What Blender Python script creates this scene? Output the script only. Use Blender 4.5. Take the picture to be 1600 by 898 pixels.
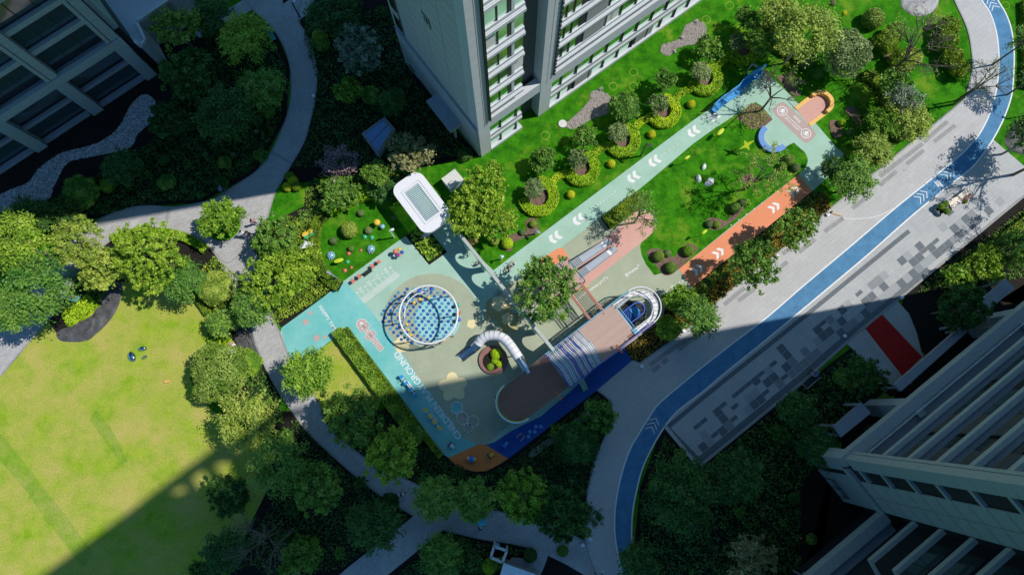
import bpy, bmesh, math, random
import numpy as np
from mathutils import Vector, Matrix
from mathutils.geometry import tessellate_polygon
random.seed(7); rng = np.random.default_rng(7)
R = math.radians
S = bpy.context.scene
for o in list(bpy.data.objects): bpy.data.objects.remove(o)
C = S.collection

# ------------------------------------------------------------ camera, sky, sun
CAM_H = 66.0; FL = 1067.0; TILT = math.atan(191.0 / FL)
cd = bpy.data.cameras.new('camera'); cam = bpy.data.objects.new('camera', cd); C.objects.link(cam)
cam.location = (0, 0, CAM_H); cam.rotation_euler = (TILT, 0, 0)
cd.sensor_width = 36; cd.lens = 36 * FL / 1600; cd.clip_end = 2000; cd.clip_start = .5
S.camera = cam
S.render.resolution_x = 1024; S.render.resolution_y = 574
SUN_EL, SUN_AZ = 55.0, 10.5            # azimuth counted from +X (image right) towards +Y
w = bpy.data.worlds.new('World'); S.world = w; w.use_nodes = True
nt = w.node_tree; bg = nt.nodes['Background']
sky = nt.nodes.new('ShaderNodeTexSky'); sky.sky_type = 'NISHITA'; sky.sun_disc = False
sky.sun_elevation = R(SUN_EL); sky.sun_rotation = R(90 - SUN_AZ)
sky.air_density = 1.0; sky.dust_density = 0.3; sky.ozone_density = 3.0
wb = nt.nodes.new('ShaderNodeMix'); wb.data_type = 'RGBA'; wb.blend_type = 'MULTIPLY'; wb.inputs[0].default_value = 1
wb.inputs[7].default_value = (.62, 1.04, 1.2, 1)      # cool grade of the whole sky, the same in every direction
nt.links.new(sky.outputs[0], wb.inputs[6]); nt.links.new(wb.outputs[2], bg.inputs[0]); bg.inputs[1].default_value = 0.095
sd = bpy.data.lights.new('sun', 'SUN'); sun = bpy.data.objects.new('sun', sd); C.objects.link(sun)
sd.energy = 4.2; sd.angle = R(0.5); sd.color = (1.0, .94, .86)
dv = Vector((math.cos(R(SUN_EL)) * math.cos(R(SUN_AZ)), math.cos(R(SUN_EL)) * math.sin(R(SUN_AZ)), math.sin(R(SUN_EL))))
sun.rotation_euler = dv.to_track_quat('Z', 'Y').to_euler()
S.view_settings.view_transform = 'Standard'; S.view_settings.look = 'None'
S.view_settings.exposure = 0.0; S.view_settings.gamma = 1
S.cycles.max_bounces = 6; S.cycles.transparent_max_bounces = 6
S.cycles.diffuse_bounces = 3

# ------------------------------------------------------------ survey helpers
_c, _s = math.cos(TILT), math.sin(TILT)
def at(px, py, z=0.0):
    """pixel of the photograph -> the point of the place at height z seen there"""
    dx = (px - 800) / FL; dy = (449 - py) / FL
    vx, vy, vz = dx, dy * _c + _s, dy * _s - _c
    t = (z - CAM_H) / vz
    return Vector((vx * t, vy * t, z))
MPP = CAM_H / FL * 1.0
def rad(rpx, py, z=0): return (at(800 + rpx, py, z) - at(800, py, z)).x
TH = R(37.0)
U = Vector((math.cos(TH), math.sin(TH), 0)); V = Vector((-math.sin(TH), math.cos(TH), 0))

# ------------------------------------------------------------ materials
def newmat(name):
    m = bpy.data.materials.new(name); m.use_nodes = True
    return m, m.node_tree, m.node_tree.nodes['Principled BSDF']
def mat(name, col, rough=.75, var=.12, scale=2.0, col2=None, bump=0, bscale=40, metal=0, spec=.3, detail=5, fine=.06, coat=0):
    m, n, b = newmat(name)
    tc = n.nodes.new('ShaderNodeTexCoord')
    no = n.nodes.new('ShaderNodeTexNoise'); no.inputs['Scale'].default_value = scale; no.inputs['Detail'].default_value = detail
    no.inputs['Roughness'].default_value = .65
    n.links.new(tc.outputs['Object'], no.inputs['Vector'])
    rp = n.nodes.new('ShaderNodeValToRGB')
    c1 = [max(0, x * (1 - var)) for x in col]; c2 = col2 if col2 else [min(1, x * (1 + var)) for x in col]
    rp.color_ramp.elements[0].position = .33; rp.color_ramp.elements[1].position = .68
    rp.color_ramp.elements[0].color = (*c1, 1); rp.color_ramp.elements[1].color = (*c2, 1)
    n.links.new(no.outputs[0], rp.inputs[0])
    n2 = n.nodes.new('ShaderNodeTexNoise'); n2.inputs['Scale'].default_value = bscale; n2.inputs['Detail'].default_value = 3
    n.links.new(tc.outputs['Object'], n2.inputs['Vector'])
    mr = n.nodes.new('ShaderNodeMapRange'); mr.inputs[1].default_value = .3; mr.inputs[2].default_value = .7
    mr.inputs[3].default_value = 1 - fine; mr.inputs[4].default_value = 1 + fine
    n.links.new(n2.outputs[0], mr.inputs[0])
    hs = n.nodes.new('ShaderNodeHueSaturation'); n.links.new(rp.outputs[0], hs.inputs['Color']); n.links.new(mr.outputs[0], hs.inputs['Value'])
    n.links.new(hs.outputs[0], b.inputs['Base Color'])
    b.inputs['Roughness'].default_value = rough; b.inputs['Metallic'].default_value = metal
    b.inputs['Specular IOR Level'].default_value = spec
    if coat: b.inputs['Coat Weight'].default_value = coat
    if bump:
        bp = n.nodes.new('ShaderNodeBump'); bp.inputs['Strength'].default_value = bump; bp.inputs['Distance'].default_value = .02
        n.links.new(n2.outputs[0], bp.inputs['Height']); n.links.new(bp.outputs[0], b.inputs['Normal'])
    return m
def brickmat(name, col, mortar, bw, bh, rot, var=.1, rough=.8, msize=.02, big=.12):
    """paving: unit slabs with joints, each slab of a slightly different tone"""
    m, n, b = newmat(name)
    tc = n.nodes.new('ShaderNodeTexCoord'); mp = n.nodes.new('ShaderNodeMapping'); mp.inputs['Rotation'].default_value = (0, 0, -rot)
    n.links.new(tc.outputs['Object'], mp.inputs[0])
    br = n.nodes.new('ShaderNodeTexBrick'); br.inputs['Scale'].default_value = 1
    br.inputs['Brick Width'].default_value = bw; br.inputs['Row Height'].default_value = bh
    br.inputs['Mortar Size'].default_value = msize; br.inputs['Mortar Smooth'].default_value = .2
    br.inputs['Color1'].default_value = (*[x * (1 - var) for x in col], 1); br.inputs['Color2'].default_value = (*[x * (1 + var) for x in col], 1)
    br.inputs['Mortar'].default_value = (*mortar, 1)
    n.links.new(mp.outputs[0], br.inputs[0])
    no = n.nodes.new('ShaderNodeTexNoise'); no.inputs['Scale'].default_value = .35; no.inputs['Detail'].default_value = 8; no.inputs['Roughness'].default_value = .6
    n.links.new(tc.outputs['Object'], no.inputs['Vector'])
    mr = n.nodes.new('ShaderNodeMapRange'); mr.inputs[1].default_value = .3; mr.inputs[2].default_value = .7; mr.inputs[3].default_value = 1 - big; mr.inputs[4].default_value = 1 + big
    n.links.new(no.outputs[0], mr.inputs[0])
    hs = n.nodes.new('ShaderNodeHueSaturation'); n.links.new(br.outputs[0], hs.inputs['Color']); n.links.new(mr.outputs[0], hs.inputs['Value'])
    n.links.new(hs.outputs[0], b.inputs['Base Color']); b.inputs['Roughness'].default_value = rough; b.inputs['Specular IOR Level'].default_value = .3
    return m
def grassmat(name, dark, light, dry, drymix, stripe=0):
    m, n, b = newmat(name)
    tc = n.nodes.new('ShaderNodeTexCoord')
    def noise(sc, det, ro=.6):
        t = n.nodes.new('ShaderNodeTexNoise'); t.inputs['Scale'].default_value = sc; t.inputs['Detail'].default_value = det; t.inputs['Roughness'].default_value = ro
        n.links.new(tc.outputs['Object'], t.inputs['Vector']); return t
    a = noise(.9, 8, .72); f = noise(7, 9, .85); d = noise(.32, 6, .65)
    def ramp(src, p0, p1, c0, c1):
        r = n.nodes.new('ShaderNodeValToRGB'); r.color_ramp.elements[0].position = p0; r.color_ramp.elements[1].position = p1
        r.color_ramp.elements[0].color = (*c0, 1); r.color_ramp.elements[1].color = (*c1, 1); n.links.new(src.outputs[0], r.inputs[0]); return r
    g = ramp(a, .36, .62, dark, light)
    dm = ramp(d, .56 - drymix * .25, .66, (0, 0, 0), (1, 1, 1))
    mx = n.nodes.new('ShaderNodeMix'); mx.data_type = 'RGBA'; n.links.new(dm.outputs[0], mx.inputs[0]); n.links.new(g.outputs[0], mx.inputs[6]); mx.inputs[7].default_value = (*dry, 1)
    mr = n.nodes.new('ShaderNodeMapRange'); mr.inputs[1].default_value = .3; mr.inputs[2].default_value = .7; mr.inputs[3].default_value = .58; mr.inputs[4].default_value = 1.42
    n.links.new(f.outputs[0], mr.inputs[0])
    hs = n.nodes.new('ShaderNodeHueSaturation'); n.links.new(mx.outputs[2], hs.inputs['Color']); n.links.new(mr.outputs[0], hs.inputs['Value'])
    n.links.new(hs.outputs[0], b.inputs['Base Color']); b.inputs['Roughness'].default_value = .9; b.inputs['Specular IOR Level'].default_value = .1
    bp = n.nodes.new('ShaderNodeBump'); bp.inputs['Strength'].default_value = .6; bp.inputs['Distance'].default_value = .05
    n.links.new(f.outputs[0], bp.inputs['Height']); n.links.new(bp.outputs[0], b.inputs['Normal'])
    return m
def leafmat(name, c1, c2, trans=.16, rough=.5):
    """leaf pigment varies leaf by leaf (attribute tint) and plant by plant"""
    m, n, b = newmat(name)
    at_ = n.nodes.new('ShaderNodeAttribute'); at_.attribute_name = 'tint'
    oi = n.nodes.new('ShaderNodeObjectInfo')
    mx = n.nodes.new('ShaderNodeMix'); mx.data_type = 'RGBA'; n.links.new(at_.outputs['Fac'], mx.inputs[0])
    mx.inputs[6].default_value = (*c1, 1); mx.inputs[7].default_value = (*c2, 1)
    hs = n.nodes.new('ShaderNodeHueSaturation'); n.links.new(mx.outputs[2], hs.inputs['Color'])
    mr = n.nodes.new('ShaderNodeMapRange'); mr.inputs[3].default_value = .485; mr.inputs[4].default_value = .515; n.links.new(oi.outputs['Random'], mr.inputs[0]); n.links.new(mr.outputs[0], hs.inputs['Hue'])
    mv = n.nodes.new('ShaderNodeMapRange'); mv.inputs[3].default_value = 1.15; mv.inputs[4].default_value = .85; n.links.new(oi.outputs['Random'], mv.inputs[0]); n.links.new(mv.outputs[0], hs.inputs['Value'])
    n.links.new(hs.outputs[0], b.inputs['Base Color']); b.inputs['Roughness'].default_value = rough; b.inputs['Specular IOR Level'].default_value = .35
    tr = n.nodes.new('ShaderNodeBsdfTranslucent'); n.links.new(hs.outputs[0], tr.inputs[0])
    ms = n.nodes.new('ShaderNodeMixShader'); ms.inputs[0].default_value = trans
    out = n.nodes['Material Output']; n.links.new(b.outputs[0], ms.inputs[1]); n.links.new(tr.outputs[0], ms.inputs[2]); n.links.new(ms.outputs[0], out.inputs[0])
    return m
def glassmat(name, col, rough=.05, metal=.0):
    m, n, b = newmat(name); b.inputs['Base Color'].default_value = (*col, 1); b.inputs['Roughness'].default_value = rough
    b.inputs['Metallic'].default_value = metal; b.inputs['Specular IOR Level'].default_value = 1.0; b.inputs['IOR'].default_value = 1.7
    return m

M = {}
M['lawn'] = grassmat('lawn_grass', (.014, .105, .002), (.05, .235, .005), (.13, .26, .015), .1)
M['drylawn'] = grassmat('dry_lawn_grass', (.18, .33, .012), (.30, .41, .03), (.43, .39, .10), .85)
M['lawn3'] = grassmat('mown_band_grass', (.16, .30, .02), (.26, .37, .04), (.34, .36, .09), .5)
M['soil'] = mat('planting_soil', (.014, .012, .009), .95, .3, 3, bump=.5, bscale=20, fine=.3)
M['mulch'] = mat('mulch', (.17, .11, .085), .95, .3, 4, bump=.6, bscale=25, fine=.35)
M['copg'] = mat('coping_grey', (.42, .45, .43), .6, .1, 3)
M['gravel'] = mat('pebble', (.36, .33, .31), .8, .22, 5, bscale=9, fine=.3)
M['path'] = brickmat('path_paving', (.42, .415, .41), (.3, .3, .3), .4, .2, TH)
M['road'] = brickmat('road_paving', (.45, .45, .45), (.36, .36, .365), .9, .45, TH, var=.035, msize=.012, big=.06)
M['plaza'] = brickmat('plaza_paving', (.42, .43, .435), (.33, .33, .33), .4, .4, TH, var=.04, msize=.012, big=.07)
M['tile_mid'] = mat('tile_mid', (.23, .25, .265), .75, .08, 1.5, fine=.1)
M['tile_mid2'] = mat('tile_mid_pale', (.31, .33, .345), .75, .08, 1.5, fine=.1)
M['tile_dark'] = mat('tile_dark', (.125, .145, .165), .75, .1, 1.5, fine=.1)
M['tile_light'] = mat('tile_light', (.45, .45, .445), .75, .06, 1.5, fine=.08)
M['band'] = mat('paving_band', (.29, .29, .295), .75, .1, 2, fine=.1)
M['kerb'] = mat('kerb_stone', (.30, .30, .30), .8, .12, 2, fine=.12)
M['track'] = mat('track_rubber', (.065, .20, .37), .8, .12, 1.2, col2=(.09, .25, .43), bscale=14, fine=.16)
M['paint'] = mat('white_paint', (.72, .73, .73), .6, .05, 3)
M['mint'] = mat('mint_rubber', (.33, .52, .41), .75, .08, .5, fine=.07, bscale=22, col2=(.36, .55, .46))
M['teal'] = mat('aqua_rubber', (.13, .50, .50), .7, .10, .3, fine=.05, col2=(.24, .56, .54))
M['olive'] = mat('sage_rubber', (.345, .385, .28), .75, .09, .5, fine=.07, bscale=22)
M['aqua'] = mat('pale_aqua_rubber', (.30, .56, .56), .75, .08, .5)
M['blue'] = mat('blue_rubber', (.012, .075, .33), .65, .12, .5, fine=.08)
M['orange'] = mat('orange_rubber', (.72, .22, .06), .75, .08, .6, fine=.08)
M['terra'] = mat('terracotta_rubber', (.72, .26, .13), .75, .06, .6, fine=.06)
M['pink'] = mat('pink_rubber', (.60, .34, .29), .75, .05, .6, fine=.05)
M['mauve'] = mat('mauve_rubber', (.44, .33, .31), .75, .06, .6)
M['rose'] = mat('rose_rubber', (.50, .37, .34), .75, .06, .6)
M['cream'] = mat('cream_rubber', (.74, .64, .36), .7, .06, .6)
M['tan'] = mat('tan_rubber', (.36, .33, .15), .7, .1, .6)  # cream rubber with shade put into its colour
M['navydot'] = mat('navy_dot', (.02, .10, .36), .7, .1, 2)
M['bluedot'] = mat('azure_dot', (.06, .30, .47), .7, .1, 2)
M['planter'] = mat('planter_red', (.26, .13, .11), .8, .12, 2)
M['carpet'] = mat('red_carpet', (.42, .018, .015), .95, .15, 1.5)
M['stone'] = mat('facade_stone', (.46, .47, .48), .7, .06, 3, fine=.1, bscale=30)
M['stonew'] = mat('facade_white', (.53, .56, .59), .6, .04, 2, fine=.03)
M['stoned'] = mat('facade_grey_stone', (.10, .118, .135), .7, .1, 3, fine=.18, bscale=25)
M['fascia'] = mat('sill_grey', (.45, .46, .48), .6, .06, 2)
M['stonep'] = mat('panel_grey', (.30, .31, .31), .7, .06, 3, fine=.15, bscale=25)
M['stoneR'] = mat('tower_stone', (.38, .42, .42), .7, .08, 3, fine=.16, bscale=26)
M['joint'] = mat('joint_dark', (.03, .035, .04), .8, .1, 2)
M['frame'] = mat('dark_frame', (.03, .033, .036), .5, .1, 2, spec=.5)
M['glass'] = glassmat('window_glass', (.62, .84, .72), .15, 1)
M['glassd'] = glassmat('dark_glass', (.05, .08, .09), .08, 0)
M['curtain'] = mat('curtain_white', (.7, .68, .66), .8, .05, 3)
M['bluepane'] = glassmat('blue_pane', (.02, .18, .45), .15)
M['roofc'] = mat('roof_membrane', (.50, .53, .56), .8, .14, .25, fine=.05, detail=8)
M['white'] = mat('white_metal', (.74, .75, .78), .35, .03, 3, spec=.5)
M['whitew'] = mat('off_white', (.62, .61, .58), .6, .05, 3)
M['steel'] = mat('steel', (.55, .57, .6), .22, .06, 3, metal=1)
M['grey'] = mat('grey_metal', (.28, .31, .36), .45, .06, 3, spec=.5)
M['slidegrey'] = mat('slide_bluegrey', (.30, .34, .41), .4, .05, 3, spec=.5)
M['dkmetal'] = mat('dark_metal', (.02, .022, .025), .5, .1, 3, spec=.5)
M['deck'] = mat('deck_boards', (.47, .34, .29), .75, .08, 2, fine=.06)
M['deckd'] = mat('deck_boards_brown', (.27, .15, .115), .8, .12, 2, fine=.12)
M['skyb'] = mat('sky_blue_metal', (.16, .42, .62), .4, .05, 3, spec=.5)
M['pale'] = mat('pale_blue_metal', (.62, .76, .84), .4, .05, 3, spec=.5)
M['royal'] = mat('royal_blue', (.03, .10, .55), .4, .08, 3, spec=.5)
M['violet'] = mat('violet', (.28, .18, .52), .4, .08, 3, spec=.5)
M['azure'] = mat('azure_blue', (.02, .28, .62), .4, .05, 3, spec=.5)
M['benchblue'] = mat('bench_blue', (.11, .26, .60), .5, .05, 3)
M['salmon'] = mat('salmon', (.62, .27, .21), .5, .05, 3)
M['red'] = mat('red', (.62, .035, .025), .4, .06, 3, spec=.5)
M['coral'] = mat('coral_red', (.68, .17, .12), .35, .06, 3, spec=.5)
M['redor'] = mat('orange_red', (.72, .16, .04), .45, .06, 3)
M['yellow'] = mat('yellow', (.78, .50, .06), .5, .06, 3)
M['sand'] = mat('sand_yellow', (.78, .47, .13), .6, .05, 3)
M['lime'] = mat('lime_plastic', (.50, .62, .03), .5, .05, 3)
M['ladyb'] = mat('ladybird_blue', (.24, .46, .60), .3, .05, 3, spec=.6, coat=.3)
M['green'] = mat('green_gloss', (.05, .45, .22), .3, .05, 3, spec=.6, coat=.3)
M['purple'] = mat('purple', (.36, .03, .36), .35, .05, 3)
M['tealp'] = mat('teal_plastic', (.02, .25, .27), .4, .05, 3)
M['boulder'] = mat('white_boulder', (.74, .75, .76), .8, .2, 6, bump=1, bscale=8, fine=.2)
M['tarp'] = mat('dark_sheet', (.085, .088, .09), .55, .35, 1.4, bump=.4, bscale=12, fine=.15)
M['tarpg'] = mat('grey_sheet', (.33, .33, .34), .55, .25, .8, bump=.4, bscale=6, fine=.12)
M['creamst'] = mat('cream_stone', (.82, .70, .58), .7, .06, 3)
M['mirror'] = mat('mirror_steel', (.45, .55, .65), .12, .02, 3, metal=1)
M['bark'] = mat('bark', (.16, .13, .10), .9, .25, 6, fine=.2)
M['barkl'] = mat('bark_pale', (.30, .28, .24), .9, .2, 6, fine=.2)
M['skin'] = mat('skin', (.52, .32, .23), .6, .05, 6)
M['hair'] = mat('hair', (.015, .012, .01), .5, .1, 20)
M['shirtw'] = mat('shirt_white', (.70, .72, .76), .8, .05, 6)
M['shirtb'] = mat('shirt_blue', (.10, .22, .50), .8, .05, 6)
M['shirtp'] = mat('shirt_pink', (.55, .25, .32), .8, .05, 6)
M['cloth'] = mat('cloth_dark', (.03, .035, .05), .9, .1, 6)
M['umb'] = mat('umbrella_teal', (.10, .42, .50), .5, .05, 6)
M['ledge'] = mat('ledge_blue_grey', (.30, .33, .37), .7, .08, 2)
M['core'] = mat('hedge_interior', (.018, .035, .008), .95, .3, 3, fine=.3)
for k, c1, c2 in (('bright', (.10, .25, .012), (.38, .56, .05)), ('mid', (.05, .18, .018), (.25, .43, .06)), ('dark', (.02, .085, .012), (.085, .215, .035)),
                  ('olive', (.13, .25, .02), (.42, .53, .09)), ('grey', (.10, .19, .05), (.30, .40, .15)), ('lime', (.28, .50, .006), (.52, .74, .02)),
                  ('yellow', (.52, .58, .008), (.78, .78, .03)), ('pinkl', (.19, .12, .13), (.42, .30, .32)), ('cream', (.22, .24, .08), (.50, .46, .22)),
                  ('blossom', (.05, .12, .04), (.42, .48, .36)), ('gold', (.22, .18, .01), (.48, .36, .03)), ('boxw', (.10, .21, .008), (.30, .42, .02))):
    M['l_' + k] = leafmat('leaf_' + k, c1, c2)

# ------------------------------------------------------------ mesh helpers
class MB:
    def __init__(s): s.v = []; s.f = []; s.m = []; s.mats = []
    def mi(s, m):
        if m not in s.mats: s.mats.append(m)
        return s.mats.index(m)
    def add(s, vs, fs, m):
        b = len(s.v); s.v += [tuple(x) for x in vs]; k = s.mi(m)
        for f in fs: s.f.append(tuple(b + i for i in f)); s.m.append(k)
        return s
    def box(s, x0, x1, y0, y1, z0, z1, m, X=None):
        vs = [Vector((x, y, z)) for z in (z0, z1) for x, y in ((x0, y0), (x1, y0), (x1, y1), (x0, y1))]
        if X: vs = [X @ v for v in vs]
        return s.add(vs, [(3, 2, 1, 0), (4, 5, 6, 7), (0, 1, 5, 4), (1, 2, 6, 5), (2, 3, 7, 6), (3, 0, 4, 7)], m)
    def prism(s, pts, z0, z1, m, mside=None):
        n = len(pts); pts = [Vector((p[0], p[1], 0)) for p in pts]
        area = sum(pts[i].x * pts[(i + 1) % n].y - pts[(i + 1) % n].x * pts[i].y for i in range(n))
        if area < 0: pts = pts[::-1]
        tris = tessellate_polygon([pts]); b = [Vector((p.x, p.y, z0)) for p in pts]; t = [Vector((p.x, p.y, z1)) for p in pts]
        tf = []
        for tr in tris:
            a, bb, cc = (pts[i] for i in tr)
            if (bb - a).cross(cc - a).z < 0: tr = tr[::-1]
            tf.append(tuple(i + n for i in tr))
        s.add(b + t, tf, m)
        s.add(b + t, [(i, (i + 1) % n, n + (i + 1) % n, n + i) for i in range(n)], mside or m)
        return s
    def sheet(s, pts, z, m):
        pts = [Vector((p[0], p[1], 0)) for p in pts]; tris = tessellate_polygon([pts]); fs = []
        for tr in tris:
            a, bb, cc = (pts[i] for i in tr)
            fs.append(tr if (bb - a).cross(cc - a).z > 0 else tr[::-1])
        return s.add([Vector((p.x, p.y, z)) for p in pts], fs, m)
    def tube(s, pts, r, m, n=6, cap=True, closed=False):
        pts = [Vector(p) for p in pts]; k = len(pts); rs = r if isinstance(r, (list, tuple)) else [r] * k
        vs = []; ref = Vector((0, 0, 1))
        for i, p in enumerate(pts):
            if closed: d = pts[(i + 1) % k] - pts[i - 1]
            else: d = pts[min(i + 1, k - 1)] - pts[max(i - 1, 0)]
            if d.length < 1e-9: d = Vector((0, 0, 1))
            d.normalize(); a = d.cross(ref if abs(d.dot(ref)) < .95 else Vector((1, 0, 0))).normalized(); bb = d.cross(a)
            for j in range(n):
                t = 2 * math.pi * j / n; vs.append(p + (a * math.cos(t) + bb * math.sin(t)) * rs[i])
        fs = []
        for i in range(k if closed else k - 1):
            i2 = (i + 1) % k
            for j in range(n): fs.append((i * n + j, i * n + (j + 1) % n, i2 * n + (j + 1) % n, i2 * n + j))
        if cap and not closed: fs.append(tuple(range(n))[::-1]); fs.append(tuple((k - 1) * n + j for j in range(n)))
        return s.add(vs, fs, m)
    def ball(s, c, r, m, nu=12, nv=7, sq=(1, 1, 1), z0=-1.0):
        c = Vector(c); vs = []; fs = []
        for i in range(nv + 1):
            ph = math.acos(max(-1, min(1, 1 - (1 - z0) * i / nv)))
            for j in range(nu):
                t = 2 * math.pi * j / nu
                vs.append(c + Vector((math.sin(ph) * math.cos(t) * r * sq[0], math.sin(ph) * math.sin(t) * r * sq[1], math.cos(ph) * r * sq[2])))
        for i in range(nv):
            for j in range(nu): fs.append((i * nu + j, (i + 1) * nu + j, (i + 1) * nu + (j + 1) % nu, i * nu + (j + 1) % nu))
        return s.add(vs, fs, m)
    def mesh(s, name, smooth=False):
        me = bpy.data.meshes.new(name); me.from_pydata(s.v, [], s.f)
        for m in s.mats: me.materials.append(M[m] if isinstance(m, str) else m)
        me.polygons.foreach_set('material_index', s.m)
        if smooth: me.polygons.foreach_set('use_smooth', [True] * len(me.polygons))
        me.update(); return me
    def obj(s, name, parent=None, loc=None, rz=0, smooth=False): return link(name, s.mesh(name, smooth), parent, loc, rz)
def link(name, me, parent=None, loc=None, rz=0):
    o = bpy.data.objects.new(name, me); C.objects.link(o)
    if loc is not None: o.location = loc
    o.rotation_euler.z = rz
    if parent: o.parent = parent
    return o
def tag(o, label=None, cat=None, group=None, kind=None):
    if label: o['label'] = label
    if cat: o['category'] = cat
    if group: o['group'] = group
    if kind: o['kind'] = kind
    return o
def thing(name, label, cat, loc=(0, 0, 0), rz=0, group=None): return tag(link(name, None, None, loc, rz), label, cat, group)
def struct(o): o['kind'] = 'structure'; return o
def copytree(o, parent=None):
    c = o.copy(); C.objects.link(c); c.parent = parent
    for ch in o.children: copytree(ch, c)
    return c
def catmull(pts, n=6, closed=False):
    pts = [Vector(p) for p in pts]; k = len(pts); out = []
    rngi = range(k) if closed else range(k - 1)
    for i in rngi:
        g = (lambda j: pts[j % k]) if closed else (lambda j: pts[max(0, min(k - 1, j))])
        p0, p1, p2, p3 = g(i - 1), g(i), g(i + 1), g(i + 2)
        for a in range(n):
            t = a / n
            out.append(.5 * ((2 * p1) + (p2 - p0) * t + (2 * p0 - 5 * p1 + 4 * p2 - p3) * t * t + (3 * p1 - p0 - 3 * p2 + p3) * t ** 3))
    if not closed: out.append(pts[-1])
    return out
def W(pts, z=0): return [at(x, y, z) for x, y in pts]
def ribbon(mb, pts, wd, z0, z1, m, closed=False):
    pts = [Vector((p[0], p[1], 0)) for p in pts]; k = len(pts); L = []; Rr = []
    for i in range(k):
        d = (pts[(i + 1) % k] - pts[i - 1]) if closed else (pts[min(i + 1, k - 1)] - pts[max(i - 1, 0)])
        d.normalize(); n = Vector((-d.y, d.x, 0)) * wd / 2; L.append(pts[i] + n); Rr.append(pts[i] - n)
    vs = []
    for i in range(k): vs += [(L[i].x, L[i].y, z0), (L[i].x, L[i].y, z1), (Rr[i].x, Rr[i].y, z1), (Rr[i].x, Rr[i].y, z0)]
    fs = []
    for i in range(k if closed else k - 1):
        a, b = i * 4, ((i + 1) % k) * 4
        fs += [(a + 1, a + 2, b + 2, b + 1)]
        if z1 - z0 > .006: fs += [(a, a + 1, b + 1, b), (a + 2, a + 3, b + 3, b + 2)]
    if not closed and z1 - z0 > .006: fs += [(0, 3, 2, 1), tuple((k - 1) * 4 + i for i in (0, 1, 2, 3))]
    return mb.add(vs, fs, m)
def circle(c, r, n=24, a0=0, a1=360, sx=1, sy=1): return [Vector((c[0] + r * sx * math.cos(R(a0 + (a1 - a0) * i / n)), c[1] + r * sy * math.sin(R(a0 + (a1 - a0) * i / n)), 0)) for i in range(n + (0 if a1 - a0 == 360 else 1))]
def text(name, s, c, ang, size, m, z, parent, length=None):
    cu = bpy.data.curves.new(name, 'FONT'); cu.body = s; cu.align_x = 'CENTER'; cu.align_y = 'CENTER'; cu.size = size; cu.offset = size * .012
    o = bpy.data.objects.new(name, cu); C.objects.link(o); bpy.context.view_layer.update()
    if length: 
        k = length / max(.01, o.dimensions.x)
    else: k = 1
    me = bpy.data.meshes.new_from_object(o.evaluated_get(bpy.context.evaluated_depsgraph_get())); bpy.data.objects.remove(o)
    me.name = name; me.transform(Matrix.Diagonal((k, 1, 1, 1))); me.materials.clear(); me.materials.append(M[m])
    t = link(name, me, parent, (c.x, c.y, z), ang); return t
# ------------------------------------------------------------ SETTING: ground, lawns, paths, road, plaza
gm = MB().box(-320, 320, -260, 320, -.5, 0, 'lawn'); struct(gm.obj('ground'))
def flat(name, px, z, m, kind=True, zz=0):
    mb = MB(); mb.sheet(W(px), z, m); o = mb.obj(name)
    if kind: struct(o)
    return o
big_lawn = [(0, 588), (28, 558), (50, 527), (78, 500), (100, 480), (150, 470), (190, 440), (225, 428), (260, 440), (290, 458), (312, 476), (327, 497), (326, 530), (316, 556), (296, 590), (330, 640), (410, 690), (430, 740), (400, 800), (350, 898), (300, 960), (-120, 960), (-120, 700)]
flat('lawn', big_lawn, .006, 'drylawn')
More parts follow.
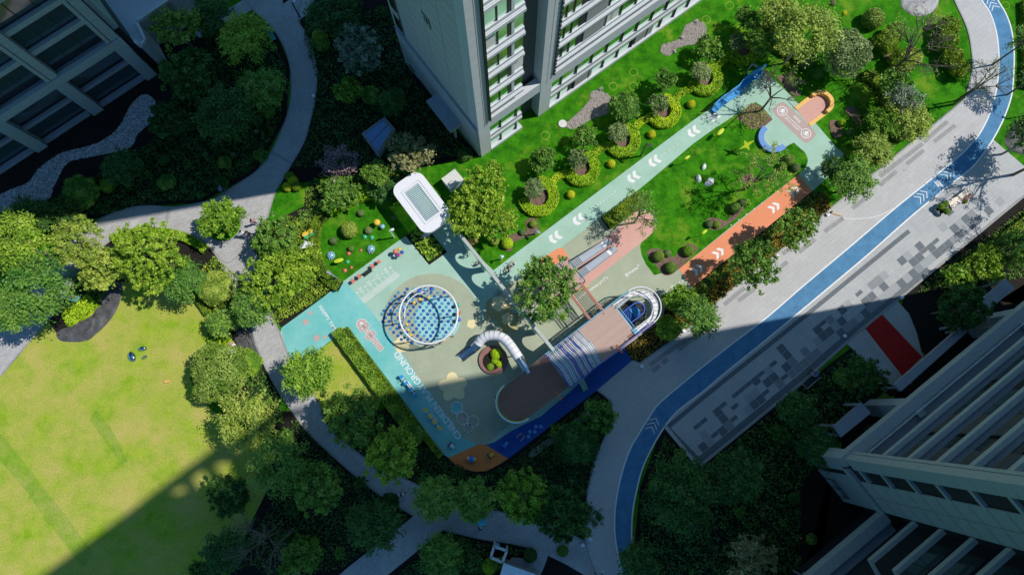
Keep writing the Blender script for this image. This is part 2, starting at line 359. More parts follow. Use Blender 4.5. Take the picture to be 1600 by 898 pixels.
# strip left by the mower, a greener band in the dry lawn
flat('mown_band', [(-20, 660), (0, 676), (30, 712), (62, 752), (92, 790), (120, 828), (148, 868), (128, 886), (100, 846), (70, 812), (45, 772), (15, 736), (-20, 700)], .0105, 'lawn3')
flat('mown_band', [(150, 640), (175, 670), (200, 720), (190, 726), (165, 690), (140, 655)], .0105, 'lawn3')
flat('lawn', [(497, 548), (524, 528), (560, 558), (600, 612), (590, 640), (500, 640), (455, 580)], .006, 'drylawn')
beds = [
 [(0, 310), (60, 345), (160, 341), (232, 322), (315, 317), (400, 269), (447, 186), (454, 105), (432, 52), (400, 20), (300, 60), (200, 150), (0, 300)],
 [(470, 60), (490, 100), (494, 160), (474, 224), (450, 262), (440, 290), (676, 258), (748, 243), (700, 190), (620, 60), (615, -30), (470, -30)],
 [(457, 642), (480, 673), (540, 729), (595, 773), (647, 805), (530, 898), (500, 960), (330, 960), (400, 800), (430, 740), (410, 690), (380, 640)],
 [(437, 610), (417, 577), (400, 537), (392, 510), (345, 480), (326, 500), (322, 560), (300, 600), (380, 660), (440, 665)],
 [(507, 657), (535, 688), (580, 725), (648, 755), (733, 792), (815, 809), (855, 817), (916, 846), (920, 773), (930, 718), (945, 683), (956, 630), (933, 609), (850, 673), (794, 716), (760, 737), (715, 730), (694, 710), (610, 600), (600, 640), (500, 640), (480, 610)],
 [(693, 827), (751, 841), (840, 858), (836, 880), (800, 960), (560, 960), (605, 898)],
 [(856, 867), (883, 880), (912, 897), (930, 960), (820, 960)],
 [(1030, 680), (1040, 668), (1090, 728), (1250, 604), (1340, 535), (1380, 580), (1440, 640), (1300, 760), (1270, 960), (1000, 960), (990, 860), (1000, 760)],
 [(1412, 463), (1461, 421), (1600, 306), (1750, 200), (1750, 500), (1560, 470), (1450, 560), (1404, 500)],
 [(985, 563), (1000, 567), (1070, 517), (1145, 450), (1200, 407), (1298, 325), (1290, 300), (1269, 299), (1160, 385), (1081, 449), (1040, 475), (1030, 500), (975, 543)],
 [(385, 352), (415, 352), (440, 340), (475, 322), (480, 290), (500, 270), (650, 270), (625, 300), (612, 303), (560, 311), (525, 328), (503, 355), (494, 385), (502, 420), (530, 445), (440, 512), (427, 494), (390, 440), (350, 430)],
 [(150, 350), (185, 369), (262, 361), (330, 388), (355, 411), (380, 440), (392, 500), (345, 520), (327, 497), (300, 462), (260, 440), (190, 440), (140, 470), (95, 530), (75, 500), (110, 450)]]
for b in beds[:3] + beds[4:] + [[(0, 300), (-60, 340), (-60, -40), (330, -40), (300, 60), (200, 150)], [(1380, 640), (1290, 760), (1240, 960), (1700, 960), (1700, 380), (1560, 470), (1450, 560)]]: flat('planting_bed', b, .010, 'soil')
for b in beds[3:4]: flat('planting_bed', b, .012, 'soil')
# kidney shaped gravel beds and the gravel strip below the left tower
def blob(pts, n=5): return catmull([Vector((x, y, 0)) for x, y in pts], n, True)
def gravel(label, pts, mname='gravel', n=900):
    w_ = [at(p.x, p.y) for p in blob(pts)]; mb = MB(); mb.prism(w_, 0, .02, 'mulch'); o = struct(mb.obj('gravel_bed'))
    P = inpoly(w_, n); mb = MB()
    vs = []; fs = []; sz = rng.uniform(.05, .12, len(P))
    for (x, y), s_ in zip(P, sz):
        a = random.random() * 6.3; b = len(vs)
        for k in range(5): vs.append((x + s_ * math.cos(a + k * 1.257), y + s_ * random.uniform(.6, 1) * math.sin(a + k * 1.257), .02))
        vs.append((x, y, .02 + s_ * .7))
        for k in range(5): fs.append((b + k, b + (k + 1) % 5, b + 5))
    mb.add(vs, fs, mname); g = mb.obj('gravel'); tag(g, label, 'gravel', kind='stuff'); return o
def inpoly(poly, n):
    xs = np.array([p[0] for p in poly]); ys = np.array([p[1] for p in poly])
    out = np.zeros((0, 2)); tries = 0
    while len(out) < n and tries < 60:
        tries += 1
        q = np.stack([rng.uniform(xs.min(), xs.max(), n * 2), rng.uniform(ys.min(), ys.max(), n * 2)], 1)
        ins = np.zeros(len(q), bool); j = len(xs) - 1
        for i in range(len(xs)):
            cnd = ((ys[i] > q[:, 1]) != (ys[j] > q[:, 1])) & (q[:, 0] < (xs[j] - xs[i]) * (q[:, 1] - ys[i]) / (ys[j] - ys[i] + 1e-12) + xs[i])
            ins ^= cnd; j = i
        out = np.vstack([out, q[ins]])
    return out[:n]
gravel('pale pebbles in the kidney bed below the central tower, nearer its corner', [(882, 194), (900, 180), (920, 158), (925, 143), (945, 145), (956, 158), (948, 178), (925, 186), (900, 200), (886, 200)], n=1500)
gravel('pale pebbles in the kidney bed near the top of the picture', [(1033, 82), (1036, 70), (1060, 62), (1074, 38), (1098, 36), (1103, 50), (1095, 66), (1062, 74), (1045, 87)], n=1600)
M['gravelb'] = mat('river_pebble', (.42, .42, .43), .8, .3, 3, bscale=6, fine=.4)
gravel('grey river stones winding along the foot of the left tower', [(-30, 320), (20, 295), (45, 285), (60, 265), (95, 240), (150, 225), (185, 200), (205, 165), (225, 148), (243, 160), (240, 185), (215, 210), (200, 232), (140, 245), (105, 255), (85, 290), (75, 312), (45, 315), (-30, 340)], 'gravelb', n=9000)
# pale circles of new turf
for px, py in ((990, 135), (958, 135), (852, 212), (990, 113), (1104, 31), (1140, 9), (1571, 9)):
    struct(MB().sheet(circle(at(px, py), .46, 18), .012, 'lawn3').obj('turf_patch')); struct(MB().sheet(circle(at(px, py), .40, 18), .0165, 'lawn').obj('turf_patch'))

# paths -------------------------------------------------------
def area(name, left, right, z, m, n=4, kerb=None):
    L = catmull(W(left), n); Rr = catmull(W(right), n)
    mb = MB(); mb.prism(L + Rr[::-1], 0, z, m); o = struct(mb.obj(name))
    if kerb:
        kb = MB(); ribbon(kb, L, .16, 0, z + .012, 'kerb'); struct(kb.obj('kerb')); kb = MB(); ribbon(kb, Rr, .16, 0, z + .012, 'kerb'); struct(kb.obj('kerb'))
    return o
PL = [(330, -40), (375, -5), (400, 20), (415, 32), (432, 52), (445, 75), (454, 105), (455.5, 135), (454, 160), (447.5, 186), (432.5, 222), (418, 248), (400, 269), (375, 286), (357, 297), (338, 310), (315, 317), (285, 323), (262, 324), (232, 322), (200, 326), (160, 341), (140, 355), (110, 375), (80, 400), (55, 431), (30, 460), (-20, 510)]
PR = [(480, -40), (470, 5), (466, 33), (477.5, 52), (487.5, 77), (494, 107), (494.5, 130), (491, 160), (482.5, 197), (474, 224), (455, 257), (440, 283), (430, 300), (422, 325), (415, 347), (400, 365), (380, 390), (355, 411), (330, 388), (295, 364), (262, 361), (225, 363), (185, 369), (150, 395), (120, 430), (95, 475), (60, 517), (0, 588)]
area('path', PL, PR, .05, 'path', kerb=True)
struct(MB().prism(W([(440, -30), (452, 8), (466, 33), (560, -30)]), 0, .048, 'path').obj('path'))
struct(MB().prism(W([(395, -8), (300, 48), (312, 60), (398, 14)]), 0, .046, 'path').obj('path'))
struct(MB().prism(W([(436, -20), (443, 7), (455, -2), (470, -20)]), .05, .054, 'soil').obj('planting_bed'))
P2L = [(330, 388), (345, 410), (372, 470), (392.5, 510), (400, 537), (417, 577), (435, 610), (457, 642), (480, 673), (508, 700), (540, 729), (563, 748), (595, 773), (647, 805)]
P2R = [(385, 375), (410, 420), (427, 494), (437.5, 521), (449, 550), (459, 575), (476, 602), (495, 625), (507, 657), (520, 674), (540, 692), (590, 728), (648, 755), (673, 768)]
area('path', P2L, P2R, .047, 'path', kerb=True)
struct(MB().prism(W([(640, 800), (673, 768), (733, 792), (776, 798), (815, 809), (855, 817), (885, 832), (916, 846), (965, 870), (985, 960), (940, 960), (912, 897), (883, 880), (856, 867), (838, 858), (800, 848), (751, 841), (693, 827), (605, 898), (560, 940), (480, 940), (547, 883), (647, 805)]), 0, .044, 'path').obj('path'))
struct(MB().prism(W([(838, 857), (857, 866), (850, 885), (830, 930), (790, 930), (790, 880), (800, 870), (825, 872), (833, 868)]), 0, .040, 'path').obj('path'))
for ln in ([(693, 827), (751, 841), (800, 848), (838, 858)], [(648, 755), (733, 792), (776, 798), (815, 809), (855, 817), (916, 846)]):
    kb = MB(); ribbon(kb, catmull(W(ln), 3), .12, 0, .055, 'kerb'); struct(kb.obj('kerb'))
# tree pit in the path
isl = circle(at(349, 350), rad(29, 350), 28)
o = struct(MB().prism(isl, .05, .07, 'lawn').obj('tree_pit')); kb = MB(); ribbon(kb, isl, .18, .05, .10, 'kerb', True); struct(kb.obj('kerb'))
kb = MB(); ribbon(kb, W([(426, 239), (457, 256)]), .3, .05, .058, 'band'); ribbon(kb, W([(264, 324), (258, 358)]), .3, .05, .058, 'band'); struct(kb.obj('paving_band'))

# road and running track --------------------------------------
TL = [(1523, -30), (1533, 0), (1546, 20), (1556, 50), (1560, 82), (1559.6, 110), (1556, 143), (1546, 178), (1531, 208), (1518, 224), (1501, 242), (1450, 284), (1400, 324), (1326, 387), (1252, 449), (1200, 494), (1146, 535), (1101, 570), (1061, 603), (1043, 618), (1025, 635), (1013, 653), (1000, 674), (985, 700), (973, 733), (964, 773), (960, 813), (963, 853), (973, 897), (990, 940)]
TR_ = [(1545, -30), (1558, 0), (1571, 22), (1580, 48), (1584, 83), (1583, 120), (1580, 150), (1568, 185), (1551, 218), (1531, 247), (1518, 262), (1501, 276), (1470, 300), (1420, 341), (1358, 396), (1295, 449), (1200, 528), (1138, 578), (1096, 613), (1063, 638), (1048, 653), (1033, 674), (1018, 700), (1003, 733), (994, 768), (988, 803), (987, 843), (992, 868), (1004, 897), (1020, 940)]
RL = [(1478, -30), (1493, 5), (1511, 45), (1518, 80), (1519, 110), (1512, 140), (1508, 155)]
RLs = [(1423, 224), (1360, 275), (1298, 325), (1200, 407), (1145, 450), (1070, 517), (1000, 567), (988, 563)]
RLe = [(933, 609), (950, 622), (956, 632), (950, 673), (945, 683), (930, 718), (922, 748), (918, 773), (916, 823), (915, 846), (925, 880), (950, 940)]
tl = catmull(W(TL), 4); trr = catmull(W(TR_), 4)
struct(MB().prism(catmull(W(RL), 4) + W(RLs) + catmull(W(RLe), 4) + tl[::-1], 0, .06, 'road').obj('road'))
struct(MB().prism(tl + trr[::-1], 0, .064, 'track').obj('running_track'))
lm = MB(); ribbon(lm, tl, .13, .064, .069, 'paint'); ribbon(lm, trr, .13, .064, .069, 'paint'); struct(lm.obj('track_line'))
kb = MB(); ribbon(kb, catmull(W(RL), 4) + W(RLs), .14, 0, .075, 'kerb'); ribbon(kb, catmull(W(RLe), 4), .14, 0, .075, 'kerb'); struct(kb.obj('kerb'))
pz = [(1096, 613)]
plaza = W([(1551, 218), (1680, 318), (1600, 306), (1461, 420), (1412, 462), (1340, 520), (1250, 600), (1092, 729), (1036, 664)])
pe = [p for p in trr if 1040 < 0]
i0 = min(range(len(trr)), key=lambda i: (trr[i] - at(1551, 218)).length); i1 = min(range(len(trr)), key=lambda i: (trr[i] - at(1040, 664)).length)
PZ = struct(MB().prism(W([(1551, 218), (1700, 345), (1600, 306)][:1] + [(1660, 305), (1720, 355), (1640, 274), (1600, 306), (1461, 420), (1412, 462), (1340, 520), (1250, 600), (1092, 729)][:0] + [(1660, 312), (1640, 276), (1600, 306), (1461, 420), (1412, 462), (1340, 520), (1250, 600), (1092, 729), (1038, 664)]) + trr[i0 + 1:i1][::-1], 0, .058, 'plaza').obj('plaza'))
kb = MB(); ribbon(kb, W([(1640, 276), (1600, 306), (1461, 420), (1340, 520), (1250, 600), (1092, 729)]), .2, .058, .09, 'kerb'); ribbon(kb, W([(1092, 729), (1038, 664)]), .35, .058, .085, 'tile_light'); struct(kb.obj('kerb'))
# dark border strips of the mosaic
kb = MB(); ribbon(kb, W([(1043, 667), (1092, 626), (1128, 597), (1262, 490), (1420, 361)]), .42, .058, .064, 'tile_dark'); struct(kb.obj('paving_band'))
kb = MB(); ribbon(kb, W([(1045, 671), (1092, 720)]), .5, .058, .063, 'tile_dark'); struct(kb.obj('paving_band'))
kb = MB(); ribbon(kb, W([(1092, 719), (1250, 590), (1340, 510), (1412, 452), (1450, 420)]), .6, .058, .066, 'tile_dark'); struct(kb.obj('paving_band'))
# mosaic of square tiles, each one set in the plaza
A0 = at(1050, 668, 0); ua = (at(1420, 366) - A0).normalized(); va = Vector((ua.y, -ua.x, 0))
cs = .80; tmesh = {}
for k, (a, b) in (('d', (.765, .765)), ('h', (.765, .37)), ('v', (.37, .765))):
    for mm in ('tile_dark', 'tile_mid', 'tile_mid2'):
        tmesh[k, mm] = MB().box(0, a, -b, 0, .0, .010, mm).mesh('paving_tile')
ang = math.atan2(ua.y, ua.x); rr = random.Random(5); cnt = 0
for i in range(58):
    for j in range(6):
        d = (i - 2) / 40; fr = j / 4.8
        if i > 44 and (j < 2 or rr.random() < (i - 44) * .09): continue
        p_dark = .26 + .16 * (1 - abs(fr - .45) * 2); p_mid = -.06 + 1.0 * fr
        if fr < .12: p_dark = .05
        r_ = rr.random()
        if r_ < p_dark: mm = 'tile_dark'
        elif r_ < p_dark + max(0, p_mid): mm = 'tile_mid'
        else: continue
        if mm == 'tile_mid' and rr.random() < .45: mm = 'tile_mid2'
        k = 'd' if mm != 'tile_dark' or rr.random() < .7 else 'h'
        p = A0 + ua * (i * cs) + va * (.35 + j * cs)
        e0, e1 = at(1092, 719), at(1450, 420); en = (e1 - e0).normalized(); q_ = p + va * cs; dd = q_ - e0
        if en.x * dd.y - en.y * dd.x < .12: continue
        if cnt >= 290: break
        cnt += 1
        o = link('paving_tile', tmesh[k, mm], PZ, (p.x, p.y, .0582), ang)
# darker paving bands on the road
bnd = [((1374, 276), (1441, 225)), ((1416, 257), (1443, 235)), ((1374, 290), (1400, 268)), ((1331, 326), (1360, 304)), ((1288, 362), (1317, 341)), ((1248, 394), (1273, 374)), ((1222, 397), (1248, 378)), ((1220, 417), (1230, 409)),
       ((1131, 476), (1163, 450)), ((1153, 470), (1178, 452)), ((1015, 570), (1090, 517)), ((1060, 546), (1088, 525)), ((1019, 580), (1031, 571)), ((1034, 568), (1043, 560)), ((1443, 222), (1480, 190)), ((1459, 222), (1492, 196))]
bands = [MB() for _ in bnd]
for (a, b), mb in zip(bnd, bands):
    ribbon(mb, W([a, b]), .42, .06, .0645, 'band'); struct(mb.obj('paving_band'))
def chev(mb, c, ang, wd, ln, th, z, m, n=3, gap=.45):
    u = Vector((math.cos(ang), math.sin(ang), 0)); v = Vector((-u.y, u.x, 0))
    for k in range(n):
        o = c + u * (k - (n - 1) / 2) * gap
        pts = [o - u * ln + v * wd, o, o - u * ln - v * wd, o - u * (ln + th) - v * wd, o - u * th, o - u * (ln + th) + v * wd]
        mb.sheet([p for p in pts], z, m)
for px, py, a in ((1443, 304, 39), (1485, 270, 39), (1022, 659, 62), (1547, 4, 118)):
    mb = MB(); chev(mb, at(px, py), R(a), .5, .45, .1, .068, 'paint'); struct(mb.obj('track_arrow'))
mb = MB(); ribbon(mb, W([(1459, 284), (1469, 296)]), .08, .064, .069, 'paint'); ribbon(mb, W([(1464, 281), (1473, 292)]), .08, .064, .069, 'paint'); mk = struct(mb.obj('track_mark'))
text('track_text', 'INFI', at(1466.5, 288.5), R(-50), .6, 'paint', .07, mk, .75)
mb = MB(); ribbon(mb, catmull(W([(1315, 341), (1340, 342), (1370, 338), (1398, 325)]), 5), .05, .06, .0645, 'paint'); struct(mb.obj('road_line'))

# entrance court with the red carpet -------------------------
struct(MB().prism(W([(1322, 535), (1350, 515), (1402, 470), (1420, 490), (1432, 520), (1442, 560), (1420, 600), (1390, 600), (1350, 565)]), 0, .05, 'plaza').obj('entrance_court'))
cp = MB().prism(W([(1352, 514), (1376, 489.5), (1440, 557), (1410, 588)]), .05, .066, 'carpet').obj('red_carpet')
tag(cp, 'long red carpet leading from the plaza to the entrance canopy', 'carpet')
kb = MB(); ribbon(kb, W([(1350, 516), (1408, 590)]), .22, .05, .075, 'tile_light'); ribbon(kb, W([(1378, 488), (1442, 556)]), .14, .05, .075, 'tile_light'); struct(kb.obj('kerb'))

# ------------------------------------------------------------ PLAYGROUND SURFACE
PGo = W([(771, 422.5), (800, 400), (1080, 190.6), (1176, 124)]) + catmull(W([(1192.5, 113.8), (1202, 118.5), (1225, 140)]), 4) + W([(1244, 159), (1276, 195), (1307, 231)]) + catmull(W([(1318, 240), (1312, 258), (1290, 280)]), 3) + W([(1269, 299), (1081, 449), (1040, 476), (1034, 500), (975, 543), (988, 563), (933, 609), (850, 673), (794, 716)]) + \
    catmull(W([(780, 725), (757, 735), (735, 735), (715, 728), (701, 714)]), 4) + W([(692, 709), (605, 591), (544, 511), (523, 527), (493, 550), (459, 578), (448, 548), (438, 520), (440, 512.5), (506, 464), (536, 440), (617.5, 380), (634, 369), (670.6, 414), (699, 394), (673, 363), (690, 348), (702, 343), (745, 400), (760, 412)])
PG = struct(MB().prism(PGo, 0, .05, 'mint').obj('playground'))
def paint(name, pts, z, m): return MB().sheet(pts, z, m).obj(name, PG)
paint('sage_area', W([(588, 535)]) [:0] + [p for p in circle(at(674, 503), rad(77, 500), 40, -10, 215)] + W([(625, 546), (655, 591), (722, 682), (746, 694), (759, 694), (800, 660), (880, 600), (975, 543), (1034, 500), (1040, 476), (1081, 449), (1061, 420), (1040, 425), (1022, 430), (1003, 405), (1000, 385), (1002, 378), (1020, 358), (1020, 340), (1004, 330), (985, 336), (953, 362), (948, 333), (935, 345), (875, 388), (780, 455), (760, 471)]), .054, 'olive')
paint('lane_edge', W([(875, 388), (948, 333), (1004, 330), (1000, 336), (962, 360), (930, 386), (893, 410)]), .0575, 'olive')
paint('aqua_strip', W([(523, 527), (544, 511), (605, 591), (692, 709), (702, 714), (746, 694), (722, 682), (655, 591), (607, 520), (575, 480), (540, 440), (506, 464), (440, 512), (448, 548), (459, 578)]), .058, 'teal')
paint('orange_area', W([(702, 714)]) + W([(746, 694), (759, 694), (794, 716)]) + catmull(W([(780, 725), (757, 735), (735, 735), (715, 728), (703, 715.5)]), 4), .0605, 'orange')
paint('blue_area', W([(759, 694), (794, 716), (850, 673), (933, 609), (988, 563), (975, 543), (930, 575), (890, 612), (845, 650), (800, 672), (773, 690)]), .062, 'blue')
paint('terracotta_lane', W([(1247.6, 272.6), (1269, 299), (1081, 449), (1061, 420)]), .063, 'terra')
paint('pink_strip', W([(890, 410), (962, 360), (985, 338)]) + catmull(W([(995, 330), (1012, 331), (1024, 345), (1022, 360), (1008, 374)]), 4) + W([(1003, 378), (960, 412), (914, 448), (905, 440)]), .0655, 'pink')
paint('terracotta_pad', W([(845, 405), (872, 388), (880, 388), (907, 432), (906, 448), (890, 464), (850, 430)]), .067, 'terra')
paint('aqua_disc', circle(at(684, 498), rad(36, 500), 40), .068, 'aqua')
# cream clouds, two with sun and shade painted in, and round spots
def cloud(c, r, n=6, seed=0, k=.42):
    q = random.Random(seed); out = []; N = 72
    for i in range(N):
        a = 2 * math.pi * i / N; out.append(Vector((c.x + r * (1 + k * .5 * abs(math.sin(a * n / 2 + seed)) - .1) * math.cos(a), c.y + r * (1 + k * .5 * abs(math.sin(a * n / 2 + seed)) - .1) * math.sin(a), 0)))
    return out
paint('painted_flower', cloud(at(708, 604), 1.05, 5, .5, .9), .070, 'cream')
paint('painted_cloud', cloud(at(737, 506), .42, 5, 2), .070, 'cream')
paint('painted_cloud', cloud(at(779, 483), 1.15, 5, 1.4, .5), .070, 'tan')  # shaded part of the cloud, painted as a darker cream
paint('painted_cloud', cloud(at(779, 474), .72, 5, 2.2, .4), .072, 'cream')  # sunlit part of the same cloud, painted paler
paint('painted_cloud', cloud(at(795, 503), 1.0, 5, .4, .5), .0715, 'tan')  # second cloud, its shade painted in the same darker cream
paint('painted_cloud', cloud(at(793, 498), .55, 5, 1.2, .4), .074, 'cream')
paint('painted_cloud', cloud(at(628, 538), .75, 5, .2, .4), .0735, 'cream')
for px, py, r, m in ((485, 489, 3.2, 'rose'), (478, 503, 4.6, 'rose'), (495, 528, 5, 'rose'), (508, 526.5, 3.2, 'rose')):
    paint('painted_spot', circle(at(px, py), rad(r, py), 20), .072, m)
# polka dots under the ring
mb = MB(); c0 = at(655, 492)
for i in range(-12, 13):
    for j in range(-9, 10):
        p = at(658 + i * 10.2 + (j % 2) * 4.4 + j * .8, 491 + j * 5.6)
        q = at(657, 492); e = ((p.x - q.x) / rad(61, 490)) ** 2 + ((p.y - q.y) / rad(45, 490)) ** 2
        if e < 1 and ((p.x - at(658, 491).x) > -3.9): mb.sheet(circle(p, .165, 12), .0745, 'navydot' if (i * 2 + j) % 3 else 'bluedot')
mb.obj('painted_dots', PG)
# lane arrows, dotted line
for px, py in ((1114, 183), (1082, 207), (1021, 253), (988, 278), (903, 344), (866, 372)):
    mb = MB(); c = at(px, py)
    for k in (-.28, .28):
        o = c + U * k * 1.2; mb.sheet([o + V * .46 + U * .02, o - U * .24, o - V * .46 + U * .02, o - V * .46 + U * .42, o + U * .16, o + V * .46 + U * .42], .055, 'paint')
    mb.obj('lane_arrow', PG)
for px, py in ((1241, 298), (1211, 323), (1124, 394), (1091, 420)):
    mb = MB(); c = at(px, py)
    for k in (-.3, .3):
        o = c + U * k; mb.sheet([o + V * .42 - U * .12, o + U * .2, o - V * .42 - U * .12, o - V * .42 - U * .42, o - U * .12, o + V * .42 - U * .42], .068, 'paint')
    mb.obj('lane_arrow', PG)
mb = MB()
for a, b, n in (((1033, 244), (1058, 226), 5), ((929, 324), (961, 300), 8), ((1142, 352), (1190, 318), 5)):
    for i in range(n): mb.sheet(circle(at(a[0] + (b[0] - a[0]) * i / (n - 1), a[1] + (b[1] - a[1]) * i / (n - 1)), .06, 8), .069, 'paint')
mb.obj('dotted_line', PG)
# measuring ruler
r0, r1 = at(561.5, 474), at(622, 428); ud = (r1 - r0); L = ud.length; ud.normalize(); vd = Vector((-ud.y, ud.x, 0)); mb = MB()
for i in range(49):
    p = r0 + ud * (L * i / 48); ribbon(mb, [p - vd * .32, p + vd * .32], .038, .055, .0555, 'paint')
lab = ['4', '3.5', '3', '2.5', '2', '1.5', '1', '0.5', '0']
for i, s_ in enumerate(lab):
    p = r0 + ud * (L * (.09 + i * .108)); ribbon(mb, [p + vd * .32, p + vd * .75], .045, .055, .0555, 'paint')
rul = mb.obj('painted_ruler', PG)
for i, s_ in enumerate(lab):
    p = r0 + ud * (L * (.09 + i * .108)) + vd * 1.0; text('ruler_number', s_, p, math.atan2(-vd.y, -vd.x), .42, 'paint', .056, rul)
# hopscotch
def frame(mb, o, a, b, w_, h_, z, m1, m2):
    mb.sheet([o - a * w_ - b * h_, o + a * w_ - b * h_, o + a * w_ + b * h_, o - a * w_ + b * h_], z, m1)
    ribbon(mb, [o - a * w_ - b * h_, o + a * w_ - b * h_, o + a * w_ + b * h_, o - a * w_ + b * h_], .045, z + .003, z + .0035, m2, True)
h0, h1 = at(564, 504), at(600, 551); hd = (h1 - h0); HL = hd.length; hd.normalize(); hn = Vector((-hd.y, hd.x, 0)); mb = MB(); q = HL / 7.2
mb.sheet([h0 + hd * (-.02) + hn * q * x * 1.02 for x in ()] or circle(h0 + hd * q * .35, q * 1.0, 20), .0615, 'rose')
ribbon(mb, circle(h0 + hd * q * .35, q * 1.0, 24), .045, .0645, .065, 'paint', True)
seq = [(1, 2), (2, 1), (3, 2), (4, 1), (5, 1), (6, 1)]
nums = []
for k, (i, n) in enumerate(seq):
    for s_ in ((-.5, .5) if n == 2 else (0,)):
        o = h0 + hd * (q * (i + .05)) + hn * (s_ * q); frame(mb, o, hd, hn, q / 2, q / 2, .0655 + .001 * k, 'rose' if n == 1 else 'mauve', 'paint'); nums.append(o)
ho = mb.obj('painted_hopscotch', PG)
for o, s_ in zip(nums, ['8', '7', '6', '5', '4', '3', '2', '1']): text('hopscotch_number', s_, o, math.atan2(-hd.y, -hd.x) - R(90) + R(90), .34, 'paint', .076, ho)
star = [h0 + hd * q * .15 + Vector((math.cos(a * math.pi / 5), math.sin(a * math.pi / 5), 0)) * (.26 if a % 2 == 0 else .1) for a in range(10)]
MB().sheet(star, .072, 'paint').obj('hopscotch_star', ho)
# writing on the ground
def along(name, s_, a, b, size, z, flip=False, m='paint'):
    A, B = at(*a), at(*b); d = B - A; text(name, s_, (A + B) / 2, math.atan2(d.y, d.x), size, m, z, PG, d.length)
along('painted_words', 'CHILDREN PLAYGROUND', (719, 684), (619, 550), .86, .0640)
along('painted_words', 'HAPPY TIME', (500, 478), (525, 518), .5, .062)
along('painted_formula', 'E=mc\u00b2', (978, 431), (999, 415), .5, .058)
along('painted_formula', '+a+a+a (x+1)\u207fx', (921, 454), (949, 433), .46, .058)
along('painted_formula', 'lim x+a=0', (897, 471), (918, 455), .40, .058)
along('painted_formula', '(a+b)(a-b)=a\u00b2-b\u00b2', (863, 537), (898, 509), .46, .058)
along('painted_formula', 'a) f = \u221a5/8 c a', (1030, 465), (1068, 437), .5, .058)
along('painted_words', 'S', (1262, 279), (1269, 274), .9, .058)
sg0, sg1 = at(1222, 174), at(1259, 209); sd_ = (sg1 - sg0).normalized(); sn = Vector((-sd_.y, sd_.x, 0)); pts = []
for cc, a0 in ((sg1, -90), (sg0, 90)):
    for i in range(13):
        a = R(a0 + 180 * i / 12); e = sd_ * math.cos(a) + sn * math.sin(a); ee = max(abs(math.cos(a)), abs(math.sin(a))) ** .5
        pts.append(cc + e * .92 / (ee if ee > 0 else 1) * .95)
paint('mauve_sign', pts, .056, 'mauve')
mb = MB()
for cc in (sg0, sg1):
    ribbon(mb, circle(cc, .5, 28), .075, .060, .0605, 'paint', True)
    ribbon(mb, circle(cc - U * .05 - V * .03, .27, 20, -120, 190), .06, .060, .0605, 'paint')
    mb.sheet(circle(cc + U * .27 + V * .02, .075, 10), .061, 'paint')
    mb.sheet([cc + U * .24 + V * .1, cc + U * .2 - V * .13, cc - U * .12 - V * .2, cc - U * .28 + V * .1, cc - U * .1 + V * .06, cc + U * .02 + V * .18], .0615, 'paint')
ribbon(mb, [sg0 + sd_ * .5, sg1 - sd_ * .5], .06, .060, .0605, 'paint')
sg = mb.obj('start_emblem', PG)
mid = (sg0 + sg1) / 2; a_ = math.atan2(sd_.y, sd_.x)
text('sign_words', 'GIVE DO YOUR BEST', mid - sn * .30, a_, .3, 'paint', .062, sg, 2.0)
text('sign_words', '\u8d77\u8dd1\u533a', mid + sn * .42, a_, .36, 'paint', .062, sg, .95)
# planting inside the playground
struct(MB().prism(W([(634, 369), (670.6, 414), (699, 394), (673, 363), (660, 355)]), 0, .03, 'soil').obj('planting_bed'))
struct(MB().prism(W([(1174, 161), (1189, 166), (1207, 187), (1192, 200), (1175, 203), (1150, 185)]), 0, .054, 'mulch').obj('planting_bed'))
lawnp = W([(1180, 160), (1190, 166), (1207, 187)]) + W([(1192, 200)]) + circle(at(1206, 217), rad(23, 217), 18, 140, 330) + W([(1240, 223), (1250, 232)]) + catmull(W([(1257, 238), (1262, 250), (1258, 263), (1247.6, 272.6)]), 4) + W([(1150, 348), (1061, 420), (1022, 430)]) + catmull(W([(1010, 415), (1001, 395), (1001, 378), (1015, 365), (1026, 350), (1018, 335), (1004, 327), (985, 336)]), 4) + W([(940, 374), (930, 355), (936, 342), (1000, 295), (1083, 225), (1115, 202)])
struct(MB().prism([Vector((p[0], p[1], 0)) for p in lawnp], 0, .0535, 'lawn').obj('lawn'))
paint('mint_bay', circle(at(1206, 217), rad(19.5, 217), 24) , .0545, 'mint')
paint('mint_bay', W([(1192, 203), (1207, 190), (1240, 223), (1216, 236), (1200, 222)]), .0550, 'mint')
paint('pink_strip', W([(885, 413), (962, 360), (985, 338)]) + catmull(W([(995, 330), (1012, 331), (1024, 345), (1022, 360), (1008, 374)]), 4) + W([(1003, 378), (960, 412), (914, 448), (905, 440)]), .0662, 'pink')
# mulch islands in the lawns
for pts in ([(1010, 395), (1022, 388), (1038, 392), (1050, 402), (1062, 392), (1075, 380), (1090, 388), (1080, 400), (1055, 425), (1038, 430), (1025, 415)],
            [(1103, 345), (1115, 340), (1135, 345), (1145, 330), (1160, 318), (1160, 330), (1145, 345), (1125, 358), (1108, 358)],
            [(822, 345), (835, 341), (842, 352), (836, 366), (818, 372), (802, 380), (800, 392), (786, 390), (784, 378), (800, 366), (822, 362)],
            [(1222, 118), (1236, 130), (1252, 146), (1240, 150), (1228, 138), (1214, 122)],
            [(1320, 172), (1332, 166), (1344, 180), (1346, 195), (1336, 196), (1328, 182)], [(1296, 190), (1310, 190), (1316, 200), (1312, 215), (1300, 212)],
            [(1385, 85), (1400, 78), (1408, 86), (1396, 98), (1384, 97)], [(1160, 276), (1172, 272), (1180, 280), (1172, 288), (1160, 284)]):
    struct(MB().prism([at(p.x, p.y) for p in blob(pts)], .0, .066, 'mulch').obj('mulch_bed'))
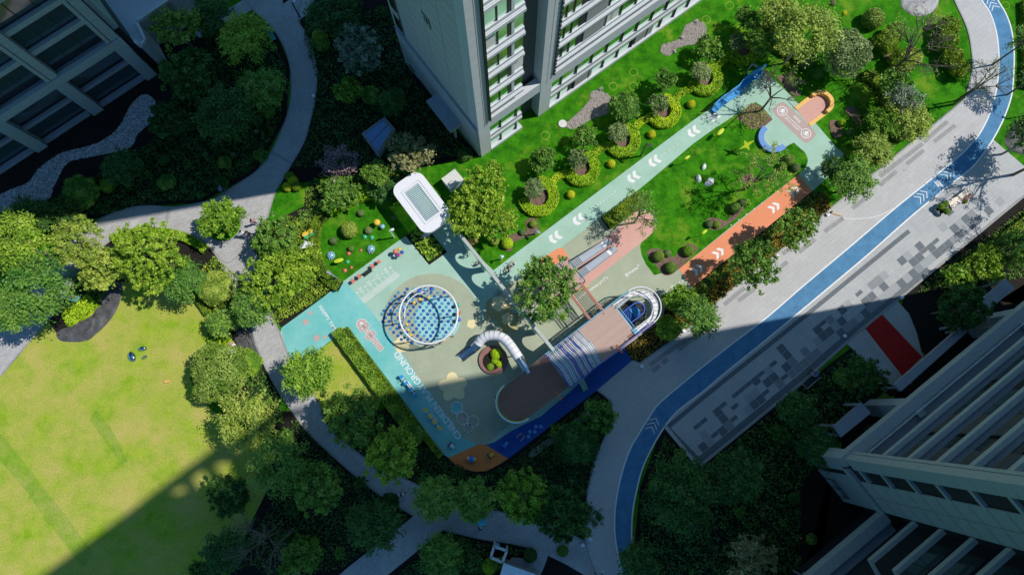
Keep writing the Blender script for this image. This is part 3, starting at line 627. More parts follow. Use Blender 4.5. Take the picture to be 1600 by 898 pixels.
# ------------------------------------------------------------ BUILDINGS
def tower(name, label, px, rot=37.0):
    o = thing(name, label, 'building', at(*px), R(rot)); return o
def run(mb, x0, x1, prof, m_of=None):
    """profile [(v,z,mat)] swept along local x; v positive = out of the facade (-y)"""
    for (v0, z0, m), (v1, z1, _) in zip(prof[:-1], prof[1:]):
        mb.add([(x0, -v0, z0), (x1, -v0, z0), (x1, -v1, z1), (x0, -v1, z1)], [(0, 1, 2, 3)], m)
    n = len(prof)
    for x, fl in ((x0, True), (x1, False)):
        vs = [(x, -p[0], p[1]) for p in prof]; f = list(range(n)); mb.add(vs, [tuple(f if not fl else f[::-1])], prof[0][2])
    return mb

# ---- central tower: x along U, -y out of the sunlit facade, +y up the gable
TC = tower('apartment_tower', 'tall pale stone tower with sunlit banded windows rising at the top centre', (750, 243))
FH = 3.13; Z0 = 6.6; NF = 22
MB().box(.25, 44.5, .9, 13.2, 0, 99, 'stoned').obj('wall', TC)           # inner core behind cladding
# gable cladding: panels with recessed joints
gp = {}
def panels(parent, x, y0, y1, z0, z1, ny, hz, m, th=.06, gap=.06, axis='x', sgn=-1, nm='stone_panel', zmax=48):
    wy = (y1 - y0) / ny; z = z0; k = 0
    while z < z1 - .05:
        h = min(hz, z1 - z) if z < zmax else (z1 - z)
        key = (round(wy, 3), round(h, 3), m, axis, sgn)
        if key not in gp:
            if axis == 'x': gp[key] = MB().box(min(0, sgn * th), max(0, sgn * th), gap / 2, wy - gap / 2, gap / 2, h - gap / 2, m).mesh(nm)
            else: gp[key] = MB().box(gap / 2, wy - gap / 2, min(0, sgn * th), max(0, sgn * th), gap / 2, h - gap / 2, m).mesh(nm)
        for i in range(ny):
            link(nm, gp[key], parent, (x, y0 + i * wy, z) if axis == 'x' else (y0 + i * wy, x, z))
        z += h
MB().box(0.06, .25, .3, 11.6, Z0 + .25, 99, 'joint').obj('wall', TC)
panels(TC, .06, 1.0, 11.2, Z0 + .3, 99, 4, FH / 2, 'stone')
MB().box(-.1, .9, 0, 13.0, 0, Z0 - .55, 'stone').box(-.02, .9, 0, 13.0, Z0 - .55, Z0 + .22, 'ledge').obj('podium_wall', TC)
MB().box(-.16, .3, -.06, 13.0, Z0 - .05, Z0 + .05, 'ledge').obj('podium_ledge', TC)
for k in range(14):                                                   # slot windows at the far end of the gable
    z = Z0 + .6 + k * FH
    f = MB().box(.0, .26, 11.75, 12.7, z, z + 2.0, 'frame').obj('window', TC); MB().box(-.02, 0.0, 11.82, 12.63, z + .08, z + 1.92, 'glass').obj('pane', f)
MB().box(.02, .3, 12.72, 13.1, Z0 + .2, 99, 'stone').obj('wall', TC); MB().box(0.08, .26, 11.25, 11.7, Z0 + .2, 99, 'stone').obj('wall', TC)
for k in range(16): MB().box(.02, .25, 11.7, 12.72, Z0 + .25 + k * FH + 2.4, Z0 + .25 + (k + 1) * FH + .3, 'stone').obj('spandrel', TC) if k < 13 else None
# the number plate on the gable
pl = MB().box(-.05, 0.0, 5.2, 6.3, 17.5, 17.62, 'dkmetal').box(-.05, 0, 5.2, 5.32, 16.4, 17.5, 'dkmetal').box(-.05, 0, 5.55, 5.75, 16.7, 17.2, 'dkmetal').box(-.05, 0, 5.95, 6.05, 16.7, 17.2, 'dkmetal').obj('emblem', TC)
# pilasters
def pilaster(parent, x0, x1, y0, y1, z0, z1, m='stonew', mj='joint', xj=None, h=1.565, zmax=46, yj=.06):
    MB().box(x0 + .03, x1 - .03, y0 + .04, y1, z0, z1, mj).obj('pilaster_core', parent)
    z = z0
    keyb = None
    xs = [(x0, xj - .03), (xj + .03, x1)] if xj else [(x0, x1)]
    me = [MB().box(a, b, y0, y1 - .02, .012, h - .012, m).mesh('pilaster_block') for a, b in xs]
    while z < z1 - .01:
        if z > zmax:
            for a, b in xs: MB().box(a, b, y0, y1 - .02, z, z1, m).obj('pilaster_shaft', parent)
            break
        for q in me: link('pilaster_block', q, parent, (0, 0, z))
        z += h
pilaster(TC, .02, 1.28, -.25, 1.1, 0, 6.26, h=.626)
pilaster(TC, .02, 1.22, -.25, 1.1, 6.26, 99, xj=.74, h=FH / 2)
pilaster(TC, 7.25, 8.65, -.25, 2.4, 0, 6.26, h=.626)
pilaster(TC, 7.25, 8.6, -.25, 2.4, 6.26, 99, xj=7.95, h=FH / 2)
# fins of louvres beside pilasters
MB().box(1.24, 1.30, -.45, .1, 7.3, 99, 'dkmetal').box(1.36, 1.40, -.45, .1, 7.3, 99, 'dkmetal').obj('downpipe', TC)
mb = MB()
for k in range(148): mb.box(8.62, 8.78, -.42, -.2, 7.4 + k * .62, 7.4 + k * .62 + .34, 'dkmetal')
mb.box(8.66, 8.72, -.38, 0, 7.3, 99, 'grey'); mb.obj('louvre', TC)
# floor bands
prof = [(-.2, -.02, 'stonew'), (.26, 0, 'stonew'), (.26, .34, 'stonew'), (.16, .36, 'fascia'), (.16, .44, 'stonew'), (.08, .47, 'stonew'), (.08, .86, 'stonew'), (-.2, .90, 'stonew')]
def bandmesh(x0, x1, p=prof): return run(MB(), x0, x1, p).mesh('floor_band')
B1 = bandmesh(1.24, 5.2); B2 = bandmesh(8.62, 44)
Bin = run(MB(), 5.2, 7.25, [(-1.9, 0, 'ledge'), (-1.2, 0, 'ledge'), (-1.2, .32, 'ledge'), (-1.9, .34, 'ledge')]).mesh('balcony_slab')
Gl = MB().box(1.24, 5.2, .06, .12, -.08, FH - 1.0, 'glass').mesh('pane'); Gl2 = MB().box(8.62, 44, .06, .12, -.08, FH - 1.0, 'glass').mesh('pane')
Mu = MB().box(-.035, .035, -.05, .1, -.1, FH - 1.0, 'frame').mesh('mullion'); MuW = MB().box(-.14, .14, -.03, .1, -.1, FH - 1, 'frame').box(.14, .42, -.06, .1, -.1, FH - 1, 'stonew').mesh('pier')
Gap = MB().box(-.38, .38, .02, .1, -.1, FH - 1.0, 'joint').mesh('dark_panel'); Pan = MB().box(-1.15, 1.15, -.05, .1, -.1, FH - 1.0, 'stonep').mesh('grey_panel')
Sd = MB().box(5.15, 5.25, .3, 2.6, 0, FH, 'frame').mesh('side_wall')
TOP = 29
zs = [8.4 + FH * k for k in range(TOP)]
for k, z in enumerate(zs):
    link('floor_band', B1, TC, (0, 0, z)); link('floor_band', B2, TC, (0, 0, z)); link('balcony_slab', Bin, TC, (0, 0, z + .1))
    wz = z + 1.0
    w1 = link('window', MB().box(1.24, 5.2, .13, .9, wz - .1, wz + 2.13, 'frame').mesh('window') if k == 0 else wmesh, TC, (0, 0, z - zs[0])); wmesh = w1.data
    link('pane', Gl, w1, (0, 0, wz - (z - zs[0])))
    w2 = link('window', MB().box(8.62, 44, .13, .9, wz - .1, wz + 2.13, 'frame').mesh('window') if k == 0 else wmesh2, TC, (0, 0, z - zs[0])); wmesh2 = w2.data
    link('pane', Gl2, w2, (0, 0, wz - (z - zs[0])))
    if k < 9:
        for x in (2.75,): link('mullion', Mu, w1, (x, 0, wz - (z - zs[0])))
        link('pier', MuW, w1, (3.85, 0, wz - (z - zs[0])))
        for x in (9.6, 10.4, 14.6, 16.4, 18.2, 22.6, 24.4, 26.2, 30.6, 32.4): link('mullion', Mu, w2, (x, 0, wz - (z - zs[0])))
        for x in (11.6, 19.6, 27.6, 35.6): link('dark_panel', Gap, TC, (x, 0, wz)); link('grey_panel', Pan, TC, (x + 1.55, 0, wz))
    link('side_wall', Sd, TC, (0, 0, z))
MB().box(5.2, 7.3, 2.4, 2.6, 0, 99, 'frame').obj('recess_wall', TC)
cu_ = MB().box(-.45, .45, .035, .055, .1, FH - 1.15, 'curtain').mesh('curtain'); rc_ = random.Random(3)
for k in range(9):
    for x in (2.1, 3.3, 4.8, 9.1, 10.0, 14.9, 15.6, 17.3, 18.8, 21.6, 23.5, 25.3, 31.2):
        if rc_.random() < .22: link('curtain', cu_, TC, (x, 0, zs[k] + 1.0))  # white curtains, also standing in for pale reflections in the panes
# podium band and the ground floor
MB().box(1.2, 7.3, -.22, .5, 5.65, 7.3, 'stonew').obj('podium_band', TC)
MB().box(8.6, 44, -.22, .5, 5.65, 7.3, 'stonew').obj('podium_band', TC)
for a, b in ((1.28, 5.2), (8.65, 44)):
    for z, h in ((.45, 1.9), (3.55, 2.1)):
        f = MB().box(a, b, .10, .3, z, z + h, 'frame').obj('window', TC); MB().box(a + .05, b - .05, .06, .098, z + .06, z + h - .06, 'glass').obj('pane', f)
        x = a + 1.4
        while x < b: link('mullion', Mu, f, (x, -.05, z)); x += 1.9
    run(MB(), a, b, [(-.2, 2.35, 'stonew'), (.2, 2.4, 'stonew'), (.2, 2.8, 'fascia'), (.10, 2.85, 'stonew'), (.10, 3.5, 'stonew'), (-.2, 3.52, 'stonew')]).obj('floor_band', TC)
    MB().box(a, b, -.28, .3, 0, .42, 'stonew').obj('plinth', TC)
link('grey_panel', Pan, TC, (13.1, 0, .5)); link('dark_panel', Gap, TC, (11.6, 0, .5)); link('grey_panel', Pan, TC, (21.1, 0, .5)); link('dark_panel', Gap, TC, (19.6, 0, .5))
MB().box(-1.5, -.1, 2.7, 6.65, 2.9, 3.15, 'ledge').box(-1.42, -.1, 2.78, 6.57, 2.4, 2.9, 'stone').box(-.9, -.7, 2.9, 3.2, 0, 2.4, 'stone').obj('canopy', TC)
mb = MB()
for a, b in (((-.1, 9.0), (-.1, 10.2)), ((-.5, 10.0), (-.5, 11.2))): mb.tube([(-.15, a[1], 3.4), (-.75, a[1], 3.4), (-.75, b[1], 3.4), (-.15, b[1], 3.4)], .035, 'ledge', 5)
mb.obj('bracket_rail', TC)
MB().box(-.3, 44.6, -.3, 13.3, 99, 75, 'stone').obj('roof', TC)

# ---- right tower (shadow side): local x along U, +y = outwards NW here -> use -y inward
TR = tower('apartment_tower', 'dark shaded tower with long pale sill stripes filling the lower right corner', (1257, 707))
FR = 3.42; ZR = 6.8; TOPR = 106; TOPL = 98
# body
MB().box(1.0, 29, -17, -2.6, 7.0, TOPL, 'joint').obj('wall', TR); MB().box(1.0, 29, -17, -3.2, 0, 7, 'joint').obj('wall', TR)
MB().box(-14, .99, -17, -7.4, 0, TOPR, 'joint').obj('wall', TR)
# gable of the right tower faces SW: pilaster, window slot, stone wall
def corner(parent, x0, x1, y1, y0, z0, z1, xj=None, m='stoneR'):
    MB().box(x0 + .05, x1 - .05, y0 + .05, y1 - .05, z0, z1, 'joint').obj('pilaster_core', parent)
    h = FR / 2; xs = [(x0, xj - .035), (xj + .035, x1)] if xj else [(x0, x1)]
    me = [MB().box(a, b, y0, y1, .012, h - .012, m).mesh('pilaster_block') for a, b in xs]; z = z0
    while z < z1 - .1:
        if z > 44:
            for a, b in xs: MB().box(a, b, y0, y1, z, z1, m).obj('pilaster_shaft', parent)
            break
        for q in me: link('pilaster_block', q, parent, (0, 0, z))
        z += h
corner(TR, .0, 1.05, -.05, -1.15, 7.9, TOPR, .72)
MB().box(.06, 1.1, -1.3, -.1, 0, 5.9, 'stoneR').box(-.05, 1.15, -1.35, -.02, 0, 6.0, 'stoneR').obj('corner_pier', TR)
MB().box(.25, 1.0, -2.5, -1.1, 0, TOPR, 'frame').obj('window_slot', TR)
for k in range(12): MB().box(.02, .3, -2.45, -1.2, 8.4 + k * FR, 8.75 + k * FR, 'stoneR').obj('spandrel', TR)
MB().box(.16, .99, -5.6, -2.45, 0, TOPR, 'joint').obj('wall', TR)
panels(TR, .16, -5.6, -2.45, 7.0, TOPR, 2, FR / 2, 'stoneR', th=.1, gap=.06)
MB().box(-.02, .3, -5.5, -1.9, 0, 6.2, 'stoneR').box(.02, .3, -1.9, -1.1, 1.5, 6.2, 'frame').obj('podium_wall', TR)
mb = MB(); 
for z in (2.1, 2.6): mb.tube([(-.25, -4.6, z), (-.25, -2.6, z)], .04, 'dkmetal', 5)
for y in (-4.6, -3.6, -2.6): mb.tube([(-.25, y, 0), (-.25, y, 2.6)], .04, 'dkmetal', 5)
mb.obj('handrail', TR)
# podium beams
MB().box(0, 29, -.95, -.02, 6.0, 7.05, 'stoneR').obj('podium_beam', TR)
MB().box(1.1, 29, -2.6, -.95, 6.3, 6.6, 'ledge').obj('podium_ledge', TR)
MB().box(-14, .0, -6.4, -5.5, 6.0, 7.05, 'stoneR').obj('podium_beam', TR); MB().box(-14, 0, -7.4, -6.4, 6.0, 6.5, 'ledge').obj('podium_ledge', TR)
MB().box(-.12, .2, -5.52, -1.2, 6.0, 6.9, 'stoneR').obj('podium_beam', TR)
mb = MB(); mb.tube([(.3, -1.0, 7.5), (28.8, -1.0, 7.5)], .03, 'pale', 4); mb.tube([(.3, -1.0, 7.2), (28.8, -1.0, 7.2)], .02, 'pale', 4)
for i in range(15): mb.tube([(.5 + i * 2, -1.0, 7.05), (.5 + i * 2, -1.0, 7.5)], .025, 'pale', 4)
mb.obj('guard_rail', TR)
# facade 1: sill stripes + recessed walls, windows
SL = run(MB(), 1.05, 28.6, [(-3.0, 0, 'stoneR'), (.0, 0, 'stoneR'), (0, .55, 'ledge'), (-.2, .56, 'ledge'), (-.2, .3, 'ledge'), (-3.0, .32, 'ledge')]); 
for i in range(len(SL.v)): x, y, z = SL.v[i]; SL.v[i] = (x, -y - .35, z)
SL.f = [f[::-1] for f in SL.f]
# run() goes out along -y; here the facade looks to +y, so mirror it back inside the building line
SL.v = [(x, min(y, 3) if False else y, z) for x, y, z in SL.v]
slm = MB().box(1.05, 28.2, -.72, -.35, 0, .52, 'stoneR').mesh('floor_band'); slm2 = MB().box(1.05, 28.2, -1.25, -.722, .1, .3, 'ledge').mesh('ledge')
for k in range(25): link('floor_band', slm, TR, (0, 0, 11.3 + FR * k)); link('ledge', slm2, TR, (0, 0, 11.3 + FR * k))
W1 = MB().box(1.0, 4.2, -1.75, -1.6, 0, FR, 'stoned').mesh('stone_wall'); W2 = MB().box(5.9, 8.2, -1.75, -1.6, 0, FR, 'stoned').mesh('stone_wall')
for k in range(-1, 11):
    z = 11.3 + FR * k
    panels_key = None
    for wm, x0, n in ((W1, 1.0, 1), (W2, 5.9, 1)):
        link('stone_wall', wm, TR, (0, 0, z - .05))
    f = MB().box(4.2, 5.9, -1.95, -1.85, z + .3, z + FR, 'frame').obj('window', TR)
    pm = 'curtain' if k == 3 else ('bluepane' if k == 4 else 'glassd')
    for i in range(2):
        for j in range(3): MB().box(4.26 + i * .82, 5.0 + i * .82, -1.85, -1.83, z + .42 + j * .95, z + .42 + j * .95 + .8, pm).obj('pane', f)
    for wx0, wx1 in ((8.4, 12.5), (14, 19), (20.5, 26)):
        f = MB().box(wx0, wx1, -2.6, -2.5, z + .4, z + FR - .1, 'frame').obj('window', TR)
        for i in range(4):
            d = (wx1 - wx0) / 4; MB().box(wx0 + i * d + .05, wx0 + (i + 1) * d - .05, -2.5, -2.48, z + .5, z + FR - .2, 'glassd').obj('pane', f)
for x0, x1 in ((7.7, 8.4), (20.2, 21.0)): MB().box(x0, x1, -1.7, -.8, 0, 7, 'stoneR').obj('pier', TR)
for x0 in (7.3, 20.3): MB().box(x0, x0 + .95, -1.3, -.0, 0, 6.0, 'stoneR').obj('corner_pier', TR)
MB().box(28.2, 29.2, -17, -.3, 7, TOPL, 'stoneR').obj('wall', TR)
# facade 2 stripes: angled bays
def bay(z):
    mb = MB()
    pts = [(0, -5.75), (-4.6, -5.75), (-4.9, -7.3), (-8.5, -7.3), (-8.8, -5.75), (-14, -5.75)]
    L = [Vector((x, y, 0)) for x, y in pts]; ribbon(mb, L, .34, 0, .5, 'stoneR'); return mb.mesh('floor_band')
bm = bay(0)
for k in range(27): link('floor_band', bm, TR, (0, 0, 10.9 + FR * k))
for k in range(8): 
    z = 10.9 + FR * k
    f = MB().box(-14, 0, -7.4, -7.3, z + .5, z + FR, 'frame').obj('window', TR)
    for i in range(6): MB().box(-13.9 + i * 2.3, -13.9 + i * 2.3 + 2.2, -7.3, -7.28, z + .6, z + FR - .1, 'glassd').obj('pane', f)
# roof and the open frame on it
MB().box(-14, 29.2, -17, -.3, TOPL, TOPL + .5, 'stoneR').obj('roof', TR); MB().box(-14, 16.5, -16.5, -.3, TOPL + .5, TOPR + 3, 'stoneR').obj('penthouse', TR)
for i in range(6): MB().box(17.4 + i * 2.3, 18.35 + i * 2.3, -6.2, -1.1, TOPR + 2.2, TOPR + 2.7, 'stoneR').obj('roof_beam', TR)
for y in (-.8, -3.9, -6.6): MB().box(16.5, 30.6, y - .5, y + .5, TOPR + 2.72, TOPR + 3.3, 'stoneR').obj('roof_beam', TR)
for x in (22.5, 29.2):
    for y in (-.7, -6.4): MB().box(x - .3, x + .3, y - .3, y + .3, TOPL + .5, TOPR + 2.7, 'stoneR').obj('roof_post', TR)
# entrance canopies and low outbuildings in front of the tower
def slab_thing(name, label, px, z0, z1, m, cat='canopy', base=0, mside=None):
    c = at(*px[0]); t = thing(name, label, cat, (c.x, c.y, 0)); pts = [at(x, y, z1) - Vector((c.x, c.y, 0)) for x, y in px]
    MB().prism(pts, z0, z1, m, mside).obj('roof', t)
    cc = sum(pts, Vector()) / len(pts)
    if base == 0:
        for p in pts: q = p + (cc - p) * .12; MB().box(q.x - .12, q.x + .12, q.y - .12, q.y + .12, 0, z0, 'stoneR').obj('post', t)
    else: MB().prism([p + (cc - p) * .06 for p in pts], 0, z0, base).obj('wall', t)
    return t
slab_thing('entrance_canopy', 'long blue-grey canopy slab over the tower entrance at the end of the red carpet', [(1397, 601), (1513, 500), (1524, 507), (1408, 611)], 3.2, 3.6, 'ledge')
slab_thing('canopy', 'square blue-grey canopy slab beside the pier left of the entrance', [(1302, 666), (1346, 628), (1361, 645), (1314, 683)], 2.8, 3.1, 'ledge')
slab_thing('canopy', 'blue-grey canopy slab above the entrance canopy at the right edge', [(1530, 470), (1572, 436), (1586, 450), (1545, 484)], 2.8, 3.1, 'ledge')

# ---- left tower, facade to SE in the shade of the central tower
TL_ = tower('apartment_tower', 'shaded blue-grey tower with broad pillars filling the upper left corner', (246, 117))
MB().box(-22, .6, 1.0, 14, 0, 60, 'joint').obj('wall', TL_)
corner2 = []
for x0 in (-1.15, -7.6, -14.2):
    MB().box(x0, x0 + 1.15, -.0, .9, 0, 6.1, 'stoneR').obj('corner_pier', TL_)
    xj = x0 + .38; MB().box(x0 + .05, x0 + 1.1, .1, .95, 7.2, 60, 'joint').obj('pilaster_core', TL_)
    me = [MB().box(a, b, .0, .9, .012, FH / 2 - .012, 'stoneR').mesh('pilaster_block') for a, b in ((x0, xj - .04), (xj + .04, x0 + 1.15))]
    for k in range(14):
        for q in me: link('pilaster_block', q, TL_, (0, 0, 7.2 + k * FH / 2))
    MB().box(x0, xj - .04, 0, .9, 7.2 + 7 * FH, 60, 'stoneR').box(xj + .04, x0 + 1.15, 0, .9, 7.2 + 7 * FH, 60, 'stoneR').obj('pilaster_shaft', TL_)
MB().box(-22, .05, -.08, .4, 6.1, 7.1, 'stoneR').obj('podium_beam', TL_); MB().box(-22, 0, .4, 1.3, 6.4, 6.8, 'ledge').obj('podium_ledge', TL_)
bnds = MB().box(-22, -1.2, .35, .75, 0, .55, 'stoneR').box(-22, -1.2, .75, 1.4, 0, .4, 'ledge').mesh('floor_band')
for k in range(15): link('floor_band', bnds, TL_, (0, 0, 10.2 + FH * k))
for k in range(-1, 8):
    z = 10.2 + FH * k
    for x0 in (-6.4, -13.0, -19.6):
        f = MB().box(x0, x0 + 5.2, .9, .98, z + .6, z + FH - .1, 'frame').obj('window', TL_)
        for i in range(3): MB().box(x0 + .05 + i * 1.73, x0 + 1.68 + i * 1.73, .87, .9, z + .7, z + FH - .2, 'glassd').obj('pane', f)
for x0 in (-6.4, -13.0, -19.6):
    for z in (.5, 3.6):
        f = MB().box(x0, x0 + 5.2, .9, .98, z, z + 2.2, 'frame').obj('window', TL_); MB().box(x0 + .05, x0 + 5.1, .87, .9, z + .1, z + 2.1, 'glassd').obj('pane', f)
    MB().box(x0, x0 + 5.2, .5, .87, 2.9, 3.3, 'ledge').obj('sill', TL_); MB().box(x0, x0 + 5.2, .3, .86, 0, .3, 'ledge').obj('sill', TL_)
MB().box(.1, .6, .9, 14, 7.2, 60, 'stoneR').obj('gable_wall', TL_)
MB().box(-22, .6, .3, 14, 60, 61, 'stoneR').obj('roof', TL_)
# flat pale roof beside the left tower
c = at(222, 73); t = thing('flat_roof_building', 'low building with a pale flat roof against the left tower', 'building', (c.x, c.y, 0), TH)
def lp(px, z): d = at(*px, z) - c; return (d.dot(U), d.dot(V))
z1 = 4.2; pts = [lp(p, z1) for p in ((150, -20), (186, 46), (221, 74), (229, 64), (215, 36), (266, 2), (285, -25))]
MB().prism(pts, 0, z1 - .3, 'stone').obj('wall', t); MB().prism(pts, z1 - .3, z1, 'roofc').obj('roof', t)
mb = MB()
for a, b in zip(pts[1:], pts[2:]): ribbon(mb, [Vector((*a, 0)), Vector((*b, 0))], .25, z1, z1 + .35, 'whitew')
mb.obj('parapet', t)
c = at(240, 40); t2 = thing('glass_canopy', 'low blue glass canopy under the olive tree beside the pale flat roof', 'canopy', (c.x, c.y, 0), TH)
MB().box(-.3, 4.2, -1.6, 1.2, 2.6, 2.75, 'ledge').obj('roof', t2); MB().box(-.2, 4.1, -1.5, 1.1, 0, 2.6, 'bluepane').obj('glass_wall', t2)

# ---- small buildings and boxes
def rrect(a, b, r, n=6):
    out = []
    for cx, cy, a0 in ((a - r, b - r, 0), (-a + r, b - r, 90), (-a + r, -b + r, 180), (a - r, -b + r, 270)):
        for i in range(n + 1): out.append((cx + r * math.cos(R(a0 + 90 * i / n)), cy + r * math.sin(R(a0 + 90 * i / n)), 0))
    return out
pz_ = 3.3; ce = at(659, 316, pz_); t = thing('pavilion', 'white round-cornered pavilion roof with a slatted skylight', 'pavilion', (ce.x, ce.y, 0), TH)
hx, hy, rr_ = 1.68, 2.95, .95; ox, oy = 0, 0; sx, sy = .80, 1.78
outer = rrect(hx, hy, rr_); inner = [(ox + a, oy + b, 0) for a, b in ((sx, sy), (-sx, sy), (-sx, -sy), (sx, -sy))]
mb = MB(); n = len(outer); cor = [0, n // 4, n // 2, 3 * n // 4]
vs = [(x, y, z) for z in (pz_ - .38, pz_) for x, y, _ in outer] + [(x, y, z) for z in (pz_ - .38, pz_) for x, y, _ in inner]
fs = [(i, (i + 1) % n, n + (i + 1) % n, n + i) for i in range(n)]
for zt in (0, 1):
    for q in range(4):
        ks = [(q * 7 + j) % n for j in range(7)]
        for a, b in zip(ks[:-1], ks[1:]): f = (zt * n + a, zt * n + b, 2 * n + zt * 4 + q); fs.append(f if zt else f[::-1])
        a = ks[-1]; b = (a + 1) % n; f = (zt * n + a, zt * n + b, 2 * n + zt * 4 + (q + 1) % 4, 2 * n + zt * 4 + q); fs.append(f if zt else f[::-1])
for q in range(4): fs.append((2 * n + q, 2 * n + 4 + q, 2 * n + 4 + (q + 1) % 4, 2 * n + (q + 1) % 4))
mb.add(vs, fs, 'white'); mb.obj('roof', t)
mb = MB(); ribbon(mb, [Vector((ox + a * 1.28, oy + b * 1.12, 0)) for a, b in ((sx, sy), (-sx, sy), (-sx, -sy), (sx, -sy))], .03, pz_, pz_ + .008, 'joint', True); mb.obj('roof_joint', t)
sl = MB().box(-sx, sx, -.03, .03, -.22, 0, 'pale').mesh('slat')
for i in range(20): link('slat', sl, t, (ox, oy - sy + .1 + i * (2 * sy - .2) / 19, pz_ - .04))
for x, y in ((1.2, 2.0), (-1.2, 2.0), (1.2, -2.0), (-1.2, -2.0)): MB().tube([(x, y, 0), (x, y, pz_ - .35)], .07, 'white', 8).obj('post', t)
t = thing('bench', 'white bench and frame under the lower edge of the pavilion', 'bench', at(668, 362), TH); MB().box(-.7, .3, -.5, -.1, .38, .45, 'whitew').obj('seat', t); mb = MB().tube([(.5, -.6, 0), (.5, -.6, 1.1), (-.2, -.6, 1.1), (-.2, -.6, 0)], .05, 'pale', 6); mb.obj('frame', t)
t = thing('utility_box', 'plain white box hut on the grass beside the pavilion', 'utility box', at(707, 283), TH)
pp = [at(*q, 1.5) - at(707, 283) for q in ((710.6, 263.8), (725, 280.6), (703, 295), (689.4, 279.4))]; pp = [Matrix.Rotation(-TH, 3, 'Z') @ Vector((p.x, p.y, 0)) for p in pp]
MB().prism(pp, 1.42, 1.5, 'whitew').obj('lid', t); MB().prism([p * .95 for p in pp], 0, 1.42, 'white').obj('cabinet', t)
t = thing('skylight', 'dark blue glazed skylight box standing in deep shade', 'skylight', at(592, 214), TH); qs = [at(*q, 1) - at(592, 214) for q in ((564.5, 208), (601, 182), (617, 201), (590.5, 244))]; qs = [Matrix.Rotation(-TH, 3, 'Z') @ Vector((p.x, p.y, 0)) for p in qs]
MB().prism(qs, 0, .9, 'ledge').obj('kerb', t); MB().prism([p * .8 for p in qs], .9, .98, 'bluepane').obj('pane', t); mb = MB(); ribbon(mb, [p * .82 for p in qs], .14, .9, 1.08, 'ledge', True); ribbon(mb, [(qs[0] + qs[3]) / 2 * .8, (qs[1] + qs[2]) / 2 * .8], .08, .9, 1.06, 'ledge'); mb.obj('frame', t)
slab_thing('pavilion', 'pale pavilion roof cut by the bottom edge near the lower left', [(460, 887), (447, 897), (440, 925), (490, 925)], 2.6, 2.9, 'whitew', 'pavilion')
slab_thing('ramp_roof', 'pale blue sloping roof at the bottom edge below the footpath', [(787, 879), (842, 899), (850, 930), (772, 930)], 2.2, 2.4, 'pale', 'roof', 'ledge')
t = thing('pergola', 'small white square pergola beside the pale blue roof', 'pergola', at(782, 865))
mb = MB(); b_ = at(782, 865); P4 = [at(*q, 2.2) - b_ for q in ((772, 853), (792, 860), (785, 878), (767, 870))]
for a, b in zip(P4, P4[1:] + P4[:1]): ribbon(mb, [Vector((a.x, a.y, 0)), Vector((b.x, b.y, 0))], .22, 2.05, 2.25, 'whitew')
mb.obj('frame', t); [MB().box(p.x - .08, p.x + .08, p.y - .08, p.y + .08, 0, 2.05, 'whitew').obj('post', t) for p in P4]
for px, m, lb in (((776, 851), 'skyb', 'blue potted ornament on the corner of the pergola'), ((793, 878), 'red', 'small red round pot beside the pale blue roof')):
    o = MB().ball((0, 0, .3), .32, m).tube([(0, 0, 0), (0, 0, .25)], [.22, .16], m).obj('flower_pot', None, at(*px)); tag(o, lb, 'pot')
# dark ground sheets
def sheetthing(label, px, m, amp=.10, seed=0):
    w_ = [at(p.x, p.y) for p in blob(px, 4)]; c = sum(w_, Vector()) / len(w_); mb = MB(); q = random.Random(seed); n = len(w_)
    rings = [1.0, .93, .8, .62, .42, .2]; vs = []; fs = []
    for ri, s_ in enumerate(rings):
        for i, p in enumerate(w_):
            d = (p - c) * s_; zz = .10 + (0 if ri == 0 else amp * (1 - s_) + .09 * math.sin(i * .9 + ri * 1.7) + q.uniform(-.03, .03)); vs.append((d.x, d.y, zz if ri else .02))
    for ri in range(len(rings) - 1):
        for i in range(n): fs.append((ri * n + i, ri * n + (i + 1) % n, (ri + 1) * n + (i + 1) % n, (ri + 1) * n + i))
    fs.append(tuple((len(rings) - 1) * n + i for i in range(n))); 
    a = sum(w_[i].x * w_[(i + 1) % n].y - w_[(i + 1) % n].x * w_[i].y for i in range(n))
    if a < 0: fs = [f[::-1] for f in fs]
    mb.add(vs, fs, m); o = mb.obj('ground_sheet', None, (c.x, c.y, 0), smooth=True); tag(o, label, 'ground sheet'); return o
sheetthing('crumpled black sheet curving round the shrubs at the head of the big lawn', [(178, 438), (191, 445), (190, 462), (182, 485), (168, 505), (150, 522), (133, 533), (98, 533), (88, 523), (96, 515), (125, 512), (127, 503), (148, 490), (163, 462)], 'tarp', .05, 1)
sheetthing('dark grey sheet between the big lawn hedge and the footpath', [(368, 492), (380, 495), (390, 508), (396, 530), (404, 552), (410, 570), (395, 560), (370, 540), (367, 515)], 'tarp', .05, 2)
sheetthing('pale grey sheet under the shrub at the top right', [(1407, 2), (1412, 15), (1424, 24), (1440, 26), (1456, 20), (1466, 5), (1460, -10), (1420, -12)], 'tarpg', .3, 3)
sheetthing('grey black sheet at the right edge beside the running track', [(1577, 205), (1590, 190), (1625, 175), (1650, 200), (1630, 240), (1590, 240), (1570, 225)], 'tarp', .3, 4)
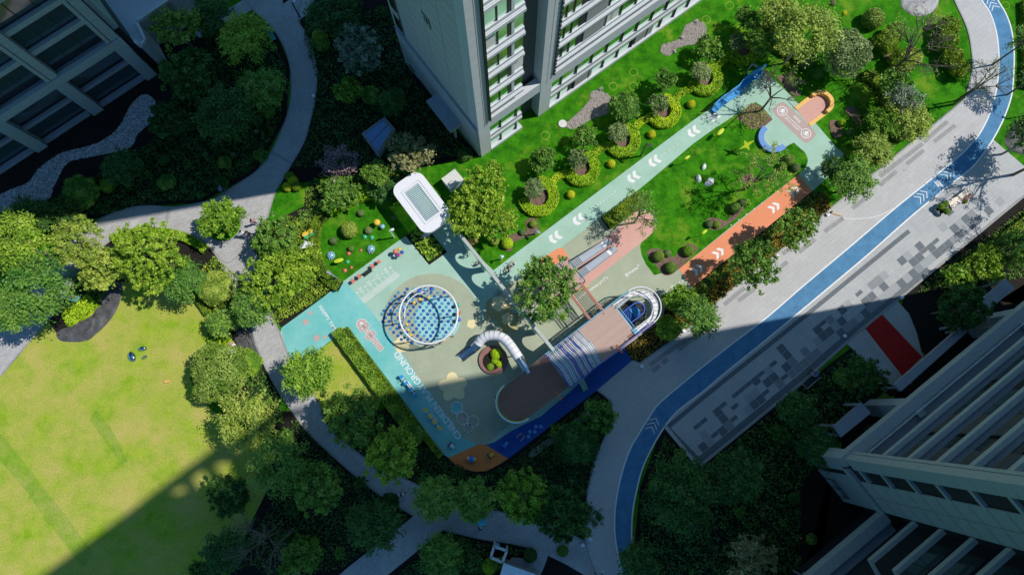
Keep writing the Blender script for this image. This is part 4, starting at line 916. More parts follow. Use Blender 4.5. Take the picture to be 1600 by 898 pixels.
# ------------------------------------------------------------ PLAY EQUIPMENT
# oval climbing deck
DO = Vector((6.18, 5.05, 0)); DK = thing('climbing_deck', 'long oval play deck with blue hooped bars, brown boards and a white spiral end', 'play structure', DO, TH)
def stad(x0, x1, h, n=14, right=True, left=True):
    p = []
    if right: p += [Vector((x1 - h + h * math.cos(R(-90 + 180 * i / n)), h * math.sin(R(-90 + 180 * i / n)), 0)) for i in range(n + 1)]
    else: p += [Vector((x1, -h, 0)), Vector((x1, h, 0))]
    if left: p += [Vector((x0 + h + h * math.cos(R(90 + 180 * i / n)), h * math.sin(R(90 + 180 * i / n)), 0)) for i in range(n + 1)]
    else: p += [Vector((x0, h, 0)), Vector((x0, -h, 0))]
    return p
Hd, Zr, Zd = 1.86, 3.2, 2.7
x = -8.95; bid = 0
def bw(x):
    if x < -9.1 + Hd: return math.sqrt(max(0.01, Hd ** 2 - (x - (-9.1 + Hd)) ** 2))
    return Hd
bmeshes = {}
while x < 5.35:
    h = round(min(bw(x), bw(x + .14)) - .06, 2); m = 'deckd' if x < -2.6 else 'deck'; key = (h, m)
    if key not in bmeshes: bmeshes[key] = MB().box(0, .135, -h, h, -.05, 0, m).mesh('deck_board')
    link('deck_board', bmeshes[key], DK, (x, 0, Zd)); x += .15
pts = stad(-9.1, 9.15, Hd)
mb = MB(); mb.tube([(p.x, p.y, Zr) for p in pts if p.x < -2.6], .065, 'pale', 6); 
mb.tube([(p.x, p.y, Zr - .04) for p in stad(-8.98, 9, Hd - .10) if p.x < -4], .045, 'lime', 5)
mb.tube([(-2.6, Hd, Zr), (5.5, Hd, Zr)], .06, 'skyb', 6); mb.tube([(-2.6, -Hd, Zr), (1.2, -Hd, Zr)], .06, 'royal', 6); mb.tube([(1.2, -Hd, Zr), (7.3, -Hd, Zr)], .07, 'violet', 6)
mb.tube([(5.5, Hd, Zr), (7.3, Hd, Zr)], .06, 'skyb', 6); mb.tube([(p.x, p.y, Zr) for p in pts if p.x >= 7.25], .06, 'white', 6); mb.obj('top_rail', DK)
mb = MB(); k = 0
for i in range(len(pts)):
    a, b = pts[i], pts[(i + 1) % len(pts)]; n = max(1, int((b - a).length / .16))
    for j in range(n):
        p = a + (b - a) * j / n; k += 1
        if p.x > 5.6 and k % 2: continue
        if p.y > 1.8 and 2.7 < p.x < 4.4: continue
        mb.box(p.x - .018, p.x + .018, p.y - .018, p.y + .018, .9 if abs(p.y) > 1.8 else .3, Zr, 'violet' if p.x > 7.3 else ('skyb' if p.x > -2.6 else 'pale'))
tag(mb.obj('baluster', DK), 'closely set upright bars round the oval deck', kind='stuff')
for x_ in (-7, -4.3, -1.5, 1.3, 4.2, 7.0):
    for y_ in (-1.6, 1.6): MB().tube([(x_, y_, 0), (x_, y_, Zd)], .08, 'grey', 8).obj('deck_post', DK)
MB().box(-8.6, 5.3, -1.6, 1.6, Zd - .2, Zd - .06, 'deckd').obj('deck_frame', DK)
MB().box(4.6, 5.4, -1.86, -1.4, Zd - .1, Zd + .01, 'planter').obj('corner_board', DK)
# hoops: 25 bars arching over the middle
hp = {}
for i in range(22):
    x_ = -2.55 + i * .178; m = 'royal' if i in (0, 8, 9, 15) else ('violet' if i == 12 else ('skyb' if i % 3 == 0 else 'pale'))
    if m not in hp: hp[m] = MB().tube([(-.0, 1.86, Zr), (0, 1.55, Zr + .45), (.0, .9, Zr + .78), (0.12, .2, Zr + .92), (.12, -.4, Zr + .86), (0, -1.2, Zr + .6), (0, -1.6, Zr + .3), (0, -1.86, Zr)], .05, m, 5).mesh('hoop')
    link('hoop', hp[m], DK, (x_, 0, 0))
# spiral end: white ring floor, stairs, blue pit
outer = stad(5.5, 9.08, Hd - .08, 18, True, False); innr = stad(5.5, 8.25, 1.02, 18, True, False)
mb = MB(); n = len(outer)
zs_ = [Zr - .55 - .9 * i / (n - 1) for i in range(n)]
vs = [(p.x, p.y, Zr - .5 - 1.1 * (1 - i / (n - 1))) for i, p in enumerate(outer)] + [(p.x, p.y, Zr - .5 - 1.1 * (1 - i / (n - 1))) for i, p in enumerate(innr)]
# resample straight legs into treads
def leg(p, q, n): return [p + (q - p) * i / n for i in range(n)]
def rail(h, x1): 
    a = [Vector((5.5, -h, 0)), Vector((x1 - h, -h, 0))]; arc = [Vector((x1 - h + h * math.cos(R(-90 + 180 * i / 24)), h * math.sin(R(-90 + 180 * i / 24)), 0)) for i in range(25)]
    return leg(a[0], a[1], 12) + arc + leg(arc[-1], Vector((5.5, h, 0)), 12)[1:] + [Vector((5.5, h, 0))]
o_, i_ = rail(Hd - .1, 9.03), rail(1.28, 8.45); N = len(o_)
for k in range(N - 1):
    z = Zr - .45 - 1.0 * k / N if k < N * .75 else Zr - 1.2; a, b, c_, d_ = o_[k], o_[k + 1], i_[k + 1], i_[k]
    t_ = MB(); t_.add([(a.x, a.y, z - .05), (b.x, b.y, z - .05), (c_.x, c_.y, z - .05), (d_.x, d_.y, z - .05), (a.x, a.y, z), (b.x, b.y, z), (c_.x, c_.y, z), (d_.x, d_.y, z)], [(3, 2, 1, 0), (4, 5, 6, 7), (0, 1, 5, 4), (1, 2, 6, 5), (2, 3, 7, 6), (3, 0, 4, 7)], 'white' if k % 3 else 'whitew'); t_.obj('tread', DK)
mb = MB(); mb.tube([(p.x, p.y, Zr - .2) for p in i_], .035, 'white', 5); mb.tube([(p.x, p.y, Zr + .02) for p in rail(Hd - .28, 8.85)], .03, 'white', 5); mb.obj('inner_rail', DK)
mb = MB()
for k in range(0, N, 1):
    p = i_[k]; mb.box(p.x - .015, p.x + .015, p.y - .015, p.y + .015, 1.2, Zr - .2, 'white')
tag(mb.obj('inner_baluster', DK), 'upright white bars of the spiral end', kind='stuff')
MB().prism(stad(5.5, 8.3, 1.2, 14, True, False), 0, .08, 'joint').obj('pit_floor', DK)
pit = stad(5.5, 7.75, .62, 12, True, False)
MB().prism(pit, .081, .12, 'blue').obj('pit_mat', DK); MB().prism(stad(6.9, 7.7, .5, 12, True, False), .121, .2, 'azure').obj('pit_mat', DK); mb = MB(); mb.tube([(p.x, p.y, 2.3) for p in pit], .06, 'royal', 6, closed=True); mb.tube([(5.5, -1.3, 2.5), (5.5, 1.5, 2.5)], .07, 'skyb', 6); mb.tube([(5.75, -1.3, 2.5), (5.75, 1.2, 2.5)], .04, 'skyb', 6); tag(mb.obj('pit_rail', DK), kind='stuff')
MB().box(5.3, 5.75, -1.86, -1.15, Zr - .5, Zr - .4, 'skyb').obj('gate_plate', DK)
mb = MB()
for x_, y_ in ((-3.9, -1.86), (3.15, -1.86)):
    t = thing('speaking_horn', 'pair of orange-red listening horns clamped on the lower rail, ' + ('near the brown boards' if x_ < 0 else 'near the pink boards'), 'play horn', DO + Matrix.Rotation(TH, 3, 'Z') @ Vector((x_, y_, Zr)), TH, 'listening horns on the oval deck rail')
    for s_ in (-1, 1): MB().tube([(0, 0, .05), (.04, .25 * s_, .1), (.07, .42 * s_, .15)], [.04, .05, .14], 'redor', 10).obj('horn', t)
    MB().tube([(0, -.3, .1), (0, .3, .1)], .04, 'redor', 6).obj('bracket', t)
t = thing('ladder_board', 'mint green climbing board sloping down from the middle of the oval deck', 'climbing board', DO, TH)
MB().add([(-1.5, -1.9, 2.4), (-.95, -1.9, 2.4), (-.95, -3.1, .1), (-1.5, -3.1, .1), (-1.5, -1.9, 2.28), (-.95, -1.9, 2.28), (-.95, -3.1, -.0), (-1.5, -3.1, .0)], [(3, 2, 1, 0), (4, 5, 6, 7), (0, 1, 5, 4), (1, 2, 6, 5), (2, 3, 7, 6), (3, 0, 4, 7)], 'mint').obj('board', t)
# tube slide
sp = [at(826, 583, 2.3), at(818, 571, 2.3), at(811, 560, 2.2), at(804, 549, 2.1), at(797, 539, 2.0), at(790, 531, 1.9), at(781, 525, 1.8), at(770, 523.5, 1.65), at(760, 525, 1.5), at(752, 530, 1.3), at(747, 537, 1.1), at(740, 544, .9), at(730, 551, .65), at(719, 560, .5)]
t0 = thing('tube_slide', 'bent white and steel tube slide coming down from the brown end of the oval deck', 'slide', sp[-1] * 1); t0.location.z = 0
sp = catmull(sp, 3); base = t0.location.copy(); K = len(sp)
def seg(i0, i1, r, m, nm):
    MB().tube([p - base for p in sp[i0:i1 + 1]], r, m, 14, cap=False).obj(nm, t0, smooth=True)
seg(0, 6, .44, 'steel', 'chute'); 
for k in range(6, 29, 2): seg(k, k + 2, .47 if k not in (14, 15) else .49, 'white', 'tube_section'); MB().tube([sp[k] - base, sp[k] * .93 + sp[k + 1] * .07 - base], .495, 'grey', 14).obj('tube_flange', t0)
seg(29, 33, .44, 'steel', 'chute')
e = [p - base for p in sp[33:]]; vs = []; fs = []; nn = 12
for p, q in zip(e, e[1:] + [e[-1] * 2 - e[-2]]):
    d = (q - p).normalized(); a = d.cross(Vector((0, 0, 1))).normalized(); b = a.cross(d)
    for j in range(nn + 1): th = R(180 + 180 * j / nn); vs.append(p + (a * math.cos(th) + b * math.sin(th)) * .44)
for i in range(len(e) - 1):
    for j in range(nn): fs.append((i * (nn + 1) + j, i * (nn + 1) + j + 1, (i + 1) * (nn + 1) + j + 1, (i + 1) * (nn + 1) + j))
MB().add(vs, fs, 'steel').obj('open_chute', t0, smooth=True)
for i in (8, 16, 25): p = sp[i] - base; MB().tube([(p.x, p.y, 0), (p.x, p.y, p.z)], .06, 'grey', 8).obj('post', t0)
# wall with arched openings; the shadow of its arches falls on the floor
w0, w1 = at(700, 343, 3.4), at(865, 547, 3.4); wd = (w1 - w0); WL = wd.length; wa = math.atan2(wd.y, wd.x)
WT = thing('arched_wall', 'tall thin white-topped wall with arched openings along the teal walkway', 'wall', (w0.x, w0.y, 0), wa)
Hw = 3.4; mb = MB(); x = .0; n = 6; bayw = WL / n
for i in range(n):
    x0 = i * bayw; px0, px1 = x0 + .28, x0 + bayw - .28; spring = 1.35; rad_ = (px1 - px0) / 2; cx_ = (px0 + px1) / 2
    poly = [(x0, 0), (px0, 0)] + [(cx_ - rad_ * math.cos(R(180 * j / 14)), spring + (Hw - .55 - spring) * math.sin(R(180 * j / 14))) for j in range(15)] + [(px1, 0), (x0 + bayw, 0), (x0 + bayw, Hw), (x0, Hw)]
    pp = [Vector((a, b, 0)) for a, b in poly]; tr = tessellate_polygon([pp]); k = len(pp)
    vs = [(a, -.13, b) for a, b in poly] + [(a, .13, b) for a, b in poly]
    fs = [tuple(f) for f in tr] + [tuple(j + k for j in f[::-1]) for f in tr] + [(j, (j + 1) % k, k + (j + 1) % k, k + j) for j in range(k)]
    MB().add(vs, fs, 'mint').obj('wall_bay', WT)
MB().box(0, WL, -.15, .15, Hw, Hw + .1, 'copg').obj('coping', WT)
# raised net bridge with pink rails
NB = thing('net_bridge', 'rope net bridge between two salmon pink rails', 'net bridge', DO, TH)
for a, b in (((2.75, 1.86), (2.78, 4.8)), ((4.2, 1.86), (4.2, 5.1))):
    mb = MB()
    for z in (Zd + .95, Zd + .5): mb.tube([(*a, z), (*b, z)], .05, 'salmon', 6)
    for i in range(20): x_, y_ = a[0] + (b[0] - a[0]) * i / 19, a[1] + (b[1] - a[1]) * i / 19; mb.box(x_ - .015, x_ + .015, y_ - .015, y_ + .015, Zd - .1, Zd + .95, 'salmon')
    mb.tube([(*a, Zd), (*b, Zd)], .06, 'salmon', 6); mb.obj('rail', NB)
mb = MB()
for i in range(9): x_ = 2.8 + i * .172; mb.tube([(x_, 1.86, Zd), (x_, 3.3, Zd - .25), (x_, 4.9, Zd)], .018, 'frame', 4)
for i in range(16): y_ = 1.9 + i * .19; mb.tube([(2.78, y_, Zd - .2 * math.sin(R(180 * i / 15))), (4.2, y_, Zd - .2 * math.sin(R(180 * i / 15)))], .018, 'frame', 4)
tag(mb.obj('netting', NB), 'square rope netting', kind='stuff')
# start platform and two long ramps of the double slide
RP = thing('slide_platform', 'brown boarded platform at the head of the two grey slides, partly under the big tree', 'platform', DO, TH)
x_ = 1.0; pm = MB().box(0, .135, 0, 3.0, -.05, 0, 'deck').mesh('deck_board')
for i in range(24): link('deck_board', pm, RP, (1.2 + i * .15, 5.0, 1.75))
[MB().tube([(a, b, 0), (a, b, 2.9)], .07, 'tealp', 8).obj('post', RP) for a, b in ((1.3, 5.1), (4.7, 5.1), (1.3, 7.9), (4.7, 7.9))]
mb = MB(); mb.tube([(1.3, 7.9, 2.9), (4.7, 7.9, 2.9), (4.7, 5.1, 2.9)], .06, 'tealp', 6); mb.tube([(4.75, 6.2, 2.7), (4.75, 6.7, 2.3)], .12, 'yellow', 6); mb.obj('rail', RP)
def ramp(label, L0, L1, L2, L3, z0=1.75, z1=.22):
    t = thing('roller_slide', label, 'slide', (0, 0, 0)); A, B, C_, D_ = at(*L0, z0), at(*L3, z0), at(*L1, z1), at(*L2, z1); t.location = (A.x, A.y, 0); o = Vector((A.x, A.y, 0))
    vs = [A - o, B - o, D_ - o, C_ - o]; low = [v - Vector((0, 0, .10)) for v in vs]
    mb = MB().add(vs + low, [(0, 1, 2, 3), (4, 7, 6, 5), (0, 4, 5, 1), (1, 5, 6, 2), (2, 6, 7, 3), (3, 7, 4, 0)], 'slidegrey'); me = mb.obj('chute', t)
    if me.data.polygons[0].normal.z < 0: me.data.flip_normals()
    for a, b in ((0, 3), (1, 2)): MB().tube([vs[a] + Vector((0, 0, .08)), vs[b] + Vector((0, 0, .08))], .05, 'grey', 6).obj('side_rail', t)
    mb = MB()
    for i in range(12):
        f = .03 + i * .02; a = vs[0].lerp(vs[3], f); b = vs[1].lerp(vs[2], f); mb.tube([a + Vector((0, 0, .03)), b + Vector((0, 0, .03))], .02, 'white' if i % 2 else 'joint', 4)
    tag(mb.obj('roller', t), 'row of rollers', kind='stuff')
    f0, f1 = .80, .86; up = Vector((0, 0, .012)); mb = MB().add([vs[0].lerp(vs[3], f0) + up, vs[1].lerp(vs[2], f0) + up, vs[1].lerp(vs[2], f1) + up, vs[0].lerp(vs[3], f1) + up], [(0, 1, 2, 3)], 'paint').obj('white_stripe', t)
    if mb.data.polygons[0].normal.z < 0: mb.data.flip_normals()
    [MB().tube([v, (v.x, v.y, 0)], .04, 'grey', 6).obj('post', t) for v in (vs[0] * .98, vs[1] * .98)]; return t
ramp('grey roller slide nearer the mint running lane', (889, 411), (950, 372), (956.5, 379.5), (896, 421))
ramp('grey roller slide nearer the painted formulas', (899, 427), (959, 384), (965.5, 391), (907, 436))
mb = MB(); mb.tube([DO + Matrix.Rotation(TH, 3, 'Z') @ Vector(q) for q in ((4.9, 4.6, 0), (4.9, 4.6, 1.6), (3.4, 4.9, 1.9))], .05, 'yellow', 6); tag(mb.obj('climbing_arch'), 'yellow climbing arch beside the salmon pink net rail', 'climbing frame')
# big white ring with seats
rc = at(669.5, 491, 3.0); RG = thing('climbing_ring', 'large white ring raised on posts over the blue polka dots', 'play structure', (rc.x, rc.y, 0)); rr = 2.72
mb = MB().tube([(rr * math.cos(R(a)), rr * math.sin(R(a)), 3.0) for a in range(0, 360, 9)], .09, 'white', 8, closed=True); mb.obj('ring', RG, smooth=True)
for i, a in enumerate((8, 52, 98, 142, 188, 232, 278, 322)):
    ca, sa = math.cos(R(a)), math.sin(R(a)); MB().tube([(rr * ca, rr * sa, 3.0), ((rr + .1) * ca, (rr + .1) * sa, 1.6), ((rr + .05) * ca, (rr + .05) * sa, 0)], .055, 'white', 6).obj('post', RG)
MB().tube([(rr * math.cos(R(a)) * .86, rr * math.sin(R(a)) * .86, 2.2 + .4 * math.sin(R((a - 100) * 2))) for a in range(100, 196, 8)], .05, 'white', 6).obj('curved_rail', RG)
mb = MB()
for a in range(228, 292, 5): mb.tube([(rr * math.cos(R(a)), rr * math.sin(R(a)), 3.0), ((rr) * math.cos(R(a + 6)), rr * math.sin(R(a + 6)) , .9)], .014, 'frame', 4); mb.tube([(rr * math.cos(R(a + 6)), rr * math.sin(R(a + 6)), 3.0), ((rr) * math.cos(R(a)), rr * math.sin(R(a)) , .9)], .014, 'frame', 4)
mb.tube([(rr * math.cos(R(a)), rr * math.sin(R(a)), .9) for a in range(228, 300, 8)], .03, 'frame', 4); tag(mb.obj('netting', RG), 'rope net hanging from the ring', kind='stuff')
for a, r_, m, z in ((180, 1.0, 'yellow', 3.0), (0, 1, 'yellow', 3.0), (198, .86, 'yellow', 1.4), (211, .90, 'yellow', 1.3), (223, .93, 'yellow', 1.2), (122, .72, 'yellow', 1.5), (96, .68, 'yellow', 1.5), (140, .76, 'yellow', 1.5), (300, .93, 'sand', .8), (312, .93, 'sand', .8)):
    MB().ball((rr * r_ * math.cos(R(a)), rr * r_ * math.sin(R(a)), z), .15, m, 10, 6, (1, 1, .6)).tube([(rr * r_ * math.cos(R(a)), rr * r_ * math.sin(R(a)), z), (rr * r_ * math.cos(R(a)), rr * r_ * math.sin(R(a)), 0)], .025, 'dkmetal', 4).obj('step_pad', RG)
for a, m in ((163, 'skyb'), (100, 'skyb'), (114, 'royal'), (87, 'royal')): MB().ball((rr * .92 * math.cos(R(a)), rr * .92 * math.sin(R(a)), 2.4), .2, m, 10, 6).obj('ball', RG)
MB().tube([(-.4, .3, 2.0), (.3, .1, 1.6), (.5, -.1, 1.5)], .02, 'frame', 4).obj('rope', RG)
for px, m, lb in (((717.5, 478), 'green', 'small green ball seat outside the white ring'), ((718.5, 490), 'red', 'small red ball seat outside the white ring'), ((718, 501), 'royal', 'small blue ball seat outside the white ring')):
    tag(MB().ball((0, 0, .8), .2, m, 12, 8).tube([(0, 0, 0), (0, 0, .7)], .04, 'dkmetal', 6).obj('round_stool', None, at(*px)), lb, 'seat', 'ball seats beside the white ring')
# round planter
pc = at(771, 562); PT = thing('round_planter', 'round red-brown planter inside the bend of the tube slide', 'planter', (pc.x, pc.y, 0)); rp = rad(22.5, 560)
MB().prism(circle((0, 0), rp, 36), .02, .3, 'planter').obj('planter_wall', PT); MB().prism(circle((-.15, -.15), rp * .62, 24), .3, .34, 'soil').obj('soil', PT)
# trampoline hoops
for (px, r, m, lb) in (((713.5, 637), 9, 'teal', 'uppermost of four'), ((722.5, 653), 9.3, 'olive', 'one with a red square'), ((739, 658), 9, 'olive', 'rightmost of four'), ((731.5, 668), 7, 'olive', 'smallest and lowest of four')):
    c = at(*px); rr_ = rad(r, px[1]); t = thing('play_hoop', 'white studded play hoop on the floor, the ' + lb, 'hoop', (c.x, c.y, 0), 0, 'white hoops below the cream flower')
    MB().tube([(rr_ * math.cos(R(a)), rr_ * math.sin(R(a)), .12) for a in range(0, 360, 15)], .045, 'white', 5, closed=True).obj('rim', t)
    MB().prism(circle((0, 0), rr_ * .96, 24), .058, .075, m).obj('mat', t)
    for a in range(0, 360, 60): MB().ball((rr_ * math.cos(R(a)), rr_ * math.sin(R(a)), .14), .06, 'grey', 6, 4).obj('bolt', t)
    if 'red' in lb: MB().box(-.22, .22, -.22, .22, .075, .085, 'rose').obj('centre_mark', t).rotation_euler.z = .6
# benches
c = at(1207, 217.5); t = thing('arc_bench', 'bright blue curved bench round the mint bay', 'bench', (c.x, c.y, 0))
for z, w_, m, nm in ((.42, .55, 'benchblue', 'seat'), (.3, .45, 'azure', 'base')):
    mb = MB(); ribbon(mb, circle((0, 0), rad(20, 217), 26, 125, 318), w_, .02 if nm == 'base' else .30, z + (0.04 if nm == 'seat' else 0), m); mb.obj(nm, t)
c = at(1280, 163); t = thing('sand_yellow_seat_wall', 'U-shaped sand yellow seat wall round the pink floor at the lane corner', 'bench', (c.x, c.y, 0), TH)
ro = rad(19.8, 162); ri = rad(14, 162); arc = circle((0, 0), (ro + ri) / 2, 22, -100, 100)
mb = MB(); ribbon(mb, arc, ro - ri, .0, .55, 'sand'); mb.obj('seat', t)
lg = 2.35
for s_ in (-1, 1): MB().box(-lg, -.1, s_ * (ro + ri) / 2 - (ro - ri) / 2, s_ * (ro + ri) / 2 + (ro - ri) / 2, 0, .1, 'sand').obj('low_kerb', t)
struct(MB().prism([c + Matrix.Rotation(TH, 3, 'Z') @ Vector(p) for p in [(-lg, -ri, 0), (0, -ri, 0)] + [(p.x, p.y, 0) for p in circle((0, 0), ri, 16, -85, 85)] + [(0, ri, 0), (-lg, ri, 0)]], 0, .056, 'pink').obj('pink_floor'))
# blue seesaw-like wall bench along the lane
t = thing('blue_backrest_wall', 'zigzag azure blue wall bench beside the far end of the mint lane', 'bench', at(1150, 146), TH)
o_ = at(1150, 146); zz = [at(*q) - o_ for q in ((1110, 173), (1122, 162), (1149, 143), (1155, 134), (1172, 121), (1190, 112))]; zz = [Matrix.Rotation(-TH, 3, 'Z') @ p for p in zz]
mb = MB(); ribbon(mb, zz, .12, 0, 1.5, 'azure'); mb.obj('panel', t); mb = MB(); ribbon(mb, [p + Vector((.0, -.32, 0)) for p in zz], .5, .3, .42, 'azure'); mb.obj('seat', t); [MB().tube([(p.x, p.y - .3, 0), (p.x, p.y - .3, .3)], .05, 'dkmetal', 6).obj('leg', t) for p in zz]
# seesaws and spring riders
def seesaw(label, a, b, m, mb_):
    A, B = at(*a), at(*b); d = B - A; L = d.length; t = thing('seesaw', label, 'seesaw', ((A + B) / 2), math.atan2(d.y, d.x))
    MB().tube([(-L / 2, 0, .62), (L / 2, 0, .62)], .06, mb_, 8).obj('beam', t); MB().box(-.3, .3, -.08, .08, .1, .55, 'dkmetal').box(-.5, .5, -.2, .2, 0.05, .1, mb_).obj('base', t)
    for s_ in (-1, 1):
        st = MB().box(s_ * L / 2 - .16, s_ * L / 2 + .16, -.17, .17, .64, .72, m).box(s_ * (L / 2 - .75) - .14, s_ * (L / 2 - .75) + .14, -.2, .2, .64, .72, m).obj('seat', t)
        MB().tube([(s_ * (L / 2 - .4), -.25, .85), (s_ * (L / 2 - .4), .25, .85)], .03, 'dkmetal', 6).tube([(s_ * (L / 2 - .4), 0, .6), (s_ * (L / 2 - .4), 0, .85)], .03, 'dkmetal', 6).obj('handle', t)
    return t
seesaw('long seesaw with coral red seats above the painted ruler', (554, 441), (594, 411), 'coral', 'dkmetal')
seesaw('seesaw with blue seats beside the word PLAYGROUND', (629, 589), (651, 618), 'azure', 'white')
seesaw('seesaw with yellow seats beside the word CHILDREN', (666, 640), (688, 668), 'yellow', 'white')
t = thing('ball_rocker', 'cluster of five coloured balls on a rocker in the corner of the playground', 'rocker', at(624, 398)); MB().tube([(0, 0, 0), (0, 0, .5)], .1, 'dkmetal', 8).obj('spring', t)
for dx, dy, r, m in ((-.28, .12, .24, 'coral'), (.15, .32, .2, 'yellow'), (.4, .05, .2, 'royal'), (-.05, -.22, .17, 'purple'), (.22, -.25, .14, 'salmon')): MB().ball((dx, dy, .9), r, m, 14, 9).obj('ball', t, smooth=True)
t = thing('barrel_rocker', 'rainbow striped barrel rocker on the orange floor', 'rocker', at(737, 716), R(-8)); 
for i, m in enumerate(('coral', 'yellow', 'azure', 'royal', 'azure', 'yellow', 'coral')): 
    x_ = -.48 + i * .16; r_ = .3 - .035 * abs(i - 3) ** 1.3; MB().tube([(x_ - .08, 0, .55), (x_ + .08, 0, .55)], [r_, r_], m, 14).obj('stripe', t)
MB().box(-.3, .3, -.25, .25, .03, .25, 'dkmetal').obj('base', t)
def rider(label, px, m, m2, rz=0):
    t = thing('spring_rider', label, 'spring rider', at(*px), rz); MB().tube([(0, 0, .05), (0, 0, .42)], .13, 'dkmetal', 8).obj('spring', t); MB().box(-.3, .3, -.16, .16, .42, .55, m).obj('seat', t)
    MB().box(-.26, -.2, -.28, .28, .5, .9, m2).obj('side_panel', t); MB().tube([(-.15, -.28, .85), (-.15, .28, .85)], .03, m2, 6).obj('handle', t); MB().tube([(.2, -.3, .2), (.2, .3, .2)], .03, m2, 6).obj('footrest', t); return t
rider('yellow spring rider on the orange floor', (767, 710), 'yellow', 'dkmetal', .6); rider('royal blue spring rider on the blue floor', (790, 694), 'azure', 'royal', .9); rider('white spring rider on the teal floor near the orange corner', (706, 695), 'shirtw', 'cloth', -.7)
for i, px in enumerate(((837, 666), (845, 666), (828, 674), (835.6, 674), (825.6, 681.5))):
    tag(MB().tube([(0, 0, .05), (0, 0, .25)], .19, 'azure', 14).tube([(0, 0, .25), (0, 0, .27)], .17, 'benchblue', 14).obj('stepping_stump', None, at(*px)), 'azure blue stepping stump on the blue floor, ' + ('upper left one', 'upper right one', 'middle left one', 'middle right one', 'lowest one')[i] + ' of five', 'stepping stone', 'blue stepping stumps')
# ornaments in the lawn
def ladybird(label, px, r, m, grp, spots=True, rz=0):
    t = thing('ladybird_ornament' if r > .3 else 'ball_ornament', label, 'garden ornament', at(*px), rz, grp)
    MB().ball((0, 0, .0), r, m, 18, 8, (1, 1, .85), 0).obj('shell', t, smooth=True)
    if r > .3:
        MB().ball((.05, -r * .92, .08), r * .36, 'joint', 10, 6).obj('head', t)
        for s_ in (-1, 1): MB().ball((.05 + s_ * .1, -r * 1.1, .2), r * .12, 'white', 8, 5).obj('eye', t)
    for k, (a, e) in enumerate(((20, 50), (95, 35), (160, 55), (215, 40), (250, 70), (320, 40), (60, 72))):
        ca = math.cos(R(e)); MB().ball((r * ca * math.cos(R(a)), r * ca * math.sin(R(a)), r * .85 * math.sin(R(e))), r * .13, 'joint', 8, 4).obj('spot', t)
    return t
ladybird('big pale blue ladybird on the lawn beside the leafy hedge', (517, 399), .42, 'ladyb', 'pale blue ladybirds'); ladybird('big pale blue ladybird on the lawn near the playground edge', (579.5, 389), .42, 'ladyb', 'pale blue ladybirds')
for px, r, m, lb in (((570, 370), .24, 'green', 'left one of the pair of green beetles'), ((581, 371), .24, 'green', 'right one of the pair of green beetles'), ((543, 409), .22, 'green', 'green beetle between the two blue ladybirds'), ((545, 396), .21, 'coral', 'red beetle with a shrub behind it'), ((564, 391), .15, 'coral', 'small red beetle left of the right ladybird'),
                     ((539, 422.5), .22, 'coral', 'largest lowest red beetle on the lawn'), ((549, 418), .16, 'coral', 'small red beetle beside the lowest one')):
    ladybird(lb, px, r, m, 'small glossy beetles on the lawn')
def mushroom(label, px, h, r, m, cat='garden ornament'):
    p = at(*px, h); t = thing('mushroom_ornament', label, cat, (p.x, p.y, 0)); MB().tube([(0, 0, 0), (0, 0, h)], .07, 'whitew', 8).obj('stalk', t); MB().ball((0, 0, h - .05), r, m, 16, 6, (1, 1, .6), 0).obj('cap', t, smooth=True)
mushroom('yellow domed ornament by the shadow of the pavilion', (589, 347), 1.0, .32, 'yellow'); mushroom('small blue domed ornament by the shadow of the pavilion', (597.5, 353.5), .6, .24, 'ladyb')
def leafsign(label, px, h, m, ln=.5, rz=.3):
    p = at(*px, h); t = thing('leaf_ornament', label, 'garden ornament', (p.x, p.y, 0), rz); MB().tube([(0, 0, 0), (0, 0, h)], .03, 'dkmetal', 6).obj('stem', t); MB().ball((0, 0, h), ln, m, 14, 8, (1, .42, .16)).obj('blade', t, smooth=True)
leafsign('upright yellow-green leaf ornament beside the left ladybird', (529, 407), .9, 'lime'); leafsign('yellow-green leaf ornament on a stem in the lane lawn, nearer the boulders', (1074, 246), 1.8, 'lime', .33, .6); leafsign('yellow-green leaf ornament by the mulch bed near the terracotta lane', (1101, 362), 1.8, 'lime', .33, .7); leafsign('yellow leaf ornament on the lawn beside the long mint lane', (1126, 206), 1.2, 'lime', .5, .8)
t = thing('star_ornament', 'yellow four-pointed star ornament casting a star shadow on the lawn', 'garden ornament', at(1158, 236)); st_ = [Vector((math.cos(R(a * 45 + 20)) * (.85 if a % 2 == 0 else .25), math.sin(R(a * 45 + 20)) * (.85 if a % 2 == 0 else .25) * .6, math.sin(R(a * 45 + 20)) * (.85 if a % 2 == 0 else .25) * .6 + 1.6)) for a in range(8)]
tri = tessellate_polygon([[Vector((p.x, p.z, 0)) for p in st_]]); k = 8
MB().add([(p.x, p.y - .04, p.z + .04) for p in st_] + [(p.x, p.y + .04, p.z - .04) for p in st_], [tuple(f) for f in tri] + [tuple(j + k for j in f[::-1]) for f in tri] + [(j, (j + 1) % k, k + (j + 1) % k, k + j) for j in range(k)], 'lime').obj('star', t, rz=.3); MB().tube([(0, 0, 0), (0, 0, 1.2)], .03, 'dkmetal', 6).obj('stem', t)
def butterfly(label, px, m, m2, rz, s_=1.0, h=.7):
    p = at(*px, h); t = thing('butterfly_ornament', label, 'garden ornament', (p.x, p.y, 0), rz); MB().tube([(0, 0, 0), (0, 0, h)], .025, 'dkmetal', 6).obj('stem', t); MB().ball((0, 0, h), .07, 'dkmetal', 8, 5, (1, 4.5 * s_, 1)).obj('body', t)
    for sx_ in (-1, 1):
        for dy, w_, l_ in ((.16, .38, .26), (-.2, .28, .22)):
            MB().ball((sx_ * .30 * s_, dy * s_, h + .07), 1, m if dy > 0 else m2, 12, 6, (w_ * s_, l_ * s_, .03)).obj('wing', t, rz=0)
